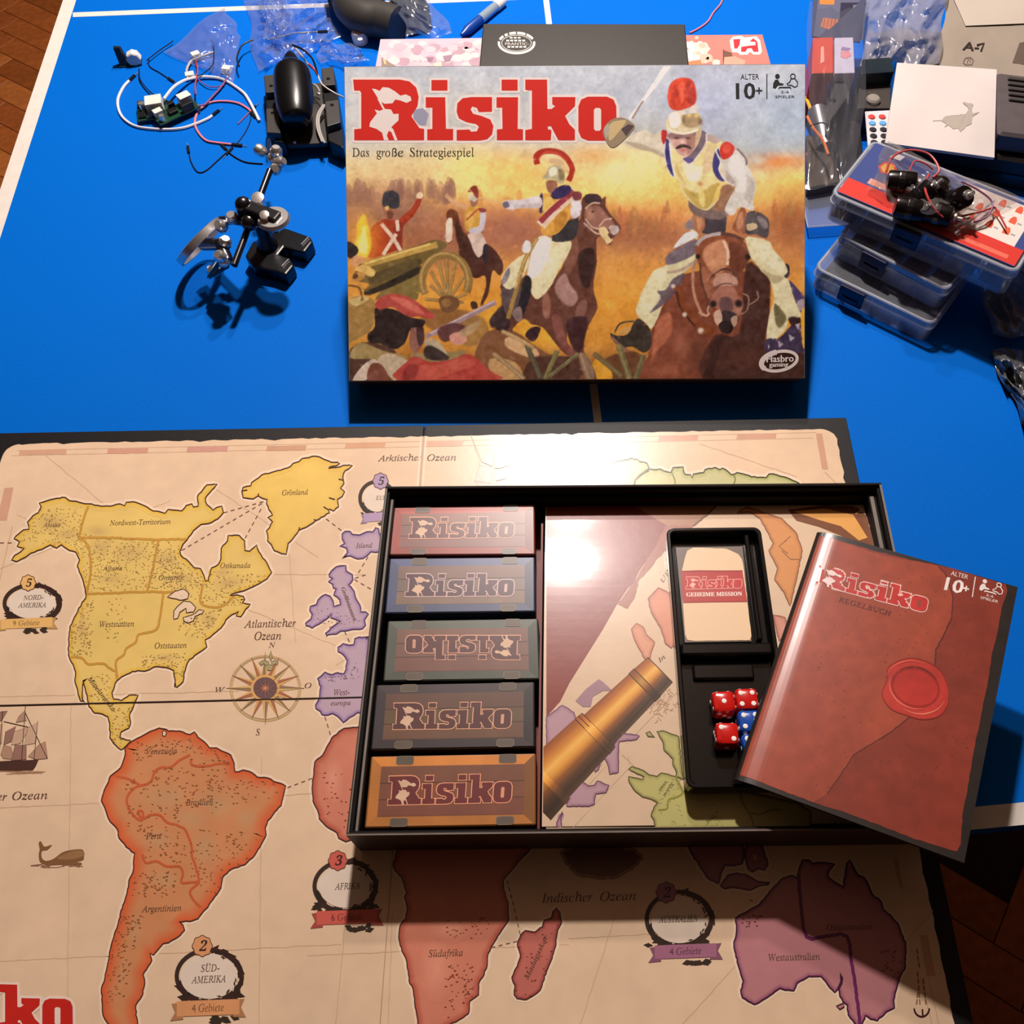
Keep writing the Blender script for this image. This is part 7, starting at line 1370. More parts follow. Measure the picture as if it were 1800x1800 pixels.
for p in ((572, 498), (372, 905)): b = MB(); b.lathe(fz(W(*G2([p])[0], z)), [(.0022, 0), (.0022, .0012), (.0012, .0018)], 10); obj('screw', b, m_chr, ch)

# helping-hand stand with magnifying glass
hh = thing('magnifier_stand', 'helping-hand soldering stand with chrome joints, clips and a tilted magnifying glass', 'magnifier stand', tuple(W(468, 440, 0)))
base = [(510, 760), (560, 670), (640, 640), (750, 580), (790, 590), (930, 640), (945, 670), (890, 740), (760, 705), (725, 750), (800, 780), (825, 820), (770, 885), (700, 860), (560, 830)]
b = MB(); q = [W(*p, .016) for p in G3(base)]; b.hexa([Vector((v.x, v.y, .0003)) for v in q][::-1], q[::-1]); obj('iron_base', b, m_iron, hh, bevel=.002)
for a in ([(872, 692), (918, 645)], [(748, 832), (792, 785)]): b = MB(); b.tube([W(*p, .0165) for p in G3(a)], .0008, 6); obj('foot_edge', b, m_chr, hh)
p0 = W(*G3([(660, 700)])[0], .016); top = Vector((p0.x, p0.y, .066))
b = MB(); b.lathe(fz(p0), [(.011, -.004), (.010, .006), (.0065, .012), (.0065, .05)], 18); obj('post', b, m_iron, hh, smooth=True)
pj = W(*G3([(600, 545)])[0], .068)
def ball(c, r, m, nm, par): b = MB(); b.lathe(fz(c), [(r * math.sin(math.pi * k / 8) + 1e-5, -r * math.cos(math.pi * k / 8)) for k in range(9)], 14); return obj(nm, b, m, par, smooth=2)
c1 = W(*G3([(700, 540)])[0], .070); c2 = W(*G3([(515, 470)])[0], .072); c3 = W(*G3([(540, 550)])[0], .068)
b = MB(); b.tube([top, c1], .005, 10); obj('post_head', b, m_chr, hh, smooth=True)
b = MB(); b.lathe(fz(c1 + Vector((0, 0, .002))), [(.014, -.003), (.0155, 0), (.014, .003), (.006, .003), (.006, -.003)], 22, caps=False); obj('wing_ring', b, m_chr, hh, smooth=True)
b = MB(); G = fr_dir(c1, c2 - c1); Ld = (c2 - c1).length; b.box(G, -.0065, .0065, -.009, .009, -.006, Ld + .006); obj('joint_plate', b, m_gun, hh, bevel=.002)
b = MB(); b.box(G, -.0066, .0066, -.0095, -.0080, .0, Ld); obj('joint_strap', b, m_chr, hh, bevel=.0006)
ball(c2 + Vector((0, 0, .006)), .008, m_gun, 'ball_joint', hh); ball(c3, .008, m_gun, 'ball_joint', hh)
for p, zz, rr in ((G3([(598, 400)])[0], .078, .006), (G3([(640, 510)])[0], .078, .0045)): b = MB(); b.lathe(fr_dir(W(*p, zz), (0, -.3, 1)), [(rr, -.003), (rr, .003), (rr * .5, .0035)], 14); obj('thumb_screw', b, m_chr, hh, smooth=True)
r0, r1 = W(*G3([(672, 215)])[0], .070), W(*G3([(442, 825)])[0], .052)
b = MB(); b.tube([r0, r1], .0032, 10); obj('cross_rod', b, m_gun, hh, smooth=True)
# clips at the rod ends
for pc, d, zz in ((G3([(690, 140)])[0], G3([(665, 20)])[0], .070), (G3([(380, 800)])[0], G3([(320, 860)])[0], .050)):
    a, e_ = W(*pc, zz), W(*d, zz - .012); ball(a, .006, m_chr, 'ball_joint', hh)
    G = fr_dir(a, e_ - a); Lc = max(.03, (e_ - a).length)
    for s_ in (-1, 1): b = MB(); b.hexa([G(-.004, s_ * .001, 0), G(.004, s_ * .001, 0), G(.004, s_ * .006, 0), G(-.004, s_ * .006, 0)], [G(-.0015, s_ * .0003, Lc), G(.0015, s_ * .0003, Lc), G(.0015, s_ * .0016, Lc), G(-.0015, s_ * .0016, Lc)]); obj('clip_jaw', b, m_gun, hh, bevel=.0005)
for p, zz, d in (((610, 90), .074, (-.6, .2, .5)), ((735, 168), .072, (.8, -.2, .5)), ((712, 100), .076, (.2, .1, 1)), ((708, 210), .068, (.2, -.6, .6)), ((360, 575), .062, (-.3, -.3, .8)), ((355, 770), .056, (-.2, -.3, .8)), ((385, 680), .058, (.3, 0, .8)), ((430, 520), .068, (0, -.3, .9)), ((310, 858), .03, (0, -.5, .6))):
    b = MB(); b.lathe(fr_dir(W(*G3([p])[0], zz), d), [(.0035, -.006), (.0058, -.003), (.0058, .003), (.0035, .006)], 14); obj('wing_nut', b, m_chr, hh, smooth=True)
# glass
mj = (CAM_M @ Vector((.69, .72, .0))).normalized(); nv_ = (CAM_M @ Vector((-.675, .647, .355))).normalized(); nv_ = (nv_ - mj * nv_.dot(mj)).normalized()
cl = W(352, 424, .038); Rl = 52 / CAM_F * (cl - CAM_C).dot(CAM_M @ Vector((0, 0, -1))); G = Fr(cl, mj, nv_.cross(mj), nv_)
b = MB(); b.lathe(G, [(Rl, -.0044), (Rl + .0010, -.004), (Rl + .0010, .003), (Rl, .0036), (Rl - .0016, .0032), (Rl - .0016, -.0042), (Rl, -.0044)], 40, caps=False); obj('lens_ring', b, m_chr, hh, smooth=True)
m_glass = film('lens_glass', (225, 228, 245), .22, .06, .05, 0)  # lilac haze paints a pale reflection into the glass
b = MB(); n = 7; b.lathe(G, [((Rl - .0018) * math.sin(math.pi / 2 * k / n) + 1e-5, .004 * math.cos(math.pi / 2 * k / n)) for k in range(n + 1)], 36, caps=False); obj('lens', b, m_glass, hh, smooth=2)
ha = cl + mj * (Rl * .95); hb = c3
b = MB(); b.tube([ha, (ha + hb) / 2 + Vector((0, 0, .002)), hb], .0045, 10); obj('lens_arm', b, m_gun, hh, smooth=True)
lb = W(*G3([(360, 690)])[0], .055)
b = MB(); b.tube([cl + G.y * (-Rl * .2) - G.z * .004, lb, W(*G3([(400, 800)])[0], .05)], .006, 10); obj('spring_arm', b, m_gun, hh, smooth=True)

# black pipe parts in a clear bag, a pen and a white cap, at the far edge
o = thing('pipe_fitting', 'dark grey plastic elbow fitting at the far table edge', 'fitting', tuple(W(640, 40, 0)), 0)
b = MB(); b.tube(cr([tuple(W(*p, .022)) for p in ((608, -14), (618, 14), (638, 30), (668, 34), (700, 44))], False, 6), .021, 14); obj('elbow', b, m_gpl, o, smooth=True)
b = MB(); b.tube([W(606, -30, .022), W(612, 0, .022)], .025, 14); obj('collar', b, m_gpl, o, smooth=True)
for i, (p0, p1, w, lb_) in enumerate((((672, 58), (650, 8), .026, 'black plastic bar leaning beside the elbow fitting'), ((742, 58), (706, -6), .03, 'wide black plastic part inside the clear bag'))):
    F, L = frame_on(p0, p1, .0); o = thing('plastic_bar', lb_, 'plastic part', tuple(F(L / 2, 0, 0)), 0); b = MB(); b.rbox(F, 0, L, -w / 2, w / 2, .001, .03, .006, top=.003); obj('bar', b, m_bpl, o); b = MB(); b.box(F, L * .1, L * .9, -w * .12, w * .12, .03, .0325); obj('rib', b, m_gpl, o)
bag([(694, -10), (745, -14), (798, 62), (716, 64)], 'shiny clear bag around the black plastic parts', seed=14, amp=.012, z0=.034, fold=5, nu=24, nv=24)
F, L = frame_on((812, 70), (884, 10), .0); o = thing('marker_pen', 'blue and silver pen lying behind the card game box', 'pen', tuple(F(L / 2, 0, 0)), 0); G = Fr(F(0, 0, .0062), F.y, F.z, F.x)
for nm, pr_, m in (('grip', [(.002, 0), (.0058, .012), (.0058, L * .45)], M('blue_pen_plastic', (28, 70, 150), .3)), ('barrel', [(.0058, L * .45), (.0058, L * .82)], M('clear_silver_barrel', (170, 190, 205), .2, .4)), ('cap', [(.0062, L * .82), (.0062, L), (.004, L + .003)], m_wpl)): b = MB(); b.lathe(G, pr_, 14); obj(nm, b, m, o, smooth=True)
o = thing('white_cap', 'small white plastic cap left of the puzzle box', 'cap', tuple(W(634, 74, 0))); b = MB(); b.lathe(fz(W(634, 74, .0)), [(.009, .0002), (.0095, .01), (.008, .014), (.002, .015)], 18); obj('cap_shell', b, m_wpl, o, smooth=True); b = MB(); b.lathe(fz(W(634, 74, .015)), [(.003, 0), (.003, .004)], 12); obj('stud', b, m_wpl, o)
# ------------------------------------------------------------------ clutter on the right
H1 = lambda p: T(p, 1400, 0, 3.21)
H2 = lambda p: T(p, 1560, 0, 3.641)
H3 = lambda p: T(p, 1440, 230, 2.8)
H4 = lambda p: T(p, 1600, 440, 3.41)
m_clear = film('clear_case_plastic', (225, 230, 240), .20, .03, .12, .1, 25, .3)
m_clearedge = film('clear_case_edge', (235, 238, 245), .62, .05, .2, 0)  # strong milky haze paints pale highlights along the plastic edges
m_latch = M('navy_latch_plastic', (20, 24, 60), .35)
m_parts = M('brass_pin_rows', (92, 66, 40), .5, .2, var=.5, scale=260, bump=.8, bscale=300)
m_parts2 = M('small_dark_parts', (44, 42, 48), .5, .1, var=.6, scale=220, bump=.8, bscale=260)
m_labelprint = M('case_label_print', None, .35, attr=True, spec=.4, var=.03, scale=60)
def organizer(pfl, pfr, depth, z0, z1, label, parts, latches, lidh=.010, cells=4):
    F, L = frame_on(pfl, pfr, z1); F = Fr(Vector((F.o.x, F.o.y, 0)), F.x, F.y, F.z); rz = math.atan2(F.x.y, F.x.x)
    o = thing('parts_organizer', label, 'storage box', F(L / 2, depth / 2, z0), rz, 'stacked clear parts organizers')
    zs = z1 - lidh
    def shell(za, zb, bottom, top, grow=0.):
        b = MB(); out = rrect(-grow, L + grow, -grow, depth + grow, .008, 4); inn = rrect(.0016 - grow, L - .0016 + grow, .0016 - grow, depth - .0016 + grow, .0066, 4); n = len(out)
        vs = [F(*q, za) for q in out] + [F(*q, zb) for q in out] + [F(*q, zb) for q in inn] + [F(*q, za) for q in inn]
        fs = [(i, (i + 1) % n, n + (i + 1) % n, n + i) for i in range(n)] + [(2 * n + i, 2 * n + (i + 1) % n, 3 * n + (i + 1) % n, 3 * n + i) for i in range(n)]
        fs += [(n + i, n + (i + 1) % n, 2 * n + (i + 1) % n, 2 * n + i) for i in range(n)]
        if bottom: fs.append(tuple(range(n - 1, -1, -1)))
        if top: fs.append(tuple(range(n, 2 * n)))
        return b.add(vs, fs)
    obj('case_bottom', shell(z0 + .0002, zs, True, False), m_clear, o)
    lid_ = obj('case_lid', shell(zs + .0003, z1, False, True, .0012), m_clear, o)
    b = MB(); b.tube([F(*q, z1 - .0008) for q in rrect(.0005, L - .0005, .0005, depth - .0005, .008, 4)], .0013, 6, closed=True); b.tube([F(*q, zs + .0006) for q in rrect(-.001, L + .001, -.001, depth + .001, .008, 4)], .0009, 6, closed=True); obj('lid_edge', b, m_clearedge, lid_, smooth=True)
    for k in range(1, cells): b = MB(); b.box(F, L * k / cells - .0005, L * k / cells + .0005, .002, depth - .002, z0 + .0015, zs - .001); obj('divider', b, m_clear, o)
    for k in range(cells):
        b = MB(); nx, ny = 7, 5; r = random.Random(k + int(L * 1000)); x0, x1 = L * k / cells + .003, L * (k + 1) / cells - .003
        b.sheet(lambda i, j: F(x0 + (x1 - x0) * i / nx, .004 + (depth - .008) * j / ny, z0 + .0025 + (zs - z0 - .006) * (r.uniform(.5, .95) if 0 < i < nx and 0 < j < ny else .05)), nx, ny); p_ = obj('small_components', b, parts, o); p_['kind'] = 'stuff'
    for f in latches:
        b = MB(); b.box(F, L * f - .013, L * f + .013, -.005, -.0012, zs - .010, z1 - .001); l_ = obj('latch', b, m_latch, o, bevel=.001)
        b = MB(); b.box(F, L * f - .008, L * f + .008, -.0062, -.005, zs - .006, zs - .002); obj('latch_grip', b, m_latch, l_)
    return o, F, L, zs
organizer((1433, 470), (1640, 570), .085, .0005, .026, 'lowest clear parts organizer, standing on the blue table', m_parts2, (.35,))
organizer((1476, 412), (1664, 510), .085, .027, .054, 'middle clear parts organizer, turned a little on the lowest one', m_parts2, (.36,))
o, F, L, zs = organizer((1462, 340), (1786, 478), .092, .0555, .086, 'top clear organizer with a blue and red printed label', m_parts, (.44,), cells=6)
b = MB(); b.box(F, .004, L - .004, .004, .088, .0843, .0846, lin((58, 72, 128))); lc = obj('label_card', b, m_labelprint, o)
q = PR(F(0, 0, .0872), (0, 0, 1))
def lab(x, y): return pix(F(x * L, y * .092, .0872))
def lq(pts, col, lay): q.poly([lab(*p) for p in pts], col, lay)
lq([(.02, .04), (.98, .04), (.98, .96), (.02, .96)], (62, 76, 132), 0)
lq([(.02, .05), (.98, .05), (.98, .30), (.02, .30)], (206, 62, 54), 1); lq([(.55, .30), (.93, .30), (.93, .92), (.55, .92)], (222, 212, 204), 1)
lq([(.12, .33), (.30, .33), (.30, .42), (.12, .42)], (222, 150, 136), 2)
for x, y in ((.66, .42), (.75, .42), (.84, .42), (.66, .60), (.75, .60), (.84, .60), (.84, .78), (.75, .78)):
    lq([(x, y), (x + .035, y), (x + .035, y + .06), (x + .025, y + .11), (x + .01, y + .11), (x, y + .06)], (214, 96, 70), 2); lq([(x + .042, y + .02), (x + .065, y + .02), (x + .065, y + .045), (x + .042, y + .045)], (160, 156, 156), 2)
a = [math.radians(60 * k + 15) for k in range(6)]
lq([(.16 + .05 * math.cos(t_), .66 + .11 * math.sin(t_)) for t_ in a], (222, 70, 60), 2); lq([(.16 + .036 * math.cos(t_), .66 + .08 * math.sin(t_)) for t_ in a], (246, 190, 60), 3)
lq([(.13, .84), (.19, .84), (.20, .93), (.15, .93)], (224, 222, 226), 2)
for k in range(7): lq([(.36 + .03 * k, .11), (.375 + .03 * k, .11), (.378 + .03 * k, .20), (.362 + .03 * k, .20)], (232, 150, 120), 2)
lq([(.66, .10), (.93, .10), (.93, .16), (.66, .16)], (226, 110, 90), 2)
q.obj('label_print', m_labelprint, lc)

# motors in a bag, on the top organizer
m_motor = M('black_motor_can', (22, 16, 16), .25, .3)
ZM = .0885
MPOS = ('at the back left', 'with its shaft pointing up near the middle', 'at the front left', 'at the back, right of the wire arch', 'farthest right, standing on end', 'at the front, under the red loop')
def motor(p, d, zc, k):
    c0 = W(*p, zc + ZM); G = fr_dir(c0, d); o = thing('toy_motor', 'small black toy motor in the clear bag, ' + MPOS[k], 'motor', (c0.x, c0.y, ZM), 0, 'toy motors in the bag')
    b = MB(); b.lathe(G, [(.004, -.014), (.0095, -.0125), (.0102, -.010), (.0102, .010), (.0095, .0125), (.004, .014)], 20); obj('can', b, m_motor, o, smooth=True)
    b = MB(); b.lathe(G, [(.0045, .014), (.0045, .0165), (.002, .017), (.002, .022)], 14); obj('shaft', b, m_chr, o, smooth=True)
    b = MB(); b.lathe(G, [(.0104, -.003), (.0106, -.002), (.0106, .002), (.0104, .003)], 20, caps=False); obj('band', b, m_gun, o)
    return o
for k, (p, d, zc) in enumerate((((1585, 320), (.9, -.3, .1), .0105), ((1620, 345), (.7, .1, .75), .014), ((1598, 368), (.9, -.4, .0), .0105), ((1648, 335), (-.5, -.8, .2), .0105), ((1680, 352), (.3, -.5, .8), .015), ((1648, 376), (.8, -.5, .1), .0105))): motor(p, d, zc, k)
def loop(pts, zz, r, m, nm, label):
    P3 = cr([tuple(W(*p, k)) for p, k in zip(pts, zz)], False, 6); o = thing(nm, label, 'wire', (P3[0][0], P3[0][1], ZM), 0, 'loose wires'); b = MB(); b.tube(P3, r, 6); obj('lead', b, m, o, smooth=True)
loop(H3([(330, 200), (360, 130), (440, 95), (540, 115), (590, 190), (560, 230)]), [.098, .104, .108, .108, .106, .104], .0011, m_w['red'], 'motor_wire', 'red motor wire arching at the back of the bag')
loop(H3([(540, 215), (520, 270), (540, 340), (590, 410), (660, 445), (740, 430)]), [.112, .114, .112, .106, .1, .098], .0011, m_w['red'], 'motor_wire', 'red motor wire looping over the middle of the bag')
loop(H3([(700, 420), (790, 400), (850, 380), (870, 385), (920, 475)]), [.1, .099, .096, .094, .092], .0009, m_w['red'], 'motor_wire', 'red and dark wire end pointing towards the label icons')
loop(H3([(700, 250), (780, 290), (850, 350), (830, 420), (760, 450)]), [.108, .104, .098, .095, .094], .0009, m_w['purple'], 'motor_wire', 'dark red wire bundle at the right end of the bag')
loop(H3([(440, 210), (470, 150), (520, 160), (560, 190)]), [.106, .110, .110, .106], .0008, m_w['red'], 'motor_wire', 'short red wire curl at the bag top')
mb = crumple([H3([(330, 60)])[0], H3([(1000, 340)])[0], H3([(690, 520)])[0], H3([(245, 300)])[0]], 36, 26, .028, 21, ZM + .0015, 3.5)
m_film2 = film('bag_film_grey', (226, 218, 214), .14, .03, .14, .4, 50, .2)
c0 = sum(mb.v, Vector()) / len(mb.v); o = thing('motor_bag', 'clear zip bag around the toy motors on the top organizer', 'plastic bag', (c0.x, c0.y, ZM), 0); obj('film', mb, m_film2, o, smooth=2)
b = MB(); b.tube([W(*p, ZM + .004) for p in H3([(670, 505), (760, 430), (860, 345)])], .0012, 6); obj('zip_strip', b, m_clearedge, o)

# clear loose lid left of the stack
o = thing('clear_lid', 'flat clear plastic lid between the battle box and the organizers', 'plastic lid', tuple(W(1450, 368, 0))); b = MB(); q4 = [(1408, 336), (1478, 334), (1516, 392), (1420, 399)]
b.hexa([W(*p, .0005) for p in q4][::-1], [W(*p, .010) for p in q4][::-1]); obj('shell', b, m_clear, o, bevel=.002); b = MB(); b.tube([W(*p, .0105) for p in q4], .0012, 6, closed=True); obj('rim', b, m_clearedge, o)

# grey shiny bags at the right edge
m_grey = film('smoky_bag_film', (176, 170, 160), .85, .04, .25, .4, 30, .2)
m_silver = M('silver_bag_foil', (120, 122, 124), .32, .6, var=.2, scale=30, bump=.5, bscale=40)
bag([(1712, 452), (1830, 420), (1850, 590), (1742, 590)], 'smoky grey bag slumped beside the organizers', seed=31, amp=.06, z0=.004, mat=m_grey, fold=4, name='grey_bag', group=None)
bag([(1738, 618), (1830, 606), (1860, 820), (1800, 745)], 'silvery grey bag hanging at the right picture edge', seed=33, amp=.035, z0=.003, mat=m_silver, fold=4, name='silver_bag', group=None)

# dark case and grey device under the sachet
m_case = M('black_tool_case', (26, 22, 21), .5, var=.1, scale=100)
m_dev = M('brown_grey_device', (86, 78, 80), .45, var=.12, scale=60)
F, L = frame_on((1588, 300), (1850, 345), .0)
o = thing('tool_case', 'black flat case under the white sachet', 'case', tuple(F(L / 2, .04, 0)), math.atan2(F.x.y, F.x.x)); b = MB(); b.rbox(F, 0, L, 0, .15, .0005, .036, .008, top=.003); obj('case_body', b, m_case, o); b = MB(); b.box(F, .01, L - .01, -.0012, 0, .014, .018); obj('seam', b, m_iron, o)
F, L = frame_on((1742, 262), (1880, 280), .038)
o = thing('grey_device', 'brownish grey electronic device on the black case, beside the sachet', 'device', tuple(F(L / 2, .05, 0)), math.atan2(F.x.y, F.x.x)); b = MB(); b.rbox(F, 0, L, .0, .105, 0, .02, .005, top=.003); dv = obj('housing', b, m_dev, o)
for k in range(5): b = MB(); b.box(F, .012, L - .02, .055 + .009 * k, .059 + .009 * k, .02, .0225); obj('vent_slat', b, m_gpl, dv, bevel=.0008)

# white sachet with a grey smudge
m_sach = M('white_sachet_paper', (206, 197, 193), .35, var=.03, scale=30, bump=.2, bscale=14)
cor = [(1577, 110), (1752, 122), (1748, 277), (1556, 251)]
def sa_p(i, j, n=14):
    a, d = i / n, j / n; c = [np.array(q) for q in cor]; p = (c[0] * (1 - a) + c[1] * a) * (1 - d) + (c[3] * (1 - a) + c[2] * a) * d
    return W(*p, .060 + .004 * math.sin(math.pi * a) * math.sin(math.pi * d) + .0012 * math.sin(7 * a + 3 * d))
o = thing('paper_sachet', 'flat white sachet with a grey bird-like smudge, on the dark case', 'sachet', (W(1655, 190, .06).x, W(1655, 190, .06).y, .058))
b = MB(); up = [sa_p(i, j) for j in range(15) for i in range(15)]; lo = [q - Vector((0, 0, .003)) for q in up]; n = 15
fs = [(j * n + i, (j + 1) * n + i, (j + 1) * n + i + 1, j * n + i + 1) for j in range(14) for i in range(14)]; fs += [tuple(225 + k for k in f[::-1]) for f in fs]
rim_ = [i for i in range(n)] + [j * n + n - 1 for j in range(1, n)] + [(n - 1) * n + i for i in range(n - 2, -1, -1)] + [j * n for j in range(n - 2, 0, -1)]
fs += [(rim_[k], rim_[(k + 1) % len(rim_)], 225 + rim_[(k + 1) % len(rim_)], 225 + rim_[k]) for k in range(len(rim_))]
b.add(up + lo, fs); sb_ = obj('pouch', b, m_sach, o, smooth=True)
class PRS(PR):
    def P(s, u, v, lay):
        c = [np.array(q) for q in cor]; a = (u - 1566) / 183; d = (v - 115) / 147; return W(u, v, .0603 + .004 * math.sin(math.pi * a) * math.sin(math.pi * d) + .0012 * math.sin(7 * a + 3 * d) + .0002 * lay)
q = PRS((0, 0, .06), (0, 0, 1)); SM = (168, 158, 148)
q.poly(rough(H2([(380, 740), (440, 735), (500, 730), (520, 700), (510, 680), (480, 655), (500, 652), (550, 668), (540, 700), (545, 725), (595, 715), (545, 745), (540, 790), (500, 810), (470, 845), (450, 820), (420, 825), (390, 800), (365, 815), (375, 790), (340, 770)]), .8, 4), SM, 1)
q.ribbon(H2([(290, 772), (350, 768)]), 1, (196, 186, 176), 1); q.obj('smudge', m_labelprint, sb_)

# little remote control
F, L = frame_on((1524, 268), (1579, 272), .040)
Gx, LL_ = frame_on((1524, 275), (1519, 195), .040)
o = thing('remote_control', 'small white remote control with red, blue and black buttons', 'remote control', tuple(W(1548, 235, .036))); pts = [(1520, 196), (1582, 193), (1590, 276), (1527, 278)]
b = MB(); b.hexa([W(*p, .0340) for p in pts][::-1], [W(*p, .040) for p in pts][::-1]); rb = obj('housing', b, M('white_remote_plastic', (206, 202, 204), .4), o, bevel=.001)
bc = [M('red_rubber_button', (206, 62, 58), .5), M('light_blue_rubber_button', (92, 160, 214), .5), M('black_rubber_button', (26, 24, 36), .5)]
for r_ in range(6):
    for c_ in range(3):
        u, v = 1532 + c_ * 18.5 + r_ * 1.1, 206 + r_ * 11.2; b = MB(); b.lathe(fz(W(u, v, .040)), [(.0038, -.0003), (.0038, .0008), (.003, .0014)], 14); obj('button', b, bc[min(r_, 2)], o)

# zip bag with boxed electronics
m_redbox = M('red_orange_carton', (214, 74, 52), .45, var=.05, scale=50); m_lil = M('lilac_white_carton', (206, 198, 214), .45, var=.08, scale=50)
def carton(pts, z0, z1, m, nm, label, cat='box', deco=None):
    o = thing(nm, label, cat, tuple(sum((W(*p, z1) for p in pts), Vector()) / len(pts) - Vector((0, 0, z1 - z0)))); b = MB(); tp = [W(*p, z1) for p in pts]; b.hexa([Vector((v.x, v.y, z0)) for v in tp][::-1], tp[::-1]); x = obj('carton', b, m, o, bevel=.001)
    return o, x
o, x = carton([(1429, 66), (1465, 65), (1465, 128), (1427, 129)], .0005, .062, m_redbox, 'small_red_box', 'small orange red carton in the zip bag, beside the lilac one')
q = PR((0, 0, .0622), (0, 0, 1)); q.poly([(1443, 83), (1448, 81), (1449, 108), (1442, 112)], (238, 170, 150), 1); q.obj('label_stroke', m_labelprint, x)
o, x = carton([(1467, 66), (1500, 65), (1503, 128), (1467, 129)], .0005, .060, m_lil, 'small_lilac_box', 'small lilac white carton with a pink blot in the zip bag')
q = PR((0, 0, .0602), (0, 0, 1)); q.poly(rough([(1478, 90), (1492, 88), (1497, 98), (1488, 103), (1477, 99)], 1, 3), (226, 150, 156), 1); q.poly([(1480, 82), (1496, 85), (1490, 90), (1478, 88)], (150, 130, 170), 1); q.obj('pink_print', m_labelprint, x)
# terminal-block retail card
m_cardprint = M('retail_card_print', None, .35, attr=True, spec=.4)
o = thing('product_card', 'dark retail card picturing an orange terminal block', 'retail card', (W(1475, 40, .055).x, W(1475, 40, .055).y, .05)); b = MB(); c4_ = [(1430, -20), (1524, -20), (1512, 74), (1427, 64)]
hz = [.075, .075, .058, .058]; tp = [W(*p, h_) for p, h_ in zip(c4_, hz)]; b.hexa([v - Vector((0, 0, .0012)) for v in tp][::-1], tp[::-1], lin((70, 74, 98))); x = obj('card', b, m_cardprint, o)
N_ = (tp[1] - tp[0]).cross(tp[3] - tp[0]).normalized(); N_ = N_ if N_.z > 0 else -N_
q = PR(tp[0] + N_ * .0003, N_)
for p, c, l_ in (([(128, -40), (400, -40), (375, 225), (95, 205)], (96, 98, 122), 1), ([(250, 15), (392, 15), (340, 230), (235, 215)], (44, 44, 66), 2), ([(132, -20), (216, -20), (212, 26), (132, 24)], (222, 126, 60), 2), ([(150, 100), (236, 110), (230, 160), (200, 172), (135, 150)], (206, 120, 84), 3), ([(310, 55), (366, 52), (366, 72), (308, 76)], (206, 204, 210), 3), ([(300, 84), (352, 80), (350, 100), (300, 104)], (150, 150, 160), 3), ([(300, 146), (335, 144), (333, 162), (298, 165)], (190, 188, 196), 3), ([(320, 28), (368, 28), (366, 44), (318, 46)], (110, 108, 120), 3)): q.poly(H1(p), c, l_)
for k in range(4): q.ribbon(H1([(160 + 20 * k, 108), (152 + 20 * k, 150)]), 1.4, (150, 84, 60), 4)
q.obj('card_print', m_cardprint, x)
# servo bracket, metal can, wires in the bag
o = thing('grey_bracket', 'dark grey bracket with a round hole below the lilac carton', 'bracket', tuple(W(1478, 180, 0))); b = MB(); pts = H1([(225, 430), (290, 480), (300, 530), (180, 700), (175, 600)]); tp = [W(*p, .050) for p in pts]; b.hexa([Vector((v.x, v.y, .0005)) for v in tp][::-1], tp[::-1]); x = obj('plate', b, m_gpl, o, bevel=.001); b = MB(); b.lathe(fz(W(*H1([(205, 568)])[0], .050)), [(.0035, -.001), (.0035, .0004)], 14); obj('hole', b, m_iron, x)
o = thing('metal_can', 'silver battery can beside the orange wire', 'battery', tuple(W(1448, 235, 0))); a0, a1 = W(1437, 196, .03), W(1452, 262, .022); b = MB(); b.tube([a0, a1], .011, 16); obj('can', b, M('dull_silver', (150, 146, 142), .35, .7), o, smooth=True); b = MB(); b.tube([a0 + (a0 - a1).normalized() * .0, a0 + (a0 - a1).normalized() * .004], .006, 12); obj('cap', b, m_chr, o)
wire([(1417, 172), (1424, 190), (1430, 212)], .002, m_w['yellow'], 'short yellow wire at the edge of the battle box', z=.03)
wire([(1419, 205), (1430, 226), (1446, 246), (1456, 272)], .0016, m_w['orange'], 'orange wire lying over the silver can', z=.045)
wire([(1422, 222), (1448, 216), (1462, 235), (1464, 258), (1458, 275)], .0008, m_w['black'], 'black wire loop over the silver can', z=.046)
wire([(1418, 270), (1430, 290), (1438, 310)], .0012, m_w['pink'], 'pinkish wire end low at the edge of the battle box', z=.02)
m_mud = M('dark_olive_block', (66, 50, 26), .5, var=.4, scale=60)
carton([(1418, 236), (1462, 250), (1476, 320), (1420, 330)], .0005, .022, m_mud, 'dark_component', 'dark brownish component block low in the zip bag', 'component')
carton([(1470, 215), (1512, 210), (1520, 300), (1480, 318)], .0005, .018, M('smoky_black_block', (34, 33, 34), .4, var=.3, scale=50), 'black_component', 'black component block between zip bag and remote control', 'component')
o, x = carton([(1512, 128), (1566, 122), (1566, 190), (1508, 190)], .0005, .034, M('dark_camera_plastic', (64, 58, 54), .4, var=.2, scale=60), 'camera_module', 'dark module with a grey round knob above the remote control', 'module'); b = MB(); b.lathe(fz(W(1534, 178, .034)), [(.0078, 0), (.0078, .003), (.006, .005), (.001, .0055)], 18); obj('knob', b, M('grey_knob', (140, 132, 124), .4), x, smooth=True); b = MB(); b.lathe(fz(W(1548, 135, .034)), [(.005, 0), (.005, .003), (.003, .004)], 14); obj('switch', b, m_wpl, x)
o, x = carton([(1516, 104), (1566, 100), (1572, 126), (1514, 130)], .0005, .050, M('teal_black_block', (26, 38, 46), .35, var=.2, scale=60), 'dark_connector', 'dark teal connector block behind the round-knobbed module', 'connector')
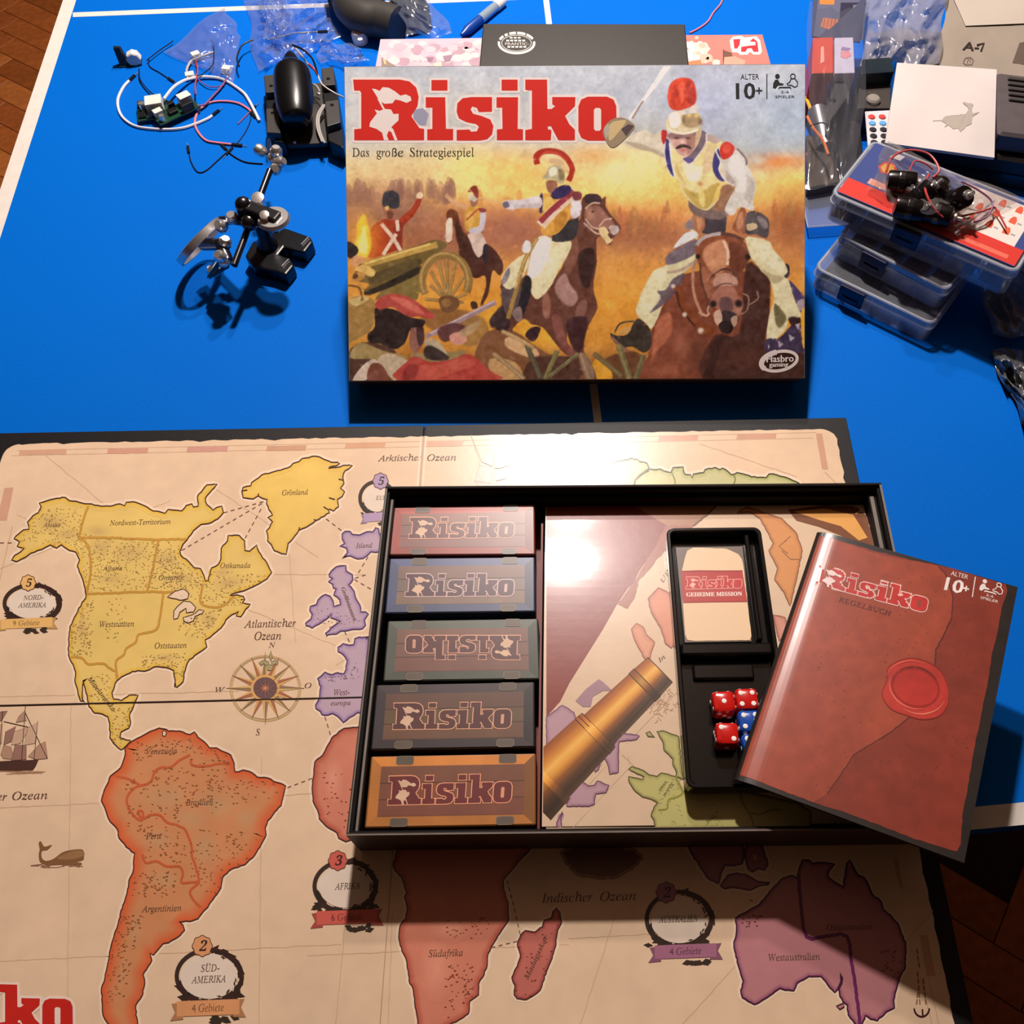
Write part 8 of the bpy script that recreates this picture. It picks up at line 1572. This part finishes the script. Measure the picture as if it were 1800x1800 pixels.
bag([(1424, 0), (1530, 0), (1505, 330), (1412, 330)], 'tall clear zip bag around the red and lilac cartons', seed=41, amp=.010, z0=.066, nu=30, nv=50, fold=4, mat=film('thin_zip_film', (220, 226, 240), .07, .02, .14, .4, 40, .15))
# printed bags further back
m_pbag = film('grey_printed_bag', (190, 184, 180), .6, .03, .25, .4, 30, .2)
m_abag = M('pale_grey_bag_paper', (150, 139, 126), .4, var=.06, scale=20, bump=.3, bscale=16)
bag([(1520, -20), (1665, -20), (1650, 112), (1512, 112)], 'grey printed zip bag behind the dark modules', seed=51, amp=.02, z0=.045, mat=m_pbag, fold=4)
def mk(pts, z0, amp, seed, nm, label, mat):
    o = bag(pts, label, seed=seed, amp=amp, z0=z0, mat=mat, fold=3, name=nm, group=None); return o
mk([(1664, -30), (1830, -30), (1830, 150), (1648, 118)], .040, .0012, 61, 'paper_bag', 'pale grey bag printed A-1 in the far right corner', m_abag)
lb = bpy.data.objects['paper_bag']
b = MB(); q4 = H2([(400, -60), (980, -60), (980, 145), (500, 165)]); b.hexa([W(*p, .0414) for p in q4][::-1], [W(*p, .0422) for p in q4][::-1]); obj('folded_flap', b, M('pale_bag_flap', (186, 175, 162), .4, var=.05, scale=20), lb)
q = PR((0, 0, .0412), (0, 0, 1))
a = H2([(478, 318), (578, 324)])
for dx in (0, .6, 1.2): q.text('A-', (a[0][0] + dx, a[0][1]), (a[1][0] + dx, a[1][1]), 14, (56, 46, 42), 1, 'n', shear=.15)
q.ribbon(H2([(572, 288), (618, 275), (598, 328)]), 3.2, (56, 46, 42), 1)
q.ribbon(H2([(490, 385), (484, 400), (500, 412), (540, 412), (550, 385), (530, 365), (500, 370), (490, 385)]), 1.2, (120, 104, 96), 1); q.ribbon(H2([(510, 400), (515, 380), (530, 378), (530, 396)]), 1.2, (120, 104, 96), 1)
q.poly(H2([(845, 275), (900, 262), (900, 420), (800, 400)]), (96, 84, 74), 1); q.obj('bag_print', m_labelprint, lb)
bpy.data.objects.remove(_tob); bpy.data.curves.remove(_tcu)
